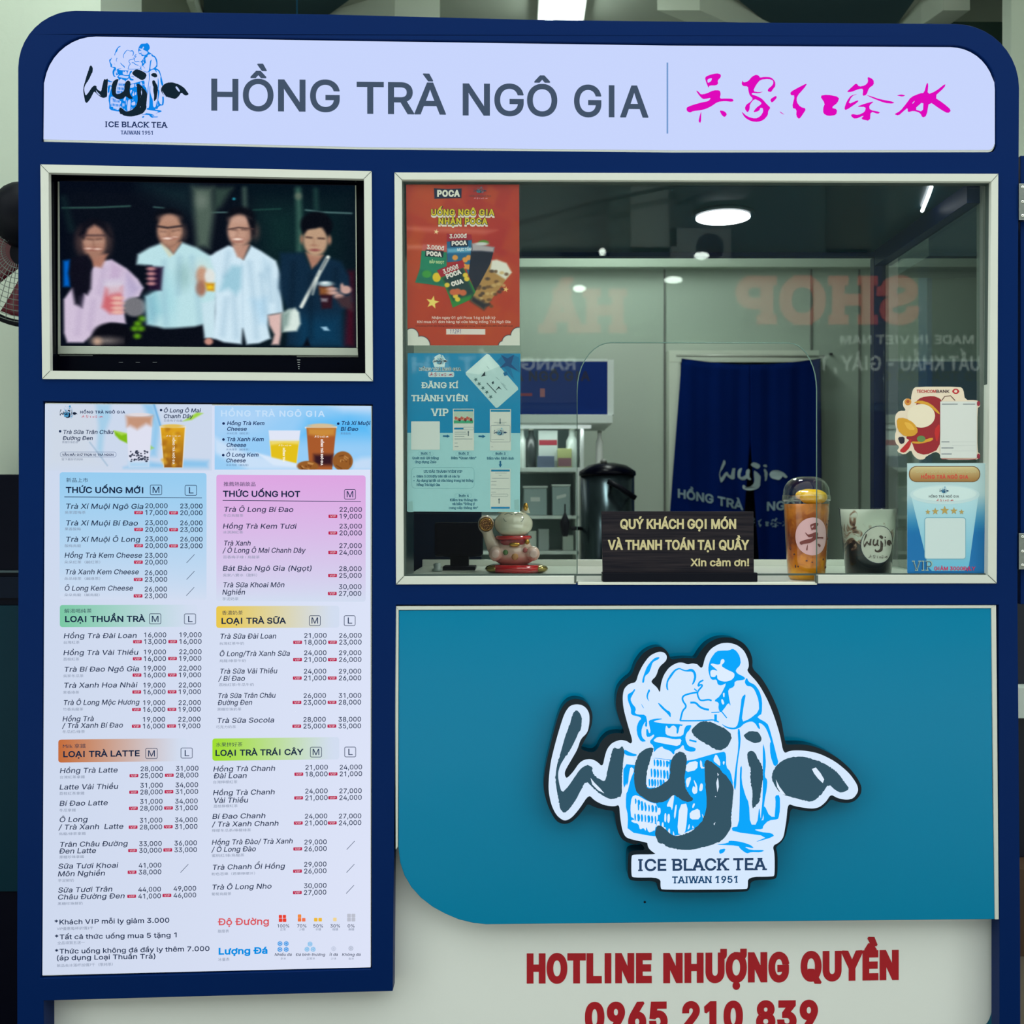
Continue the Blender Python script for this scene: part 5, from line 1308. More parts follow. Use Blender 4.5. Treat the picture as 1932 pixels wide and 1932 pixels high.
tel(TA, 742, 640, 60, 45, (176, 130, 112), 4, .8)
tpo(TA, (9, 10, 22), [(620, 690), (660, 600), (735, 560), (820, 590), (880, 700), (820, 640), (745, 600), (690, 640), (660, 720)], 4)
tst(TA, [(650, 692), (830, 690)], 12, (60, 44, 50), 2, .8); tst(TA, [(670, 745), (810, 740)], 16, (196, 160, 140), 3, .6)
tst(TA, [(690, 720), (735, 725)], 9, (80, 56, 52), 2, .7); tst(TA, [(760, 722), (800, 718)], 9, (80, 56, 52), 2, .7)
tel(TA, 735, 800, 62, 16, (150, 92, 82), 2, .7); tel(TA, 697, 797, 24, 8, (232, 200, 184), 1.5, .9); tel(TA, 768, 800, 26, 8, (232, 200, 184), 1.5, .9); tst(TA, [(738, 735), (732, 770)], 9, (136, 96, 82), 2.5, .6); tel(TA, 700, 765, 22, 16, (190, 144, 124), 4, .6); tel(TA, 785, 765, 20, 16, (186, 140, 120), 4, .6)
tpo(TA, (12, 12, 26), [(560, 880), (690, 850), (722, 940), (712, 1120), (685, 1170), (660, 1165), (640, 1272), (585, 1245), (560, 1100), (535, 1000)], 3.5)
tel(TA, 1060, 1265, 92, 78, (116, 116, 122), 3)
tpo(TA, (206, 196, 218), [(790, 1050), (955, 1030), (955, 1090), (810, 1110)], 3, .7)
tpo(TA, (204, 104, 112), [(830, 1110), (962, 1100), (960, 1315), (862, 1320), (800, 1270)], 4)
tpo(TA, (214, 206, 220), [(830, 1075), (962, 1065), (960, 1150), (850, 1170)], 5, .8)
for y in (1195, 1235, 1275, 1308): tel(TA, 925, y, 46, 17, (228, 176, 164), 2)
tel(TA, 880, 1502, 160, 108, (7, 8, 18), 3); tel(TA, 830, 1540, 100, 26, (120, 112, 110), 6)
tel(TA, 760, 1545, 34, 30, (206, 170, 146), 5, .9)
for x, y in ((1085, 1400), (1060, 1440), (1110, 1440), (1080, 1500), (1120, 1360)): tel(TA, x, y, 28, 22, (86, 146, 22), 3)
# man in pale cyan shirt
tel(TA, 1340, 540, 116, 75, (8, 10, 20), 4); tel(TA, 1450, 660, 34, 60, (110, 84, 76), 5, .6)
tpo(TA, (186, 224, 230), [(1080, 905), (1090, 840), (1180, 785), (1290, 742), (1372, 830), (1442, 738), (1560, 780), (1680, 850), (1730, 1000), (1720, 1150), (1690, 1300), (1706, 1490), (1640, 1512), (1610, 1400), (1540, 1420), (1400, 1432), (1290, 1434), (1160, 1405), (1150, 1180), (1260, 1120), (1200, 930), (1080, 920)], 3)
tpo(TA, (132, 192, 206), [(1150, 1180), (1240, 1120), (1280, 1300), (1200, 1400), (1155, 1390)], 8, .8)
tel(TA, 1450, 1010, 55, 100, (150, 190, 190), 8, .8); tel(TA, 1330, 1200, 60, 170, (160, 212, 222), 10, .7); tel(TA, 1600, 1000, 70, 110, (206, 222, 214), 8, .7)
tpo(TA, (176, 130, 108), [(1290, 735), (1440, 735), (1375, 835)], 2.5); tpo(TA, (214, 210, 178), [(1270, 745), (1300, 750), (1370, 840), (1340, 860)], 2.5, .8)
tel(TA, 1345, 645, 100, 128, (178, 134, 112), 3.5); tel(TA, 1345, 545, 75, 30, (186, 142, 122), 4, .8)
tst(TA, [(1245, 610), (1330, 622), (1450, 604)], 14, (40, 32, 38), 1.6); tst(TA, [(1275, 655), (1310, 655)], 10, (84, 60, 54), 2, .7); tst(TA, [(1370, 648), (1420, 640)], 10, (84, 60, 54), 2, .7)
tel(TA, 1345, 706, 56, 16, (156, 100, 88), 2, .7); tel(TA, 1326, 708, 32, 9, (240, 214, 200), 1.4); tel(TA, 1386, 695, 20, 6, (226, 190, 172), 1.4, .8); tst(TA, [(1345, 635), (1338, 675)], 10, (146, 104, 86), 2.5, .7); tel(TA, 1290, 665, 22, 18, (200, 156, 134), 4, .6); tel(TA, 1405, 660, 22, 18, (196, 150, 128), 4, .6); tpo(TA, (120, 86, 74), [(1250, 690), (1290, 745), (1345, 770), (1400, 745), (1440, 690), (1420, 740), (1345, 790), (1270, 740)], 4, .5)
tpo(TA, (34, 18, 46), [(1165, 935), (1292, 940), (1275, 1128), (1172, 1122)], 3)
for y in (955, 995, 1035, 1075): tel(TA, 1195, y, 34, 15, (196, 138, 140), 2, .9)
# hand with amber drink
tel(TA, 1600, 1010, 48, 76, (196, 152, 126), 3); tel(TA, 1590, 1110, 40, 62, (164, 112, 90), 3)
tel(TA, 1665, 1010, 44, 60, (222, 226, 222), 2.5); tpo(TA, (206, 146, 32), [(1625, 1065), (1705, 1065), (1700, 1132), (1640, 1128)], 2.5); tel(TA, 1665, 1100, 22, 14, (236, 200, 40), 2)
# man in white shirt
tpo(TB, (198, 226, 236), [(80, 1230), (195, 1200), (185, 1512), (104, 1512)], 2.5); tel(TB, 138, 1540, 34, 28, (196, 140, 126), 2)
tel(TB, 400, 525, 112, 82, (8, 10, 20), 4); tel(TB, 520, 645, 30, 60, (104, 78, 72), 5, .6)
tpo(TB, (206, 230, 243), [(150, 850), (200, 812), (300, 760), (350, 770), (420, 872), (482, 758), (560, 800), (680, 880), (722, 1000), (712, 1060), (735, 1300), (612, 1322), (608, 1400), (632, 1512), (540, 1552), (440, 1562), (410, 1432), (400, 1560), (260, 1546), (172, 1512), (190, 1300), (196, 1000)], 2.5)
tpo(TB, (150, 198, 216), [(260, 1010), (330, 920), (410, 930), (400, 1100), (360, 1160), (300, 1110), (230, 1130)], 5, .9)
tpo(TB, (176, 208, 226), [(580, 860), (640, 900), (600, 1050), (560, 1000)], 6, .6); tpo(TB, (170, 212, 238), [(480, 1200), (600, 1180), (610, 1400), (540, 1380)], 8, .6); tst(TB, [(410, 900), (412, 1430)], 7, (180, 208, 226), 2, .7)
tpo(TB, (186, 142, 124), [(330, 750), (470, 750), (420, 872), (370, 850)], 2.5)
tel(TB, 392, 640, 98, 132, (190, 148, 128), 3.5); tel(TB, 388, 548, 70, 28, (200, 160, 142), 4, .8); tpo(TB, (8, 10, 20), [(450, 520), (515, 560), (512, 660), (485, 690), (470, 600)], 3)
tst(TB, [(300, 628), (380, 612), (500, 622)], 9, (70, 50, 50), 1.4); tst(TB, [(330, 630), (365, 632)], 12, (90, 64, 58), 2, .8); tst(TB, [(410, 628), (450, 630)], 12, (90, 64, 58), 2, .8)
tel(TB, 378, 710, 52, 18, (166, 110, 98), 2, .7); tel(TB, 374, 707, 32, 9, (244, 222, 206), 1.4); tst(TB, [(378, 640), (362, 680)], 10, (156, 114, 98), 2.5, .7); tel(TB, 340, 668, 22, 18, (212, 172, 152), 4, .6); tpo(TB, (134, 98, 86), [(460, 600), (490, 640), (470, 720), (420, 765), (450, 700)], 5, .5); tst(TB, [(340, 732), (410, 730)], 8, (150, 96, 84), 2, .8)
tpo(TB, (218, 184, 178), [(612, 1325), (726, 1302), (716, 1480), (700, 1562), (640, 1562), (662, 1480), (622, 1400)], 2.5)
# man in dark teal shirt
tel(TB, 1005, 585, 128, 110, (5, 8, 18), 3)
tpo(TB, (14, 40, 62), [(715, 815), (900, 810), (965, 945), (1070, 840), (1200, 880), (1262, 1000), (1285, 1200), (1200, 1300), (1205, 1570), (760, 1570), (770, 1300), (700, 1100)], 4)
tpo(TB, (10, 60, 92), [(850, 1330), (1190, 1330), (1200, 1570), (850, 1570)], 15, .8); tpo(TB, (6, 10, 22), [(925, 1500), (890, 1575), (950, 1575)], 2)
tpo(TB, (168, 122, 102), [(918, 810), (1060, 830), (1010, 900), (965, 942)], 2.5)
tel(TB, 996, 712, 97, 126, (186, 152, 124), 3)
tpo(TB, (5, 8, 18), [(895, 660), (905, 560), (1000, 530), (1110, 570), (1110, 690), (1080, 640), (1060, 590), (1000, 612), (930, 622)], 2.5)
tel(TB, 886, 700, 14, 34, (150, 112, 92), 2); tel(TB, 1108, 705, 16, 36, (160, 120, 98), 2)
tst(TB, [(925, 684), (965, 688)], 13, (70, 48, 44), 1.6, .9); tst(TB, [(1020, 692), (1065, 694)], 13, (70, 48, 44), 1.6, .9); tst(TB, [(985, 700), (978, 745)], 8, (160, 118, 96), 2, .7)
tel(TB, 990, 788, 36, 11, (146, 84, 80), 1.6); tel(TB, 985, 750, 24, 9, (160, 112, 92), 2, .7)
tst(TB, [(1095, 845), (1000, 1020), (880, 1250)], 30, (222, 230, 222), 1.4); tst(TB, [(1085, 860), (1010, 1000)], 12, (70, 84, 92), 1.2); tst(TB, [(1028, 960), (970, 1150)], 16, (206, 216, 208), 1.4)
tpo(TB, (214, 230, 222), [(728, 1310), (780, 1270), (830, 1260), (862, 1300), (872, 1390), (842, 1450), (730, 1458)], 2.5); tpo(TB, (118, 146, 140), [(726, 1310), (790, 1280), (770, 1400), (726, 1450)], 5, .9)
tpo(TB, (46, 20, 32), [(1018, 1060), (1138, 1060), (1122, 1262), (1042, 1268)], 2.5); tpo(TB, (136, 84, 46), [(1022, 1090), (1128, 1090), (1120, 1150), (1028, 1150)], 3)
tel(TB, 1076, 1062, 62, 22, (164, 190, 196), 2); tel(TB, 1070, 1056, 20, 8, (228, 236, 238), 1.5)
for x, y, rx, ry in ((1125, 1105, 40, 16), (1135, 1135, 44, 16), (1180, 1165, 40, 22), (1235, 1110, 44, 34), (1205, 1080, 14, 22)): tel(TB, x, y, rx, ry, (196, 158, 148), 2)
tpo(TB, (64, 46, 52), [(1150, 1180), (1280, 1150), (1290, 1280), (1200, 1250)], 4)
tpo(TB, (214, 220, 226), [(1036, 1180), (1090, 1182), (1086, 1210), (1040, 1208)], 2, .5); tpo(TB, (150, 192, 216), [(1034, 1415), (1080, 1412), (1104, 1445), (1060, 1445)], 1.5)
for f_, pts in ((TA, [(1300, 900), (1290, 1100), (1310, 1400)]), (TA, [(1420, 860), (1410, 1150)]), (TA, [(1520, 860), (1560, 1100), (1580, 1380)]), (TA, [(1180, 1200), (1220, 1380)]), (TA, [(820, 960), (780, 1150)]), (TA, [(640, 1200), (600, 1480)]), (TA, [(730, 1230), (700, 1440)]), (TA, [(1010, 1000), (1060, 1130)]),
                (TB, [(300, 820), (270, 1000)]), (TB, [(470, 900), (500, 1200), (520, 1500)]), (TB, [(280, 1200), (250, 1480)]), (TB, [(340, 1180), (360, 1500)]), (TB, [(620, 950), (640, 1200)]), (TB, [(690, 1050), (700, 1280)]), (TB, [(560, 1000), (590, 1300)])):
    tst(f_, pts, 18, (120, 160, 186) if f_ is TB or pts[0][0] > 1100 else (160, 140, 178), 6, .38)
for f_, pts in ((TB, [(820, 900), (800, 1250)]), (TB, [(1160, 950), (1150, 1050)]), (TB, [(960, 1000), (950, 1500)])): tst(f_, pts, 20, (6, 24, 40), 6, .6)
cv.a = (cv.a + np.roll(cv.a, 2, 1) * .5 + np.roll(cv.a, -2, 1) * .5) / 2
cv.noise(5, 2)
cv.build('screen_picture', M['screen'], TV, 0.0424, S4)

# ------------------------------------------------------------------ big emblem sign on the teal panel
LS = thing('emblem_sign', 'large backlit die-cut emblem sign with dark brush letters on the teal panel', 'sign', (W(1325, 0)[0], 0.003, W(0, 1470)[2]))
MB().prism([BACKING], -0.030, 0.0038, at=-0.0303).build('sign_backing', M['acrylic'], LS, 0.0022, 2)
pr = Print(-0.0303)
pr.mapf = lambda px, py, layer: (W(px, py, -0.0303)[0], -0.0303 - 0.00015 * layer, W(px, py, -0.0303)[2])
pr.poly(FACE, (214, 233, 254), 0)
pr.build('light_panel', M['lightbox'], LS)
pr = Print(0); pr.mapf = lambda px, py, layer: (W(px, py, -0.0303)[0], -0.0305 - 0.00015 * layer, W(px, py, -0.0303)[2])
emblem(pr, lambda x, y: (x, y), (52, 84, 100), (8, 166, 252), (222, 238, 255))
roman(pr, 'ICE BLACK TEA', 1203.9, 1643.6, 1447, 23, (40, 66, 100), tilt=-0.009)
roman(pr, 'TAIWAN 1951', 1267.9, 1666.6, 1391.8, 13.2, (24, 70, 112), tilt=-0.009)
pr.build('emblem_print', M['lightbox'], LS)
tag(MB().ell(W(1216.5, 1702, 0.004), (0.0023, 0.0012, 0.0023), 12, 8).build('rivet_head', M['black']), 'small dark rivet on the teal panel below the emblem sign', 'rivet')
# ------------------------------------------------------------------ posters and stickers on the glass
def sleeve(parent, x0, y0, x1, y1, y=0.0098):
    MB().prism([[(x0, y0), (x1, y0), (x1, y1), (x0, y1)]], y - 0.0004, y).build('clear_sleeve', M['clear'], parent)

PO = thing('snack_poster', 'orange poster with crisp bags and drinks, upper left of the serving window', 'poster', W(873, 500, 0.011))
PZ = zr(730, 310, 400 / 1932)
cv = Canvas(767, 348.3, 980, 651.6, 1.6, (178, 54, 36))
rs = np.random.RandomState(11)
for k in range(26):
    x, y = 175 + rs.rand() * 1030, 190 + rs.rand() * 1450; w = 90 + rs.rand() * 160
    cv.poly(PZ((x, y - w), (x + w, y - w * .3), (x + w * .5, y + w), (x - w * .6, y + w * .5)), ((186, 74, 36), (164, 38, 40), (192, 82, 32), (170, 38, 36))[k % 4], 6, 0.5)
cv.poly(PZ((175, 1100), (1210, 1100), (1210, 1650), (175, 1650)), (184, 64, 24), 60, 0.6)
cv.poly(PZ((175, 565), (700, 580), (1010, 600), (900, 640), (420, 620), (175, 600)), (226, 130, 118), 5, .45)
cv.poly(PZ((175, 735), (560, 730), (540, 770), (175, 775)), (226, 140, 126), 5, .5)
cv.poly(PZ((432, 218), (560, 226), (684, 220), (680, 306), (560, 310), (436, 314)), (14, 24, 62), 1.2)
# crisp bags
cv.poly(PZ((314, 786), (545, 800), (540, 1000), (520, 1116), (380, 1092), (254, 1076), (296, 960)), (22, 128, 96), 1.2)
cv.poly(PZ((300, 960), (530, 1000), (518, 1108), (262, 1070)), (18, 104, 84), 4, .8)
cv.poly(PZ((330, 730), (540, 745), (545, 800), (316, 786)), (196, 96, 96), 2, .8)
cv.poly(PZ((352, 778), (515, 792), (510, 850), (345, 838)), (10, 30, 44), 1)
cv.ell(*PZ((450, 1030))[0], 8, 9, (226, 190, 40), 1.5); cv.ell(*PZ((360, 1000))[0], 9, 7, (60, 150, 60), 2)
cv.poly(PZ((545, 690), (775, 680), (760, 960), (740, 1010), (700, 880), (548, 892)), (26, 96, 140), 1.2)
cv.poly(PZ((545, 632), (770, 640), (775, 690), (545, 705)), (158, 24, 48), 1.2)
cv.poly(PZ((548, 768), (770, 756), (768, 800), (550, 806)), (120, 186, 214), 3, .8)
cv.poly(PZ((575, 700), (740, 690), (738, 750), (580, 752)), (12, 30, 58), 1)
for x, y in ((710, 870), (745, 850), (705, 930), (740, 935), (620, 850)): cv.ell(*PZ((x, y))[0], 5.5, 5, (224, 150, 70), 1.5)
cv.poly(PZ((690, 936), (740, 1030), (832, 1200), (700, 1260), (595, 1306), (560, 1200), (490, 1030)), (40, 130, 56), 1.2)
cv.poly(PZ((690, 940), (790, 1180), (600, 1240), (505, 1040)), (14, 46, 58), 4, .9)
cv.poly(PZ((452, 966), (688, 870), (706, 936), (490, 1032)), (164, 22, 46), 1.2)
for x, y in ((712, 1010), (725, 1045), (545, 1100), (620, 1200), (640, 1230)): cv.ell(*PZ((x, y))[0], 5, 4.5, (230, 196, 60), 1.5)
for x, y in ((640, 1160), (690, 1170), (600, 1165)): cv.ell(*PZ((x, y))[0], 7, 6, (206, 100, 60), 2)
# drinks
cv.poly(PZ((772, 722), (980, 760), (930, 950), (880, 1150), (800, 1150), (742, 1010), (760, 860)), (16, 22, 46), 1.2)
cv.poly(PZ((772, 720), (980, 755), (972, 800), (860, 790), (776, 790)), (176, 166, 170), 3)
cv.ell(*PZ((880, 712))[0], 10, 4.5, (90, 136, 50), 1.5); cv.ell(*PZ((860, 725))[0], 13, 3, (206, 206, 206), 1.5)
cv.poly(PZ((955, 880), (1135, 985), (880, 1326), (758, 1246)), (176, 132, 74), 1.2)
cv.poly(PZ((955, 875), (1000, 868), (1090, 900), (1138, 985), (1080, 1050), (940, 960)), (226, 222, 210), 3)
for k in range(30):
    t, u = rs.rand(), rs.rand()
    q = PZ((955 + 180 * u - 190 * t * 1.0, 920 + 100 * u + 290 * t))[0]; cv.ell(q[0], q[1], 3 + 2 * rs.rand(), 3, ((96, 64, 36), (206, 170, 110), (60, 44, 40))[k % 3], 2, .8)
cv.poly(PZ((775, 1200), (920, 1280), (880, 1326), (758, 1246)), (28, 26, 40), 5)
for x, y, r, c in ((410, 1258, 62, (238, 214, 108)), (1082, 1140, 27, (236, 196, 120)), (450, 615, 24, (240, 214, 160))):
    q = PZ((x, y))[0]; R = r * .207
    cv.poly([(q[0] + (R if k % 2 == 0 else R * .42) * math.sin(math.pi * k / 5 + .2), q[1] - (R if k % 2 == 0 else R * .42) * math.cos(math.pi * k / 5 + .2)) for k in range(10)], c, 0.8)
for cx, cy, r in ((215, 1560, 62), (300, 1650, 82), (200, 1640, 70), (1200, 1560, 72), (1110, 1620, 62), (1180, 1650, 80), (1055, 1652, 40)):
    cv.ell(*PZ((cx, cy))[0], r * .207 + 1.2, r * .207 + 1.2, (30, 34, 56), 0.8)
for cx, cy, r in ((215, 1560, 62), (300, 1650, 82), (200, 1640, 70), (1200, 1560, 72), (1110, 1620, 62), (1180, 1650, 80), (1055, 1652, 40)):
    cv.ell(*PZ((cx, cy))[0], r * .207, r * .207, (214, 216, 206), 0.8)
cv.poly(PZ((533, 1500), (892, 1502), (892, 1553), (533, 1551)), (222, 212, 206), 0.8)
cv.build('poster_picture', M['poster'], PO, 0.0105, [(766.2, 348.3), (979.5, 348.3), (980.6, 651.6), (769.2, 651.6)])
MB().prism([[(766.2, 348.3), (979.5, 348.3), (980.6, 651.6), (769.2, 651.6)]], 0.0107, 0.0117, at=0.0105).build('poster_paper', M['white_panel'], PO)
pr = Print(0.0105)
def pz(pr, s, x0, b, x1, cap, col, **k):
    a, c = PZ((x0, b), (x1, b)); pr.text(s, a[0], a[1], c[0], cap * .207, col, **k)
pz(pr, 'POCA', 458, 296, 664, 62, (228, 226, 214), bold=0.05)
for s, x0, b, x1, cp in (('UỐNG NGÔ GIA', 404, 466, 978, 58), ('NHẬN POCA', 470, 546, 916, 58)):
    pz(pr, s, x0 - 2, b + 22, x1 + 2, cp, (222, 214, 200), bold=0.09, layer=1)
    pz(pr, s, x0 - 4, b + 4, x1 + 4, cp + 6, (44, 44, 34), bold=0.085, layer=2)
    pz(pr, s, x0, b, x1, cp, (214, 190, 40), bold=0.035, layer=3)
W_ = (228, 220, 214)
pz(pr, '3.000đ', 570, 676, 728, 40, W_, bold=0.03, tilt=-0.04); pz(pr, 'POCA', 590, 742, 728, 42, W_, bold=0.06, tilt=-0.05)
pz(pr, '3.000đ', 364, 772, 522, 40, W_, bold=0.03, tilt=0.08); pz(pr, 'POCA', 360, 832, 498, 44, W_, bold=0.06, tilt=0.08)
pz(pr, '3.000đ', 520, 1000, 668, 42, W_, bold=0.03, rot=-0.38); pz(pr, 'POCA', 548, 1046, 690, 46, W_, bold=0.06, rot=-0.36); pz(pr, 'CUA', 592, 1116, 704, 44, W_, bold=0.07, rot=-0.3)
pz(pr, 'BẮP NGỌT', 388, 902, 522, 26, (176, 206, 150), bold=0.04, tilt=0.04); pz(pr, 'MỰC TẨM', 640, 792, 770, 26, (206, 224, 230), bold=0.03, tilt=-0.05)
pz(pr, 'Nhận ngay 01 gói Poca 16g vị bất kỳ', 410, 1410, 990, 25, (228, 190, 180), bold=0.03)
pz(pr, 'Khi mua 01 đơn hàng tại cửa hàng Hồng Trà Ngô Gia', 275, 1448, 1126, 25, (228, 190, 180), bold=0.03)
pz(pr, 'Chương trình áp dụng tại các cửa hàng Hồng Trà Ngô Gia đến khi hết quà', 262, 1478, 1146, 11, (70, 30, 28), bold=0.01)
pz(pr, '11291', 572, 1540, 672, 36, (30, 40, 130), bold=0.0, shear=0.15)
emblem(pr, emblem_tf(*PZ((790, 222))[0], *PZ((910, 262))[0]), (40, 60, 80), (60, 130, 150), (220, 210, 206), detail=False)
pz(pr, 'HỒNG TRÀ NGÔ GIA', 752, 296, 948, 14, (90, 60, 60), bold=0.02); calligraphy(pr, calli_tf(*PZ((790, 302))[0], *PZ((920, 318))[0]), (232, 170, 180))
pr.build('poster_lettering', M['print'], PO)
sleeve(PO, 762.5, 345.5, 983, 663)

VP = thing('membership_poster', 'blue and pale membership poster below the orange snack poster', 'poster', W(875, 816, 0.011))
VZ = zr(740, 640, 300 / 1656)
pr = Print(0.0105)
V4 = [(769, 666.3), (982, 667), (981, 966), (768, 965)]
MB().prism([V4], 0.0107, 0.0117, at=0.0105).build('poster_paper', M['white_panel'], VP)
pr.poly(V4, (158, 206, 210), 0)
pr.poly([(769, 666.3), (982, 667), (981.4, 817), (768.5, 816.6)], (0, 132, 178), 1)
def vz(s, x0, b, x1, cap, col, **k):
    a, c = VZ((x0, b), (x1, b)); pr.text(s, a[0], a[1], c[0], cap * .1812, col, **k)
INKB = (0, 96, 128)
pr.poly(VZ((440, 290), (420, 230), (445, 180), (490, 155), (530, 170), (550, 205), (575, 225), (550, 250), (545, 290)), (196, 220, 222), 2)
emblem(pr, emblem_tf(*VZ((428, 195))[0], *VZ((575, 262))[0]), (18, 40, 60), (70, 150, 180), (196, 220, 222), 3, detail=False)
vz('HỒNG TRÀ NGÔ GIA', 278, 330, 716, 36, (196, 222, 224), bold=0.09, layer=2); vz('HỒNG TRÀ NGÔ GIA', 280, 328, 714, 32, (24, 48, 76), bold=0.02, layer=3)
pr.rrect(*VZ((375, 340))[0], *VZ((645, 394))[0], 3, (190, 212, 214), 2); calligraphy(pr, calli_tf(*VZ((385, 346))[0], *VZ((634, 388))[0]), (170, 30, 80), 3)
for s, x0, b, x1, cp in (('ĐĂNG KÍ', 303, 510, 688, 62), ('THÀNH VIÊN', 198, 646, 790, 64), ('VIP', 402, 800, 586, 78)):
    vz(s, x0 + 3, b + 3, x1 + 3, cp, (0, 80, 120), bold=0.026, serif=True, layer=2); vz(s, x0, b, x1, cp, (204, 222, 218), bold=0.030, serif=True, layer=3)
# folded member card with a blue ribbon
pr.poly(VZ((985, 152), (1010, 160), (1308, 500), (1312, 525), (1100, 712), (1080, 716), (768, 370), (765, 345)), (180, 210, 210), 2)
pr.poly(VZ((765, 345), (985, 152), (1010, 160), (1120, 280), (900, 370)), (200, 224, 222), 3)
pr.poly(VZ((1090, 230), (1160, 155), (1230, 150), (1320, 190), (1330, 350), (1230, 290), (1270, 420), (1170, 300)), (0, 112, 160), 4)
pr.poly(VZ((1130, 160), (1200, 200), (1270, 160), (1240, 260), (1310, 330), (1200, 280), (1120, 300), (1180, 240)), (20, 70, 116), 5)
pr.poly(VZ((1155, 350), (1190, 335), (1205, 370), (1170, 385)), (10, 96, 140), 5)
pr.poly(VZ((925, 390), (965, 335), (970, 380), (1000, 370)), (24, 44, 56), 4); pr.line(VZ((985, 455), (1085, 560)), 1.4, (40, 70, 76), 4); pr.poly(VZ((1070, 540), (1110, 490), (1140, 525), (1110, 510)), (24, 44, 56), 4)
pr.poly(VZ((1035, 450), (1055, 435), (1060, 460), (1045, 470)), (40, 70, 80), 4)
for x, y in ((870, 420), (905, 465), (945, 508), (985, 552), (1025, 600)): pr.star(*VZ((x, y))[0], 24 * .1812, (70, 110, 112), 4, rot=0.7)
for a, b in (((985, 280), (1010, 310)), ((1080, 395), (1115, 425)), ((1130, 450), (1195, 530)), ((1150, 460), (1180, 490))): pr.line(VZ(a, b), 0.8, (130, 160, 165), 4)
# white square and the three telephone screens
BGE = (206, 212, 204)
pr.rrect(*VZ((197, 856))[0], *VZ((496, 1151))[0], 1, (206, 216, 212), 2)
for (a, b, c, d) in ((632, 724, 852, 1157), (1017, 728, 1237, 1158), (1022, 1350, 1232, 1768)):
    pr.rect(*VZ((a, b))[0], *VZ((c, d))[0], BGE, 2); pr.rect(*VZ((a + 8, b + 8))[0], *VZ((c - 8, b + 28))[0], (0, 128, 170), 3)
pr.rect(*VZ((642, 755))[0], *VZ((843, 850))[0], (176, 196, 178), 3); pr.rect(*VZ((642, 846))[0], *VZ((843, 876))[0], (60, 160, 120), 4)
for k in range(9): pr.disc(*VZ((662 + k * 20, 822 + 8 * (k % 3)))[0], 2.3, 3.2, ((196, 90, 80), (206, 130, 100), (150, 60, 60))[k % 3], 4)
pr.rect(*VZ((645, 920))[0], *VZ((742, 940))[0], (0, 122, 168), 3); pr.frame(*VZ((740, 915))[0], *VZ((848, 945))[0], 2, 0.5, (110, 140, 150), 3)
for y, x1 in ((965, 770), (985, 780), (1008, 750), (1035, 835), (1078, 680), (1115, 690)): pr.rect(*VZ((650, y))[0], *VZ((x1, y + 7))[0], (150, 164, 164), 3)
pr.frame(*VZ((1025, 897))[0], *VZ((1228, 1072))[0], 2, 0.5, (70, 100, 116), 3)
emblem(pr, emblem_tf(*VZ((1058, 945))[0], *VZ((1198, 1000))[0]), (24, 60, 92), (120, 180, 200), BGE, 4, detail=False)
for y, x0, x1 in ((862, 1060, 1190), (880, 1090, 1170), (1042, 1035, 1165), (1118, 1030, 1050), (1390, 1070, 1190), (1414, 1110, 1140), (1445, 1040, 1215), (1478, 1030, 1085), (1515, 1030, 1085), (1555, 1030, 1222), (1590, 1030, 1080)): pr.rect(*VZ((x0, y))[0], *VZ((x1, y + 6))[0], (160, 172, 170), 3)
pr.frame(*VZ((1030, 1612))[0], *VZ((1206, 1640))[0], 2.4, 0.5, (110, 130, 136), 3); pr.rect(*VZ((1030, 1745))[0], *VZ((1224, 1765))[0], (0, 128, 180), 3)
def arrow(x0, y0, x1, y1, w, col):
    (ax, ay), (bx, by) = VZ((x0, y0), (x1, y1)); L = math.hypot(bx - ax, by - ay); ux, uy = (bx - ax) / L, (by - ay) / L; w *= .1812
    hx, hy = bx - ux * w * 1.9, by - uy * w * 1.9; nx, ny = -uy, ux
    pr.poly([(ax + nx * w * .45, ay + ny * w * .45), (hx + nx * w * .45, hy + ny * w * .45), (hx + nx * w, hy + ny * w), (bx, by), (hx - nx * w, hy - ny * w), (hx - nx * w * .45, hy - ny * w * .45), (ax - nx * w * .45, ay - ny * w * .45)], col, 4)
arrow(528, 1008, 602, 1010, 17, (0, 96, 140)); arrow(898, 1010, 972, 1012, 17, (0, 96, 140)); arrow(1126, 1268, 1126, 1336, 17, (0, 100, 146))
arrow(793, 1008, 793, 952, 10, (60, 90, 100)); arrow(1124, 826, 1124, 886, 10, (60, 90, 100)); arrow(1113, 1712, 1113, 1654, 10, (70, 96, 104))
for s, x0, b, x1 in (('Bước 1', 298, 1202, 398), ('Quét mã QR bằng', 208, 1250, 485), ('ứng dụng Zalo', 236, 1290, 460), ('Bước 2', 690, 1202, 797), ('Bấm "Quan tâm"', 612, 1250, 877), ('Bước 3', 1075, 1204, 1180), ('Bấm vào hình ảnh', 985, 1252, 1268),
        ('ƯU ĐÃI THÀNH VIÊN VIP', 328, 1390, 730), ('Giảm 3.000đ/ly trên tất cả các ly', 253, 1440, 706), ('Áp dụng tại tất cả cửa hàng trong hệ thống', 253, 1484, 845), ('Hồng Trà Ngô Gia', 253, 1528, 498), ('Bước 4', 692, 1642, 797), ('Kiểm tra thông tin', 600, 1686, 888), ('và bấm "Đồng ý', 623, 1727, 862), ('cung cấp thông tin"', 590, 1768, 894)):
    vz(s, x0, b, x1, 25, INKB, bold=0.022, serif=True, layer=2)
for x in (227, ):
    for y in (1432, 1474): pr.disc(*VZ((x, y))[0], 0.9, 0.9, INKB, 2)
pr.frame(*VZ((200, 1333))[0], *VZ((855, 1555))[0], 8, 0.5, (110, 170, 178), 2)
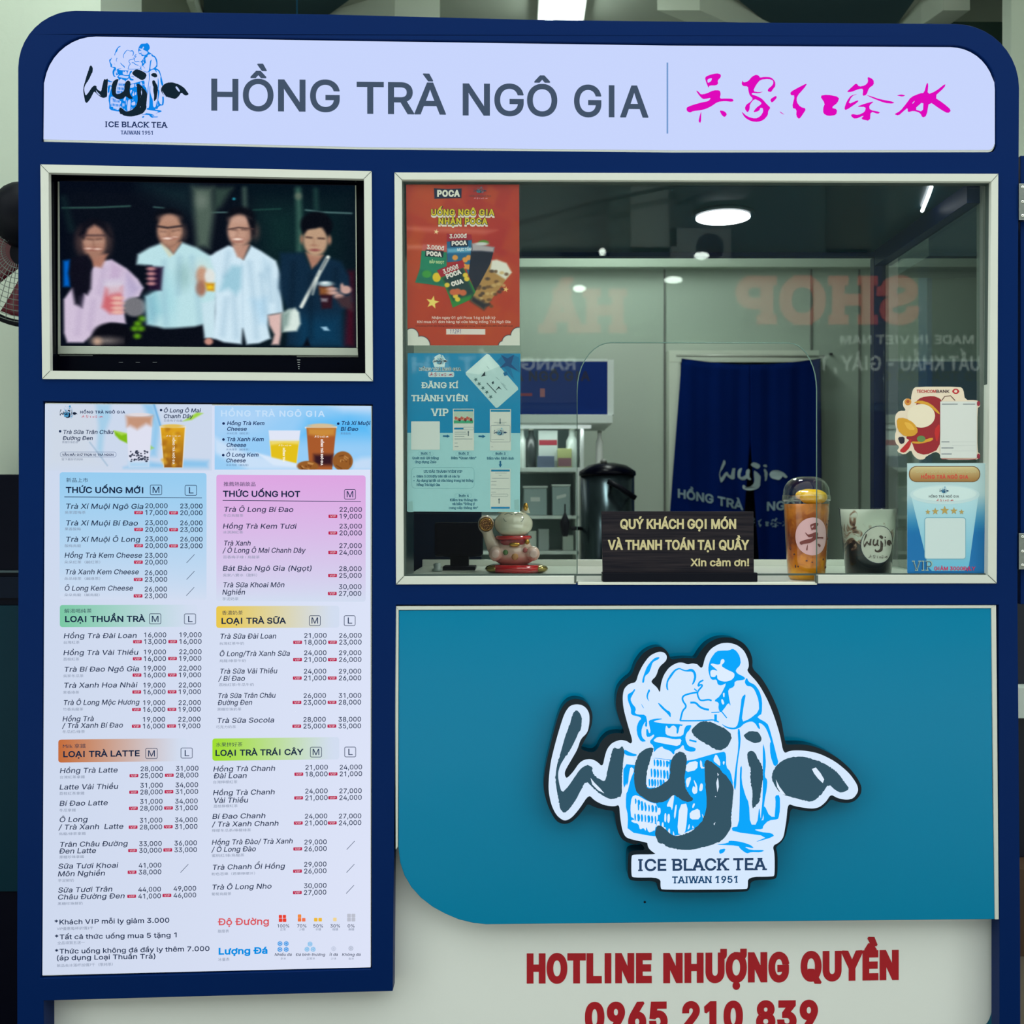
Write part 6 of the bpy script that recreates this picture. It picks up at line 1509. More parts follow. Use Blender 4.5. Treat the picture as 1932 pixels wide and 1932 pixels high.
for (a, b, c, d) in ((268, 1172, 428, 1212), (660, 1172, 828, 1212), (1045, 1172, 1210, 1214), (652, 1606, 826, 1652)): pr.frame(*VZ((a, b))[0], *VZ((c, d))[0], 3.4, 0.4, (126, 182, 190), 2)
for x, y in ((190, 1740), (1295, 1720)): pr.poly(VZ((x - 25, y - 45), (x + 22, y - 55), (x + 28, y + 60), (x - 22, y + 60)), (146, 190, 190), 1)
pr.build('poster_print', M['poster'], VP)
sleeve(VP, 764.5, 664, 985, 970)

BS = thing('bank_sticker', 'die-cut red and gold bank sticker with a white card, on the glass at right', 'sticker', W(1760, 797, 0.011))
SZ = zr(1640, 700, 292 / 1312)
pr = Print(0.0118)
DIE = SZ((290, 248), (320, 230), (358, 246), (355, 220), (372, 152), (400, 133), (770, 133), (798, 155), (812, 246), (905, 246), (938, 262), (940, 300), (917, 314), (917, 688), (940, 700), (936, 736), (910, 752), (612, 752), (598, 700), (560, 682), (480, 726), (468, 748), (418, 752), (374, 716), (355, 668), (300, 712), (232, 682), (258, 642), (222, 610), (218, 540), (232, 500), (218, 440), (222, 370), (258, 335), (315, 338), (285, 292))
DIE = smooth(DIE)
MB().prism([DIE], 0.0119, 0.0123, at=0.0118).build('sticker_backing', M['white_panel'], BS)
pr.poly(DIE, (222, 206, 184), 0)
MAR, GLD = (146, 34, 42), (206, 150, 44)
pr.poly(smooth(SZ((392, 262), (440, 222), (540, 210), (600, 232), (618, 262), (604, 480), (596, 660), (480, 714), (392, 690), (360, 600), (300, 560), (410, 490))), MAR, 1)
pr.poly(smooth(SZ((372, 270), (430, 246), (520, 274), (596, 350), (596, 372), (510, 300), (420, 272))), GLD, 2)
pr.disc(*SZ((440, 380))[0], 118 * .2226, 100 * .2226, (226, 214, 190), 3)
pr.poly(smooth(SZ((232, 400), (300, 396), (380, 440), (418, 510), (380, 552), (300, 556), (240, 500))), GLD, 4); pr.poly(smooth(SZ((290, 430), (350, 440), (396, 500), (330, 500))), (222, 170, 66), 5)
pr.poly(smooth(SZ((360, 596), (420, 600), (540, 560), (540, 590), (430, 618), (362, 612))), GLD, 2); pr.disc(*SZ((440, 575))[0], 8, 6, (96, 130, 76), 3)
pr.poly(smooth(SZ((252, 680), (300, 630), (360, 560), (350, 640), (300, 696))), (178, 40, 42), 2); pr.poly(smooth(SZ((548, 500), (598, 440), (598, 520), (572, 616))), (186, 40, 40), 2)
pr.disc(*SZ((328, 262))[0], 6.5, 6.5, (206, 140, 60), 1); pr.disc(*SZ((328, 258))[0], 3, 3, (170, 84, 40), 2)
pr.poly(smooth(SZ((240, 560), (300, 556), (300, 610), (262, 622))), (40, 36, 50), 2)
pr.line(SZ((615, 250), (640, 215), (690, 210), (728, 250)), 1.6, (96, 56, 50), 1)
for y in (268, 728): pr.disc(*SZ((926, 276 if y < 400 else 722))[0], 3, 5, (150, 40, 60), 1)
pr.line(SZ((612, 745), (900, 747), (925, 725)), 1.2, (170, 80, 90), 1)
pr.rect(*SZ((602, 258))[0], *SZ((912, 736))[0], (206, 210, 206), 6)
for a, b, x0, x1 in ((278, 284, 616, 750), (278, 284, 795, 898), (598, 604, 612, 680), (649, 655, 612, 714), (700, 706, 612, 700)): pr.rect(*SZ((x0, a))[0], *SZ((x1, b))[0], (90, 100, 112), 7)
for y in (592, 622, 668): pr.rect(*SZ((700, y + 8))[0], *SZ((900, y + 10))[0], (180, 186, 186), 7)
a, b, c = SZ((402, 185), (566, 185), (680, 185))
pr.text('TECHCOM', a[0], a[1], b[0], 5.8, (180, 46, 50), bold=0.03); pr.text('BANK', b[0] + .8, b[1], c[0], 5.8, (70, 48, 54), bold=0.03)
pr.poly(smooth(SZ((699, 172), (720, 150), (746, 150), (768, 172), (748, 194), (720, 194))), (184, 30, 44), 1); pr.poly(smooth(SZ((716, 172), (733, 157), (750, 172), (733, 187))), (226, 208, 190), 2)
pr.poly(smooth(SZ((724, 160), (742, 160), (742, 166), (724, 166))), (226, 208, 190), 3); pr.poly(smooth(SZ((724, 178), (742, 178), (742, 184), (724, 184))), (226, 208, 190), 3)
pr.build('sticker_print', M['poster'], BS)

CS = thing('member_sticker', 'blue sticker with a pale cup shape and gold pill, lower right of the glass', 'sticker', W(1785, 978, 0.011))
pr = Print(0.0118)
C4 = SZ((322, 782), (984, 780), (988, 1718), (322, 1714))
MB().prism([C4], 0.0119, 0.0123, at=0.0118).build('sticker_backing', M['white_panel'], CS)
def bgc(u, v):
    t = min(1, max(0, (v - 0.28) / 0.35))
    return tuple(np.array((176, 204, 208)) * (1 - t) + np.array((0, 104, 166)) * t)
(ax, ay), (bx, by) = SZ((322, 781), (986, 1717))
pr.grad(ax, ay, bx, by, bgc, 0, r=3, nx=16, ny=24)
pr.poly(SZ((352, 1050), (928, 1050), (846, 1650), (810, 1694), (530, 1694), (500, 1660)), (132, 196, 216), 1, colf=lambda x, y: tuple(np.array((176, 212, 220)) * (1 - min(1, max(0, (y - 934) / 140))) + np.array((96, 176, 206)) * min(1, max(0, (y - 934) / 140))))
pr.disc(*SZ((640, 1048))[0], 296 * .2226, 82 * .2226, (188, 212, 216), 2); pr.disc(*SZ((640, 1040))[0], 270 * .2226, 64 * .2226, (200, 220, 220), 3)
pr.rrect(*SZ((336, 806))[0], *SZ((941, 941))[0], 14, (120, 84, 40), 2)
pr.grad(*SZ((344, 812))[0], *SZ((933, 936))[0], lambda u, v: tuple(np.array((206, 190, 140)) * (1 - v) + np.array((150, 108, 56)) * v), 3, r=13, nx=30, ny=6)
def sz(s, x0, b, x1, cap, col, **k):
    a, c = SZ((x0, b), (x1, b)); pr.text(s, a[0], a[1], c[0], cap * .2226, col, **k)
sz('CẢM ƠN QUÝ KHÁCH ĐÃ LỰA CHỌN', 395, 862, 900, 22, (188, 176, 130), bold=0.01, layer=4); sz('HỒNG TRÀ NGÔ GIA', 440, 913, 838, 32, (206, 60, 56), bold=0.03, layer=4)
emblem(pr, emblem_tf(*SZ((595, 996))[0], *SZ((676, 1036))[0]), (22, 60, 96), (70, 140, 180), (200, 220, 220), 4, detail=False)
sz('HỒNG TRÀ NGÔ GIA', 505, 1073, 760, 20, (50, 60, 70), bold=0.02, layer=4); calligraphy(pr, calli_tf(*SZ((568, 1084))[0], *SZ((716, 1106))[0]), (196, 50, 60), 4)
for x, y, r in ((497, 1196, 24), (560, 1190, 32), (640, 1182, 40), (718, 1186, 32), (783, 1195, 24)): pr.star(*SZ((x, y))[0], r * .2226, (176, 150, 84), 4)
pr.rrect(*SZ((468, 1240))[0], *SZ((820, 1596))[0], 5, (120, 170, 190), 3); pr.rrect(*SZ((474, 1246))[0], *SZ((814, 1590))[0], 4.5, (196, 212, 212), 4)
sz('VIP', 362, 1692, 536, 84, (150, 176, 160), bold=0.012, serif=True, layer=4); sz('VIP', 370, 1688, 528, 74, (20, 70, 110), bold=-0.012, layer=5)
sz('GIẢM 3000Đ/LY', 550, 1690, 900, 32, (190, 44, 92), bold=0.03, layer=4)
pr.build('sticker_print', M['poster'], CS)

# ------------------------------------------------------------------ things on the counter
LC = thing('lucky_cat', 'pink and white ceramic lucky cat with a gold coin on its raised paw', 'figurine', (W(976, 0, 0.30)[0], 0.30, CT))
CY = 0.30
def cw(zx, zy, y=CY): return W(870 + zx * 0.1294, 920 + zy * 0.1294, y)
def cr(n, y=CY): return n * 0.1294 * (DIST + y) / 2000
cera = mat('cream_ceramic', (206, 198, 178), 0.12, coat=0.8)
mc, Nn, Ll, b = node_mat('pink_ceramic')
g_ = Nn.new('ShaderNodeNewGeometry'); sx = Nn.new('ShaderNodeSeparateXYZ'); mr = Nn.new('ShaderNodeMapRange'); mx = Nn.new('ShaderNodeMix'); mx.data_type = 'RGBA'
mr.inputs['From Min'].default_value = CT + 0.012; mr.inputs['From Max'].default_value = CT + 0.075
mx.inputs['A'].default_value = tuple(lin((216, 140, 134))) + (1,); mx.inputs['B'].default_value = tuple(lin((216, 196, 178))) + (1,)
Ll.new(g_.outputs['Position'], sx.inputs[0]); Ll.new(sx.outputs['Z'], mr.inputs['Value']); Ll.new(mr.outputs[0], mx.inputs['Factor']); Ll.new(mx.outputs['Result'], b.inputs['Base Color'])
b.inputs['Roughness'].default_value = 0.12; b.inputs['Coat Weight'].default_value = 0.8
gold = mat('gold_glaze', (196, 146, 66), 0.22, metal=0.85); red_gl = mat('red_glaze', (190, 26, 34), 0.15, coat=0.8)
dkgold = mat('dark_coin', (120, 78, 40), 0.3, metal=0.8, bump=0.8, bscale=420)
mb = MB()
mb.ell(cw(770, 960), (cr(330), cr(250), cr(195))); mb.ell(cw(770, 850), (cr(250), cr(200), cr(190)))
mb.ell(cw(500, 960, CY - 0.03), (cr(100), cr(80), cr(115))); mb.ell(cw(1045, 960, CY - 0.03), (cr(105), cr(80), cr(110)))
mb.tube([cw(560, 900), cw(470, 850, CY - .004), cw(410, 740, CY - .008), cw(375, 620, CY - .010)], [cr(150), cr(115), cr(82), cr(78)], 16)
mb.ell(cw(362, 535, CY - .010), (cr(122), cr(85), cr(135)))
mb.build('cat_body', mc, LC, remesh=0.0022)
mb = MB(); mb.ell(cw(765, 530, CY - .004), (cr(285), cr(250), cr(205))); mb.ell(cw(765, 600, CY - .012), (cr(240), cr(220), cr(130)))
hd = mb.build('cat_head', cera, LC, remesh=0.0022)
for sx_ in (0, 1):
    x = (938, 600)[sx_]; d = (1, -1)[sx_]
    e = MB(); e.lathe([(cr(72), 0), (cr(50), cr(70)), (cr(24), cr(125)), (cr(4), cr(150))], cw(x, 372), 16); e.build('ear', cera, hd)
    e = MB(); e.ell(cw(x + d * 4, 280, CY - .008), (cr(36), cr(26), cr(60))); e.build('inner_ear', gold, hd)
ck = MB(); ck.lathe([(0.0, 0.0), (cr(100), 0.0), (cr(108), -0.003), (cr(100), -0.005), (0.0, -0.005)][1:4], cw(362, 535, CY - .027), 28, axis='y'); coin = ck.build('gold_coin', dkgold, LC)
cx_, _, cz0 = cw(362, 535, CY - .0325)
for r_ in (cr(84), cr(30)): MB().tube([(cx_ + r_ * math.cos(a), CY - .0325, cz0 + r_ * math.sin(a)) for a in ([2 * math.pi * k / 28 for k in range(28)] if r_ > cr(50) else [math.pi / 4 + math.pi / 2 * k for k in range(4)])], 0.0009, 6, closed=True).build('coin_relief', gold, coin)
fm_ = mat('smile_line', (70, 80, 78), 0.3)
ln = MB()
yy = CY - 0.0375
for cx in (690, 840):
    ln.tube([cw(cx - 75, 445, yy + .004), cw(cx - 50, 488, yy + .001), cw(cx, 500, yy), cw(cx + 50, 488, yy + .001), cw(cx + 75, 445, yy + .004)], 0.0006, 6)
    ln.tube([cw(cx - 60, 392, yy + .006), cw(cx, 372, yy + .005), cw(cx + 60, 392, yy + .006)], 0.0007, 6)
for sg, bx_ in ((-1, 600), (1, 935)):
    for k in range(3): ln.tube([cw(bx_ - sg * 0, 470 + 14 * k, yy + .007), cw(bx_ + sg * 45, 478 + 20 * k, yy + .014)], 0.0006, 6)
ln.build('face_lines', fm_, hd)
nb = MB(); nb.lathe([(cr(258), -0.0035), (cr(272), 0.0), (cr(262), 0.0045)], cw(760, 728, CY), 36); nb.build('collar', red_gl, LC)
bi = MB(); bi.ell(cw(760, 775, CY - .018), (cr(200), cr(110), cr(92))); bib = bi.build('bib', mat('red_patterned_glaze', (150, 40, 52), 0.2, coat=0.6, var=0.5, vscale=160), LC)
MB().ell(cw(780, 830, CY - .034), (cr(80), cr(24), cr(34))).build('gold_plate', gold, bib)
MB().ell(cw(962, 790, CY - .030), (cr(38), cr(38), cr(40))).build('bell', gold, LC)
def spot(nm_, zx, zy, r, col, n, yy_):
    p_ = cw(zx, zy, yy_); mb = MB(); mb.ell(p_, (cr(r), 0.0016, cr(r)), n, 8); mb.build(nm_, mat(nm_ + '_glaze', col, 0.2), LC)
spot('gold_flower', 785, 1010, 50, (196, 140, 90), 6, CY - .0385); spot('green_leaf', 645, 945, 40, (86, 120, 70), 5, CY - .036); spot('red_flower', 930, 912, 38, (176, 92, 92), 5, CY - .036)
for x in (500, 1055):
    MB().ell(cw(x, 965, CY - .0475), (cr(60), 0.003, cr(62))).build('paw_pad', mat('pale_pink_pad', (222, 184, 176), 0.15, coat=0.8), LC)
by0 = CT
cu = MB(); cu.lathe([(0.052, 0.0005), (0.0595, 0.004), (0.062, 0.009), (0.0595, 0.0155), (0.052, 0.0185)], (cw(808, 0)[0], CY, by0), 40); cu.build('red_cushion', red_gl, LC)
for s in (-1, 1):
    MB().ell((cw(808, 0)[0] + s * 0.049, CY - 0.018, by0 + 0.0095), (0.0185, 0.024, 0.0092)).build('gold_corner', mat('olive_gold', (150, 130, 70), 0.18, metal=0.7), LC)

DS = thing('order_sign', 'dark wooden counter sign with pale lettering on a black foot', 'sign', W(1280, 1097, 0.01))
zs = W(0, 1098, 0.0)[2]
wood, Nn, Ll, b = node_mat('dark_wood')
tc_ = Nn.new('ShaderNodeTexCoord'); mp_ = Nn.new('ShaderNodeMapping'); nz = Nn.new('ShaderNodeTexNoise'); rp = Nn.new('ShaderNodeValToRGB')
mp_.inputs['Scale'].default_value = (5, 5, 150); nz.inputs['Scale'].default_value = 1.6; nz.inputs['Detail'].default_value = 5
Ll.new(tc_.outputs['Object'], mp_.inputs[0]); Ll.new(mp_.outputs[0], nz.inputs['Vector']); Ll.new(nz.outputs['Fac'], rp.inputs['Fac']); Ll.new(rp.outputs['Color'], b.inputs['Base Color'])
rp.color_ramp.elements[0].position = 0.35; rp.color_ramp.elements[0].color = tuple(lin((16, 16, 26))) + (1,)
rp.color_ramp.elements[1].position = 0.72; rp.color_ramp.elements[1].color = tuple(lin((46, 40, 44))) + (1,)
b.inputs['Roughness'].default_value = 0.5; b.inputs['Specular IOR Level'].default_value = 0.12
MB().prism([[(1135, 964.5), (1422, 965), (1422.5, 1082), (1137.5, 1082)]], 0.004, 0.014, at=0.004).build('board', wood, DS, 0.001)
mb = MB(); x0_, x1_ = W(1137.5, 0, -0.004)[0], W(1429.5, 0, -0.004)[0]
mb.box((x0_, -0.004, CT), (x1_, 0.030, W(0, 1080.5, -0.004)[2])); mb.build('foot', M['black'], DS, 0.0012)
pr = Print(0.0038)
TAN = (196, 184, 138)
pr.text('QUÝ KHÁCH GỌI MÓN', 1170, 998, 1389, 18.8, TAN, bold=0.035); pr.text('VÀ THANH TOÁN TẠI QUẦY', 1147, 1037.4, 1413, 18.8, TAN, bold=0.035); pr.text('Xin cảm ơn!', 1303, 1068.4, 1413.4, 14.4, TAN, bold=0.03)
pr.build('sign_lettering', M['print'], DS)

def cup_profile(pts, xc, y):
    """(half width px, pixel row) pairs -> lathe profile in metres at depth y, relative to the counter."""
    s = (DIST + y) / 2000
    return [(r * s, EYE_Z + (966 - py) * s - CT) for r, py in pts]
TY = 0.066
TC = thing('tall_fruit_tea', 'tall cup of amber fruit tea with a dome lid and lemon', 'drink', (W(1521.5, 0, TY)[0], TY, CT))
cc_ = (W(1521.5, 0, TY)[0], TY, CT)
tea = mat('amber_tea', (150, 76, 22), 0.3, spec=0.3, var=0.4, vscale=40)
pulp = mat('orange_pulp', (204, 124, 6), 0.3, coat=0.2, var=0.3, vscale=70, bump=0.3, bscale=120)
P = cup_profile([(24, 1096.6), (31, 1093), (34.5, 1086), (36.5, 1060), (38.5, 1020), (40.5, 980), (42.4, 946)], 0, TY)
P[0] = (P[0][0], 0.0006)
tea, Nn, Ll, b = node_mat('fruit_tea_liquid')
tc_ = Nn.new('ShaderNodeTexCoord'); nz = Nn.new('ShaderNodeTexNoise'); rp = Nn.new('ShaderNodeValToRGB'); g_ = Nn.new('ShaderNodeNewGeometry'); sx = Nn.new('ShaderNodeSeparateXYZ'); mr = Nn.new('ShaderNodeMapRange'); ma_ = Nn.new('ShaderNodeMath'); ma_.operation = 'MULTIPLY_ADD'; ad = Nn.new('ShaderNodeMath'); ad.operation = 'ADD'
nz.inputs['Scale'].default_value = 55; nz.inputs['Detail'].default_value = 4; nz.inputs['Distortion'].default_value = 0.8
Ll.new(tc_.outputs['Object'], nz.inputs['Vector']); Ll.new(g_.outputs['Position'], sx.inputs[0]); Ll.new(sx.outputs['Z'], mr.inputs['Value'])
mr.inputs['From Min'].default_value = CT; mr.inputs['From Max'].default_value = CT + 0.155
ma_.inputs[1].default_value = 0.55; ma_.inputs[2].default_value = -0.275
Ll.new(nz.outputs['Fac'], ma_.inputs[0]); Ll.new(mr.outputs[0], ad.inputs[0]); Ll.new(ma_.outputs[0], ad.inputs[1]); Ll.new(ad.outputs[0], rp.inputs['Fac'])
els = rp.color_ramp.elements
els[0].position = 0.0; els[0].color = tuple(lin((226, 158, 14))) + (1,)
els[1].position = 1.0; els[1].color = tuple(lin((150, 92, 40))) + (1,)
for p_, c_ in ((0.22, (206, 122, 4)), (0.36, (166, 84, 14)), (0.5, (116, 52, 26)), (0.72, (150, 78, 28)), (0.86, (182, 108, 34))):
    e_ = els.new(p_); e_.color = tuple(lin(c_)) + (1,)
Ll.new(rp.outputs['Color'], b.inputs['Base Color']); b.inputs['Roughness'].default_value = 0.35; b.inputs['Specular IOR Level'].default_value = 0.25
MB().lathe([(r - 0.0008, h) for r, h in cup_profile([(24, 1095.5), (31, 1092), (34.5, 1086), (36.5, 1056), (38.5, 1020), (40.5, 980), (41.8, 951)], 0, TY)], cc_, 40).build('tea', tea, TC)
MB().lathe(P, cc_, 40, cap=False).build('cup_wall', M['clear'], TC)
MB().lathe(cup_profile([(42.5, 946), (44.6, 944.5), (44.8, 941), (44.2, 936), (44.0, 934), (42.6, 934)], 0, TY), cc_, 40, cap=False).build('cup_rim', glass_mat('clear_rim', tint=(0.90, 0.88, 0.80), refl=0.10, rough=0.08, power=2.0), TC)
MB().lathe(cup_profile([(43, 934), (42.6, 926), (40, 917), (34.5, 908.5), (26, 902.5), (15, 899.5), (4, 899)], 0, TY), cc_, 40, cap=False).build('dome_lid', M['clear'], TC)
lem = MB(); lem.ell((cc_[0] + 0.010, TY - 0.014, W(0, 938, TY)[2]), (0.027, 0.016, 0.0155)); lem.ell((cc_[0] + 0.004, TY - 0.002, W(0, 934, TY)[2]), (0.026, 0.018, 0.012))
lem.build('lemon_slice', mat('lemon_flesh', (226, 178, 24), 0.2, coat=0.7, var=0.25, vscale=60), TC)
rng = random.Random(4)
mb = MB()
for k in range(16):
    a = -math.pi / 2 + rng.uniform(-1.3, 1.3); zz = rng.uniform(0.015, 0.13)
    r = 0.0338 + 0.0068 * zz / 0.14
    mb.ell((cc_[0] + r * math.cos(a), TY + r * math.sin(a), CT + zz), (rng.uniform(.002, .005), 0.0014, rng.uniform(.002, .004)), 8, 6)
mb.build('fruit_bits', mat('dark_fruit_bit', (84, 30, 18), 0.4), TC)
def wrap(pr, cx, y, prof):
    """Maps pixel artwork onto the front of a cup (centre cx, depth y, profile of radius by height)."""
    hs = [h for r, h in prof]; rs_ = [r for r, h in prof]
    s = (DIST + y) / 2000
    x_c = (cx - 966) * s
    def f(px, py, layer):
        z = EYE_Z + (966 - py) * s - CT
        R = float(np.interp(z, hs, rs_)) + 0.0006 + 0.0001 * layer
        dx = (px - cx) * s
        a = max(-1.3, min(1.3, dx / R))
        return (x_c + R * math.sin(a), y - R * math.cos(a), CT + z)
    pr.mapf = f
def disc_grid(pr, cx, cy, rx, ry, col, layer):
    n, m = 36, 8
    vs = [(cx, cy)] + [(cx + rx * j / m * math.cos(2 * math.pi * k / n), cy + ry * j / m * math.sin(2 * math.pi * k / n)) for j in range(1, m + 1) for k in range(n)]
    fs = [(0, 1 + k, 1 + (k + 1) % n) for k in range(n)] + [(1 + j * n + k, 1 + (j + 1) * n + k, 1 + (j + 1) * n + (k + 1) % n, 1 + j * n + (k + 1) % n) for j in range(m - 1) for k in range(n)]
    pr.items.append(('mesh', vs, fs, [col] * len(vs), layer))
U7 = zr(1430, 880, 300 / 1932)
pr = Print(0); pr.maxedge = 3.0; wrap(pr, 1521.5, TY, P)
disc_grid(pr, *U7((594, 845))[0], 208 * .1553, 226 * .1553, (206, 164, 168), 0)
U_ = lambda x, y: U7((x, y))[0]
tf_ = lambda x, y: (U_(440, 0)[0] + (x - 1295) * (745 - 440) * .1553 / 89.5, U_(0, 680)[1] + (y - 138) * (1015 - 680) * .1553 / 94)
calligraphy(pr, tf_, (112, 52, 50), 6, only=('A',))
pr.build('round_label', M['print'], TC)

MY = 0.078
MC = thing('milk_tea_cup', 'short cup of brown sugar milk tea with a round label', 'drink', (W(1638, 0, MY)[0], MY, CT))
cc_ = (W(1638, 0, MY)[0], MY, CT)
mP = cup_profile([(38, 1096), (41, 1090), (44, 1050), (48.5, 1000), (52.3, 960)], 0, MY); mP[0] = (mP[0][0], 0.0006)
mm, Nn, Ll, b = node_mat('milk_and_syrup')
tc_ = Nn.new('ShaderNodeTexCoord'); nz = Nn.new('ShaderNodeTexNoise'); rp = Nn.new('ShaderNodeValToRGB'); g_ = Nn.new('ShaderNodeNewGeometry'); sx = Nn.new('ShaderNodeSeparateXYZ'); mr = Nn.new('ShaderNodeMapRange'); ad = Nn.new('ShaderNodeMath'); ad.operation = 'ADD'
nz.inputs['Scale'].default_value = 30; nz.inputs['Detail'].default_value = 3; nz.inputs['Distortion'].default_value = 1.6
Ll.new(tc_.outputs['Object'], nz.inputs['Vector']); Ll.new(g_.outputs['Position'], sx.inputs[0]); Ll.new(sx.outputs['Z'], mr.inputs['Value'])
mr.inputs['From Min'].default_value = CT + 0.022; mr.inputs['From Max'].default_value = CT + 0.125; mr.inputs['To Min'].default_value = -0.55; mr.inputs['To Max'].default_value = 0.40
mk_ = Nn.new('ShaderNodeMath'); mk_.operation = 'MULTIPLY_ADD'; mk_.inputs[1].default_value = 1.7; mk_.inputs[2].default_value = -0.35
Ll.new(nz.outputs['Fac'], mk_.inputs[0]); Ll.new(mk_.outputs[0], ad.inputs[0]); Ll.new(mr.outputs[0], ad.inputs[1]); Ll.new(ad.outputs[0], rp.inputs['Fac'])
els = rp.color_ramp.elements
els[0].position = 0.20; els[0].color = tuple(lin((6, 18, 26))) + (1,)
els[1].position = 0.66; els[1].color = tuple(lin((208, 210, 198))) + (1,)
e_ = els.new(0.40); e_.color = tuple(lin((52, 34, 34))) + (1,)
e_ = els.new(0.52); e_.color = tuple(lin((150, 116, 96))) + (1,)
Ll.new(rp.outputs['Color'], b.inputs['Base Color']); b.inputs['Roughness'].default_value = 0.35; b.inputs['Specular IOR Level'].default_value = 0.15
MB().lathe([(r - 0.0008, h) for r, h in mP[:-1]] + [(mP[-1][0] - 0.001, mP[-1][1] - 0.001)], cc_, 44).build('milk_tea', mm, MC)
MB().lathe(mP + [(mP[-1][0] + 0.0018, mP[-1][1] + 0.0002), (mP[-1][0] + 0.0018, mP[-1][1] + 0.0016), (mP[-1][0] - 0.001, mP[-1][1] + 0.0016)], cc_, 44, cap=False).build('cup_wall', M['clear'], MC)
pr = Print(0); pr.maxedge = 3.0; wrap(pr, 1638, MY, mP)
disc_grid(pr, *U7((1370, 942))[0], 216 * .1553, 226 * .1553, (44, 50, 66), 0); disc_grid(pr, *U7((1370, 942))[0], 208 * .1553, 218 * .1553, (204, 200, 190), 1)
ink_only(pr, emblem_tf(*U_(1186, 812), *U_(1572, 1034)), (72, 56, 50), 8)
calligraphy(pr, calli_tf(*U_(1245, 1062), *U_(1500, 1108)), (110, 100, 96), 8)
pr.build('round_label', M['print'], MC)

# ------------------------------------------------------------------ the shop behind the kiosk
CN = thing('doorway_curtain', 'navy split doorway curtain with a pale brush emblem', 'curtain', W(1410, 670, 3.05))
cm = mat('navy_cloth', (0, 26, 88), 0.9, spec=0.05, var=0.15, vscale=5)
def cloth(x_l, x_r, n=40, m=36):
    vs, fs = [], []
    for j in range(m + 1):
        v = j / m; py = 676 + v * 500
        xl, xr_ = x_l(v), x_r(v)
        for i in range(n + 1):
            u = i / n; px = xl + (xr_ - xl) * u
            t = (px - 1285) / 265
            sag = 12 * math.sin(math.pi * min(1, max(0, t))) * (1 - v) ** 3
            wv = (0.004 + 0.006 * v) * math.sin(px * 0.105) + 0.002 * math.sin(px * 0.23 + 1)
            vs.append(W(px, py + sag, 3.06 + wv))
    for j in range(m):
        for i in range(n):
            a = j * (n + 1) + i; fs.append((a, a + n + 1, a + n + 2, a + 1))
    return vs, fs
gap = lambda v: max(0.0, (v - 0.30)) / 0.28
for nme, xl, xr_ in (('left_leaf', lambda v: 1286 - 22 * v / 0.575, lambda v: 1415.5 - 11 * gap(v)), ('right_leaf', lambda v: 1415.5 + 10 * gap(v), lambda v: 1548 + 5 * v)):
    mb = MB(); vs, fs = cloth(xl, xr_); mb.add(vs, fs, 0, True)
    o = mb.build('curtain_leaf', cm, CN); md = o.modifiers.new('thickness', 'SOLIDIFY'); md.thickness = 0.003
MB().tube([W(1276, 671, 3.05), W(1556, 673, 3.05)], 0.006, 8).build('curtain_rod', M['silver'], CN)
pr = Print(0)
def onc(px, py, layer):
    wv = 0.009 * math.sin(px * 0.105) + 0.002 * math.sin(px * 0.23 + 1)
    return W(px, py, 3.06 + wv - 0.006 - 0.001 * layer)
pr.mapf = onc
pale = (128, 152, 164)
ink_only(pr, emblem_tf(1357, 868, 1486, 925), (150, 170, 174), 2)
pr.build('emblem_print', M['print'], CN)
for s, x0, b, x1, t in (('HỒNG', 1279, 939, 1346, 0.17), ('TRÀ', 1354, 953, 1402, 0.2), ('NGÔ', 1447, 964, 1500, -0.06), ('GIA', 1508, 958, 1546, -0.12)):
    w_ = pr.sub(); w_.text(s, x0, b, x1, 17, pale, bold=0.03, tilt=t); w_.build('curtain_lettering', M['print'], CN)
w_ = pr.sub(); calligraphy(w_, calli_tf(1385, 975, 1500, 996), (110, 134, 150), 2); w_.build('calligraphy_print', M['print'], CN)
struct(MB().box(W(1262, 683.5, 3.10), (W(1284, 0, 3.10)[0], 3.184, 0.0)).build('trim_12', M['beam']))
struct(MB().box((W(1262, 0, 3.10)[0], 3.10, W(0, 683, 3.10)[2]), (W(1545, 0, 3.10)[0], 3.19, W(0, 661, 3.10)[2])).build('trim_13', M['beam']))
struct(MB().box((W(1284, 0, 3.18)[0], 3.185, 0.0), (W(1548, 0, 3.18)[0], 3.199, W(0, 684, 3.18)[2])).build('door_1', M['black']))
for px, py in ((1268, 664), (1568, 668)):
    tag(MB().ell(W(px, py, 3.13 if px < 1500 else 3.19), (0.010, 0.008, 0.007), 12, 8).build('wall_hook', M['black']), 'small black hook at the %s of the curtain' % ('left end' if px < 1500 else 'right end'), 'hook')

WT = thing('work_table', 'white work table behind the kiosk carrying the shelf and urn', 'table', (0.2, 2.45, 0))
tz = 0.94
MB().box((-0.65, 1.95, tz - 0.04), (W(1216, 0, 2.0)[0], 2.95, tz)).build('table_top', M['counter'], WT, 0.003)
for x in (-0.60, W(1206, 0, 2.0)[0] - 0.05):
    for y in (1.98, 2.86): MB().box((x, y, 0), (x + 0.05, y + 0.05, tz - 0.041)).build('leg', M['silver'], WT)

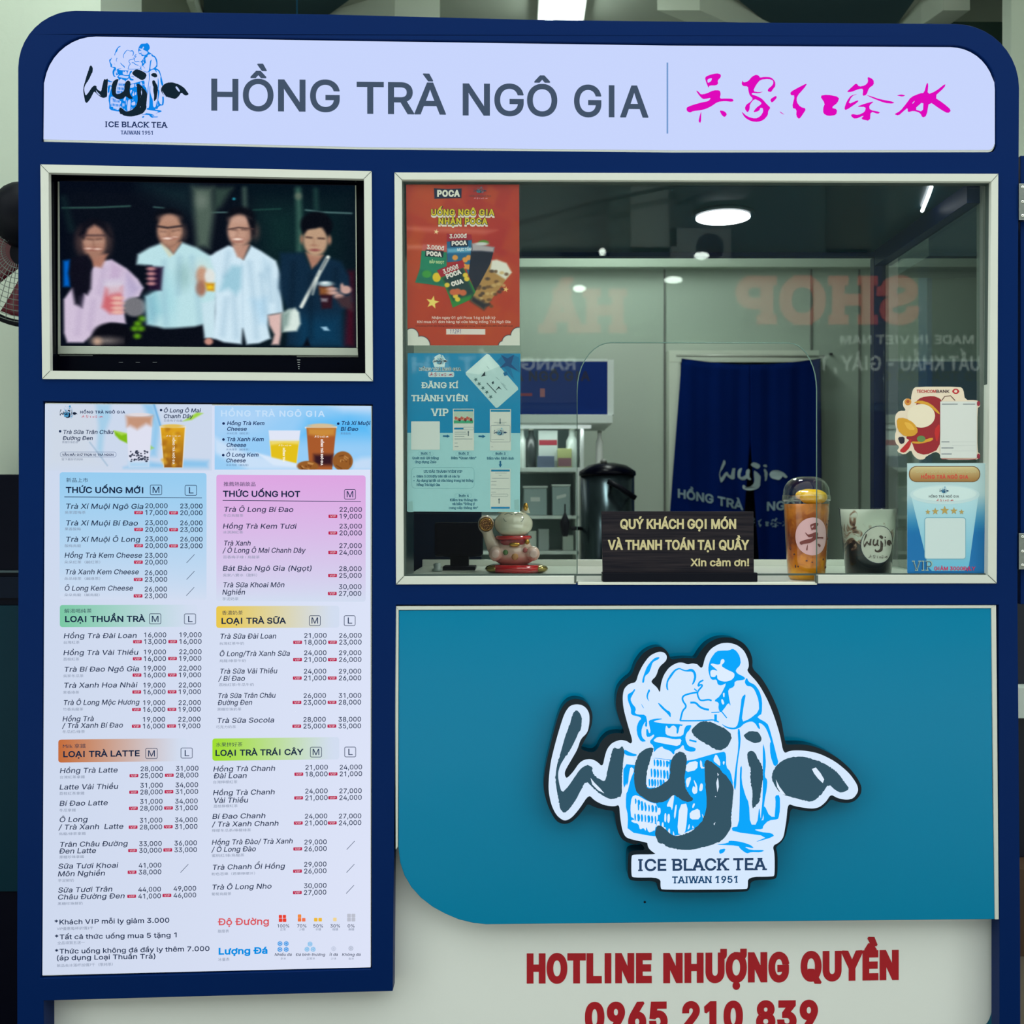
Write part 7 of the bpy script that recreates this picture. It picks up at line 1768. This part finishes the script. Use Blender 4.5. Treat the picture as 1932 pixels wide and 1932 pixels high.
SY = 2.50
SH = thing('storage_shelf', 'white open storage shelf on the table left of the urn', 'shelf', W(1030, 1050, SY))
shm = mat('white_shelf', (212, 222, 218), 0.5)
xl_, xr2 = W(800, 0, SY)[0], W(1092.5, 0, SY)[0]
ztop = W(0, 803, SY)[2]
MB().box((W(800, 0, SY)[0], SY - 0.12, ztop), (W(1156, 0, SY - .12)[0], SY + 0.30, W(0, 787, SY)[2])).build('top_board', shm, SH, 0.002)
for nm_, y0, y1, xe in (('shelf_board', 882, 890, 1141), ('shelf_board', 973, 979, 1092), ('shelf_board', 1040, 1046, 1092)):
    MB().box((xl_, SY, W(0, y1, SY)[2]), (W(xe, 0, SY)[0], SY + 0.26, W(0, y0, SY)[2])).build(nm_, shm, SH, 0.001)
MB().box((xr2 - 0.012, SY, tz), (xr2, SY + 0.26, W(0, 890, SY)[2] )).build('side_panel', shm, SH)
MB().box((xr2 + 0.008, SY, W(0, 882, SY)[2]), (xr2 + 0.020, SY + 0.26, ztop)).build('side_panel', shm, SH)
MB().box((xl_ - 0.012, SY, tz), (xl_ - 0.0005, SY + 0.26, ztop)).build('side_panel', shm, SH)
MB().box((xl_, SY + 0.261, tz), (xr2, SY + 0.27, ztop)).build('back_sheet', mat('shelf_back', (150, 172, 170), 0.6), SH)
BX = thing('brand_box', 'navy blue box with pale ends on top of the storage shelf', 'box', W(1060, 784, SY))
zb0 = W(0, 786.5, SY - .1)[2]
by_ = SY - 0.10
MB().box((W(815, 0, by_)[0], by_, ztop + 0.037), (W(1146, 0, by_)[0], by_ + 0.26, W(0, 682, by_)[2])).build('box_body', mat('navy_box', (0, 40, 116), 0.5, spec=0.15), BX)
MB().box((W(1146.2, 0, by_)[0], by_ + 0.002, ztop + 0.037), (W(1158, 0, by_)[0], by_ + 0.26, W(0, 678.5, by_)[2])).build('box_end', shm, BX)
MB().box((W(815, 0, by_)[0], by_ + 0.001, W(0, 681.8, by_)[2]), (W(1146, 0, by_)[0], by_ + 0.26, W(0, 677, by_)[2])).build('box_lid', shm, BX)
pr = Print(by_ - 0.0005, 0.0004); pr.text('HỒNG TRÀ NGÔ GIA', 850, 719, 1113, 19, (4, 18, 62), bold=0.04); pr.build('box_lettering', M['print'], BX)
pr = Print(by_ - 0.0005, 0.0004)
pr.rect(982, 742, 1004, 747, (130, 40, 60)); pr.rect(1019, 733, 1028, 749, (150, 90, 100))  # two small reddish patches on the box front
pr.build('box_marks', M['print'], BX)
# glow strip and area light added to brighten the shelf under its top board
MB().box((xl_ + 0.3, SY - 0.02, ztop - 0.012), (xr2 + 0.05, SY + 0.01, ztop - 0.0005)).build('shelf_fill_strip', mat('shelf_fill_glow', (220, 230, 226), 0.5, emit=(230, 244, 240), estr=0.5), SH)
ld = bpy.data.lights.new('shelf_fill_light', 'AREA'); ld.shape = 'RECTANGLE'; ld.size = 0.5; ld.size_y = 0.03; ld.energy = 0.5; ld.color = (0.92, 1.0, 0.97)
lo = bpy.data.objects.new('shelf_fill_light', ld); ROOT.objects.link(lo); lo.location = (xl_ + 0.42, SY - 0.02, ztop - 0.02); lo.rotation_euler = (math.radians(25), 0, 0); lo.parent = SH; lo.matrix_parent_inverse = Matrix.Translation(SH.location).inverted()

def on_board(py): return W(0, py, SY)[2]
bz = on_board(882)
def jar(name, label, cat, px, wpx, top, base_z, m, prof=None, group=None, y=SY + 0.08, cap=None):
    s = (DIST + y) / 2000; r = wpx * s / 2; x = (px - 966) * s; h = W(0, top, y)[2] - base_z
    t = thing(name, label, cat, (x, y, base_z), group)
    MB().lathe([(r * .92, 0.001), (r, h * .04), (r, h * .72), (r * .55, h * .84), (r * .5, h)], (x, y, base_z), 20).build('body', m, t)
    MB().lathe([(r * .56, 0), (r * .56, h * .07)], (x, y, base_z + h * 0.985), 18).build('cap', cap or M['silver'], t)
    return t
glz = mat('milky_bottle', (196, 206, 200), 0.2); dkb = mat('dark_syrup', (52, 60, 60), 0.2)
jar('syrup_bottle', 'pale bottle on the upper shelf, nearest the membership poster', 'bottle', 985, 15, 811, bz, glz)
jar('syrup_bottle', 'dark-bodied bottle on the upper shelf, second from the poster', 'bottle', 1002, 19, 811, bz, dkb)
jar('milk_bottle', 'large white bottle at the right end of the upper shelf', 'bottle', 1079, 22, 811, bz, glz)
jar('streak_bottle', 'slim white bottle shape standing in for a bright streak above the urn lid', 'bottle', 1131, 14, 816, bz, mat('bright_streak_white', (246, 250, 246), 0.3))  # bottle shape made up for a bright lamp-like streak
def carton(name, label, px0, px1, top, base_z, col, y=SY + 0.05, d=0.12, group=None, print_=None):
    t = thing(name, label, 'carton', (W((px0 + px1) / 2, 0, y)[0], y, base_z), group)
    MB().box((W(px0, 0, y)[0], y, base_z + 0.0005), (W(px1, 0, y)[0], y + d, W(0, top, y)[2])).build('carton_body', mat(name + '_card', col, 0.6), t, 0.002)
    if print_:
        p_ = Print(y - 0.0006, 0.0003); print_(p_); p_.build('carton_print', M['print'], t)
    return t
def lab1(p_): p_.rect(1018, 831, 1070, 840, (140, 36, 50)); p_.rect(1018, 857, 1047, 876, (70, 84, 110)); p_.rect(1051, 857, 1072, 876, (130, 90, 90))
carton('tea_carton', 'white carton with a red band on the upper shelf', 1016, 1052, 812, bz, (176, 186, 182), y=SY + .06, print_=lambda p_: p_.rect(1017, 830, 1051, 840, (146, 34, 52)))
carton('tea_carton', 'yellow-topped carton in front of the red-banded carton', 1052, 1079, 846, bz, (160, 166, 110), y=SY + .03, d=.08, print_=lambda p_: p_.rect(1053, 864, 1078, 880, (120, 84, 92)))
carton('flat_carton', 'low blue-grey carton in front of the red-banded carton', 1014, 1046, 860, bz, (96, 110, 136), y=SY + .01, d=.04)
bz2, bz3 = on_board(973), on_board(1040)
tub = mat('frosted_tub', (150, 168, 168), 0.3)
for px0, px1, tp, lb in ((988, 1032, 917, 'frosted tub with a white tag on the second shelf, beside the poster'), (1042, 1076, 914, 'frosted tub with a slanted white tag on the second shelf, near the urn')):
    t = thing('storage_tub', lb, 'tub', (W((px0 + px1) / 2, 0, SY + .04)[0], SY + .04, bz2))
    MB().box((W(px0, 0, SY + .04)[0], SY + .04, bz2 + 0.0005), (W(px1, 0, SY + .04)[0], SY + .16, W(0, tp + 4, SY + .04)[2])).build('tub_body', tub, t, 0.004)
    MB().box((W(px0 - 1, 0, SY + .04)[0], SY + .036, W(0, tp + 3.6, SY + .04)[2]), (W(px1 + 1, 0, SY + .04)[0], SY + .164, W(0, tp, SY + .04)[2])).build('tub_lid', shm, t, 0.002)
    p_ = Print(SY + .0394, 0.0003); cxm = (px0 + px1) / 2
    p_.rect(cxm - 9, 938 if px0 < 1000 else 936, cxm + 9, 946 if px0 < 1000 else 942, (206, 212, 208), tilt=0 if px0 < 1000 else -0.25); p_.build('tub_tag', M['print'], t)
for k, (px0, px1, tp, col, lb) in enumerate(((996, 1012, 1002, (196, 204, 196), 'upright white packet on the lowest shelf, left'), (1016, 1036, 998, (160, 170, 168), 'grey packet in the middle of the lowest shelf'), (1062, 1082, 1010, (176, 186, 178), 'pale packet on the lowest shelf beside the urn tap'))):
    carton('packet', lb, px0, px1, tp, bz3, col, y=SY + .04, d=.08)
for k, (px0, px1, col, lb) in enumerate(((1003, 1030, (176, 180, 130), 'pale yellow box lying behind the frosted tubs'), (1046, 1090, (190, 196, 150), 'long pale yellow box under the frosted tub tag'))):
    pass

UY = 2.2
UR = thing('drinks_urn', 'dark drinks urn with domed lid, side handle and black tap', 'urn', (W(1146, 0, UY)[0], UY, tz))
us = (DIST + UY) / 2000; ux = W(1146, 0, UY)[0]
def uz(py): return W(0, py, UY)[2]
ub = mat('smoked_urn_steel', (58, 72, 78), 0.22, metal=0.75)
MB().lathe([(50 * us, 0.001), (51 * us, 0.01), (51 * us, uz(897) - tz)], (ux, UY, tz), 40).build('urn_body', ub, UR)
MB().lathe([(53 * us, 0), (54 * us, 0.006), (53 * us, 0.018), (36 * us, 0.042), (14 * us, 0.052), (4 * us, 0.053)], (ux, UY, uz(898)), 40).build('domed_lid', M['black_gloss'], UR)
MB().ell((ux - 8 * us, UY - 0.02, uz(880) + 0.018), (0.014, 0.014, 0.010)).build('lid_knob', M['steel_grey'], UR)
MB().lathe([(51.5 * us, 0.0), (51.5 * us, 0.06)], (ux, UY, tz + 0.001), 40).build('urn_foot', M['black'], UR)
MB().tube([W(1147, 908, UY - .125), W(1170, 920, UY - .135), W(1199, 940, UY - .125)], 0.011, 10).build('side_handle', M['black'], UR)
for px, py in ((1152, 911), (1192, 936)): MB().tube([W(px, py, UY - .128), W(px, py, UY - .07)], 0.007, 8).build('handle_mount', M['black'], UR)
tp = MB(); tp.tube([W(1097, 997, UY - .02), W(1078, 997, UY - .05)], 0.008, 10); tp.build('tap_pipe', M['black'], UR)
a = W(1066, 992, UY - .06)
tb = MB(); tb.lathe([(0.004, 0.05), (0.019, 0.015), (0.019, -0.002), (0.011, -0.036), (0.010, -0.042)], a, 14); tb.build('tap', M['black'], UR)
MB().tube([(a[0], a[1], a[2] + 0.04), (a[0], a[1], a[2] + 0.085)], 0.003, 8).build('tap_lever', M['black'], UR)
# dark till screen behind the posters
TS = thing('till_screen', 'black back of a till screen seen under the blue poster', 'screen', (W(835, 0, 0.42)[0], 0.42, CT))
MB().box((W(822, 0, .44)[0], 0.40, CT + 0.03), (W(912, 0, .44)[0], 0.425, W(0, 985, .42)[2])).build('screen_back', M['black_gloss'], TS, 0.006)
MB().box((W(850, 0, .44)[0], 0.425, CT + 0.0005), (W(885, 0, .44)[0], 0.445, CT + 0.07)).build('stand', M['black'], TS)
MB().box((W(838, 0, .44)[0], 0.385, CT + 0.0005), (W(898, 0, .44)[0], 0.475, CT + 0.008)).build('stand_foot', M['black'], TS)
DP = tag(MB().box((-0.72, 0.62, 0.0), (W(908, 0, .62)[0], 0.66, W(0, 945, .62)[2])).build('counter_partition', mat('dark_teal_board', (2, 22, 44), 0.45, spec=0.1, var=0.2, vscale=3)), 'dark blue partition board behind the till screen', 'partition')
MD = thing('stacked_lids', 'small stack of grey-white cup lids beside the till screen', 'cup lids', (W(826, 0, .36)[0], 0.36, CT))
MB().lathe([(0.011, 0.0005), (0.012, 0.006), (0.007, 0.0075), (0.009, 0.016), (0.004, 0.019)], (W(825, 0, .34)[0], 0.34, CT + 0.0), 18).build('lid', mat('grey_white_plastic', (150, 160, 156), 0.4), MD)

# ------------------------------------------------------------------ left of the kiosk: fan and dark cabinet
FY = 0.40
FN = thing('wall_fan', 'black and red fan on the pillar, half hidden behind the kiosk', 'fan', W(56, 482, FY))
fc = W(56, 482, FY); fs_ = (DIST + FY) / 2000
wire = mat('grey_fan_wire', (112, 122, 116), 0.4)
fblk = M['black']; fred = mat('dark_red_blade', (92, 10, 34), 0.35)
def ringpts(r, y, n=64): return [(fc[0] + r * math.cos(2 * math.pi * k / n), y, fc[2] + r * math.sin(2 * math.pi * k / n)) for k in range(n)]
MB().tube(ringpts(130 * fs_, FY), 0.008, 10, closed=True).build('guard_rim', fblk, FN)
gd = MB()
for k in range(1, 12): gd.tube(ringpts((24 + k * 9.5) * fs_, FY - 0.05 + 0.045 * (k / 12) ** 2), 0.0008, 5, closed=True)
for k in range(48):
    a = 2 * math.pi * k / 48 + 0.2
    gd.tube([(fc[0] + r * fs_ * math.cos(a), FY - 0.05 + 0.045 * ((r - 24) / 112) ** 2, fc[2] + r * fs_ * math.sin(a)) for r in (26, 60, 100, 129)], 0.0008, 5)
gd.build('guard_grille', wire, FN)
bl = MB()
for k in range(3):
    a0 = 2 * math.pi * k / 3 + math.pi * 0.95
    vs, fq = [], []
    for i in range(9):
        for j in range(7):
            r = (26 + 92 * j / 6) * fs_; a = a0 + (i / 8 - 0.5) * (1.45 + 0.2 * j / 6)
            vs.append((fc[0] + r * math.cos(a), FY + 0.01 + 0.03 * (i / 8 - 0.5), fc[2] + r * math.sin(a)))
    for i in range(8):
        for j in range(6): fq.append((i * 7 + j, i * 7 + j + 1, i * 7 + j + 8, i * 7 + j + 7))
    b_ = MB().add(vs, fq, 0, True).build('fan_blade', fred, FN); md = b_.modifiers.new('thickness', 'SOLIDIFY'); md.thickness = 0.003
MB().lathe([(24 * fs_, -0.05), (30 * fs_, -0.02), (26 * fs_, 0.03)], (fc[0], FY, fc[2]), 28, axis='y').build('hub', fblk, FN)
hd_ = MB(); hd_.add([W(px, py, FY - .03) for px, py in ((-6, 470), (-2, 400), (8, 372), (20, 358), (40, 350), (60, 350), (60, 480), (20, 466))], [(0, 1, 2, 3, 4, 5, 6, 7)])
hh = MB(); hh.ell((W(52, 0, FY)[0], FY - 0.02, W(0, 412, FY)[2]), (56 * fs_, 0.07, 62 * fs_)); hh.build('motor_housing', fblk, FN)
MB().box((fc[0] - 0.03, FY + 0.08, fc[2] - 0.03), (fc[0] + 0.03, 0.7195, fc[2] + 0.03)).build('wall_bracket', fblk, FN)

CB = thing('dark_cabinet', 'dark glossy cabinet left of the kiosk under the fan', 'cabinet', (W(0, 0, .5)[0], 0.5, 0))
cy_ = 0.42
xa, xb = W(-120, 0, cy_)[0], W(60, 0, cy_)[0]
def cz_(py): return W(0, py, cy_)[2]
MB().box((xa, cy_, 0.0), (xb, 0.70, cz_(895))).build('cabinet_body', mat('black_cabinet', (3, 5, 22), 0.4, spec=0.08), CB, 0.002)
MB().box((xa, cy_ - 0.008, cz_(1080)), (xb, cy_ - 0.0005, cz_(1076))).build('edge_strip', mat('grey_teal_strip', (50, 72, 78), 0.4), CB)
MB().box((xa, cy_ - 0.006, cz_(1128)), (xb, cy_ - 0.0005, cz_(1088))).build('drawer', mat('dark_blue_drawer', (6, 18, 36), 0.4, spec=0.1), CB)
MB().box((xa, cy_ - 0.006, cz_(1680)), (xb, cy_ - 0.0005, cz_(1142))).build('cabinet_door', mat('dark_teal_door', (0, 44, 58), 0.4, spec=0.12), CB)
# right edge: low brown board and grey box glimpsed below the flap
RB = thing('side_bench', 'dark bench with a pale box glimpsed right of the kiosk below the flap', 'bench', (1.5, 0.9, 0))
MB().box((W(1905, 0, .9)[0], 0.9, 0.0), (2.1, 1.25, W(0, 1640, .9)[2])).build('bench_front', mat('brown_board', (86, 62, 44), 0.6), RB)
MB().box((W(1905, 0, 1.0)[0], 1.0, W(0, 1640, .9)[2] + .001), (2.1, 1.25, W(0, 1120, .9)[2])).build('bench_back', mat('dark_blue_board', (8, 14, 38), 0.5), RB)
tag(MB().box((W(1912, 0, .93)[0], 0.93, W(0, 1355, .93)[2]), (W(1960, 0, .93)[0], 0.998, W(0, 1298, .93)[2])).build('pale_box', shm), 'pale box at the right edge below the navy flap', 'box')

finish_prints()
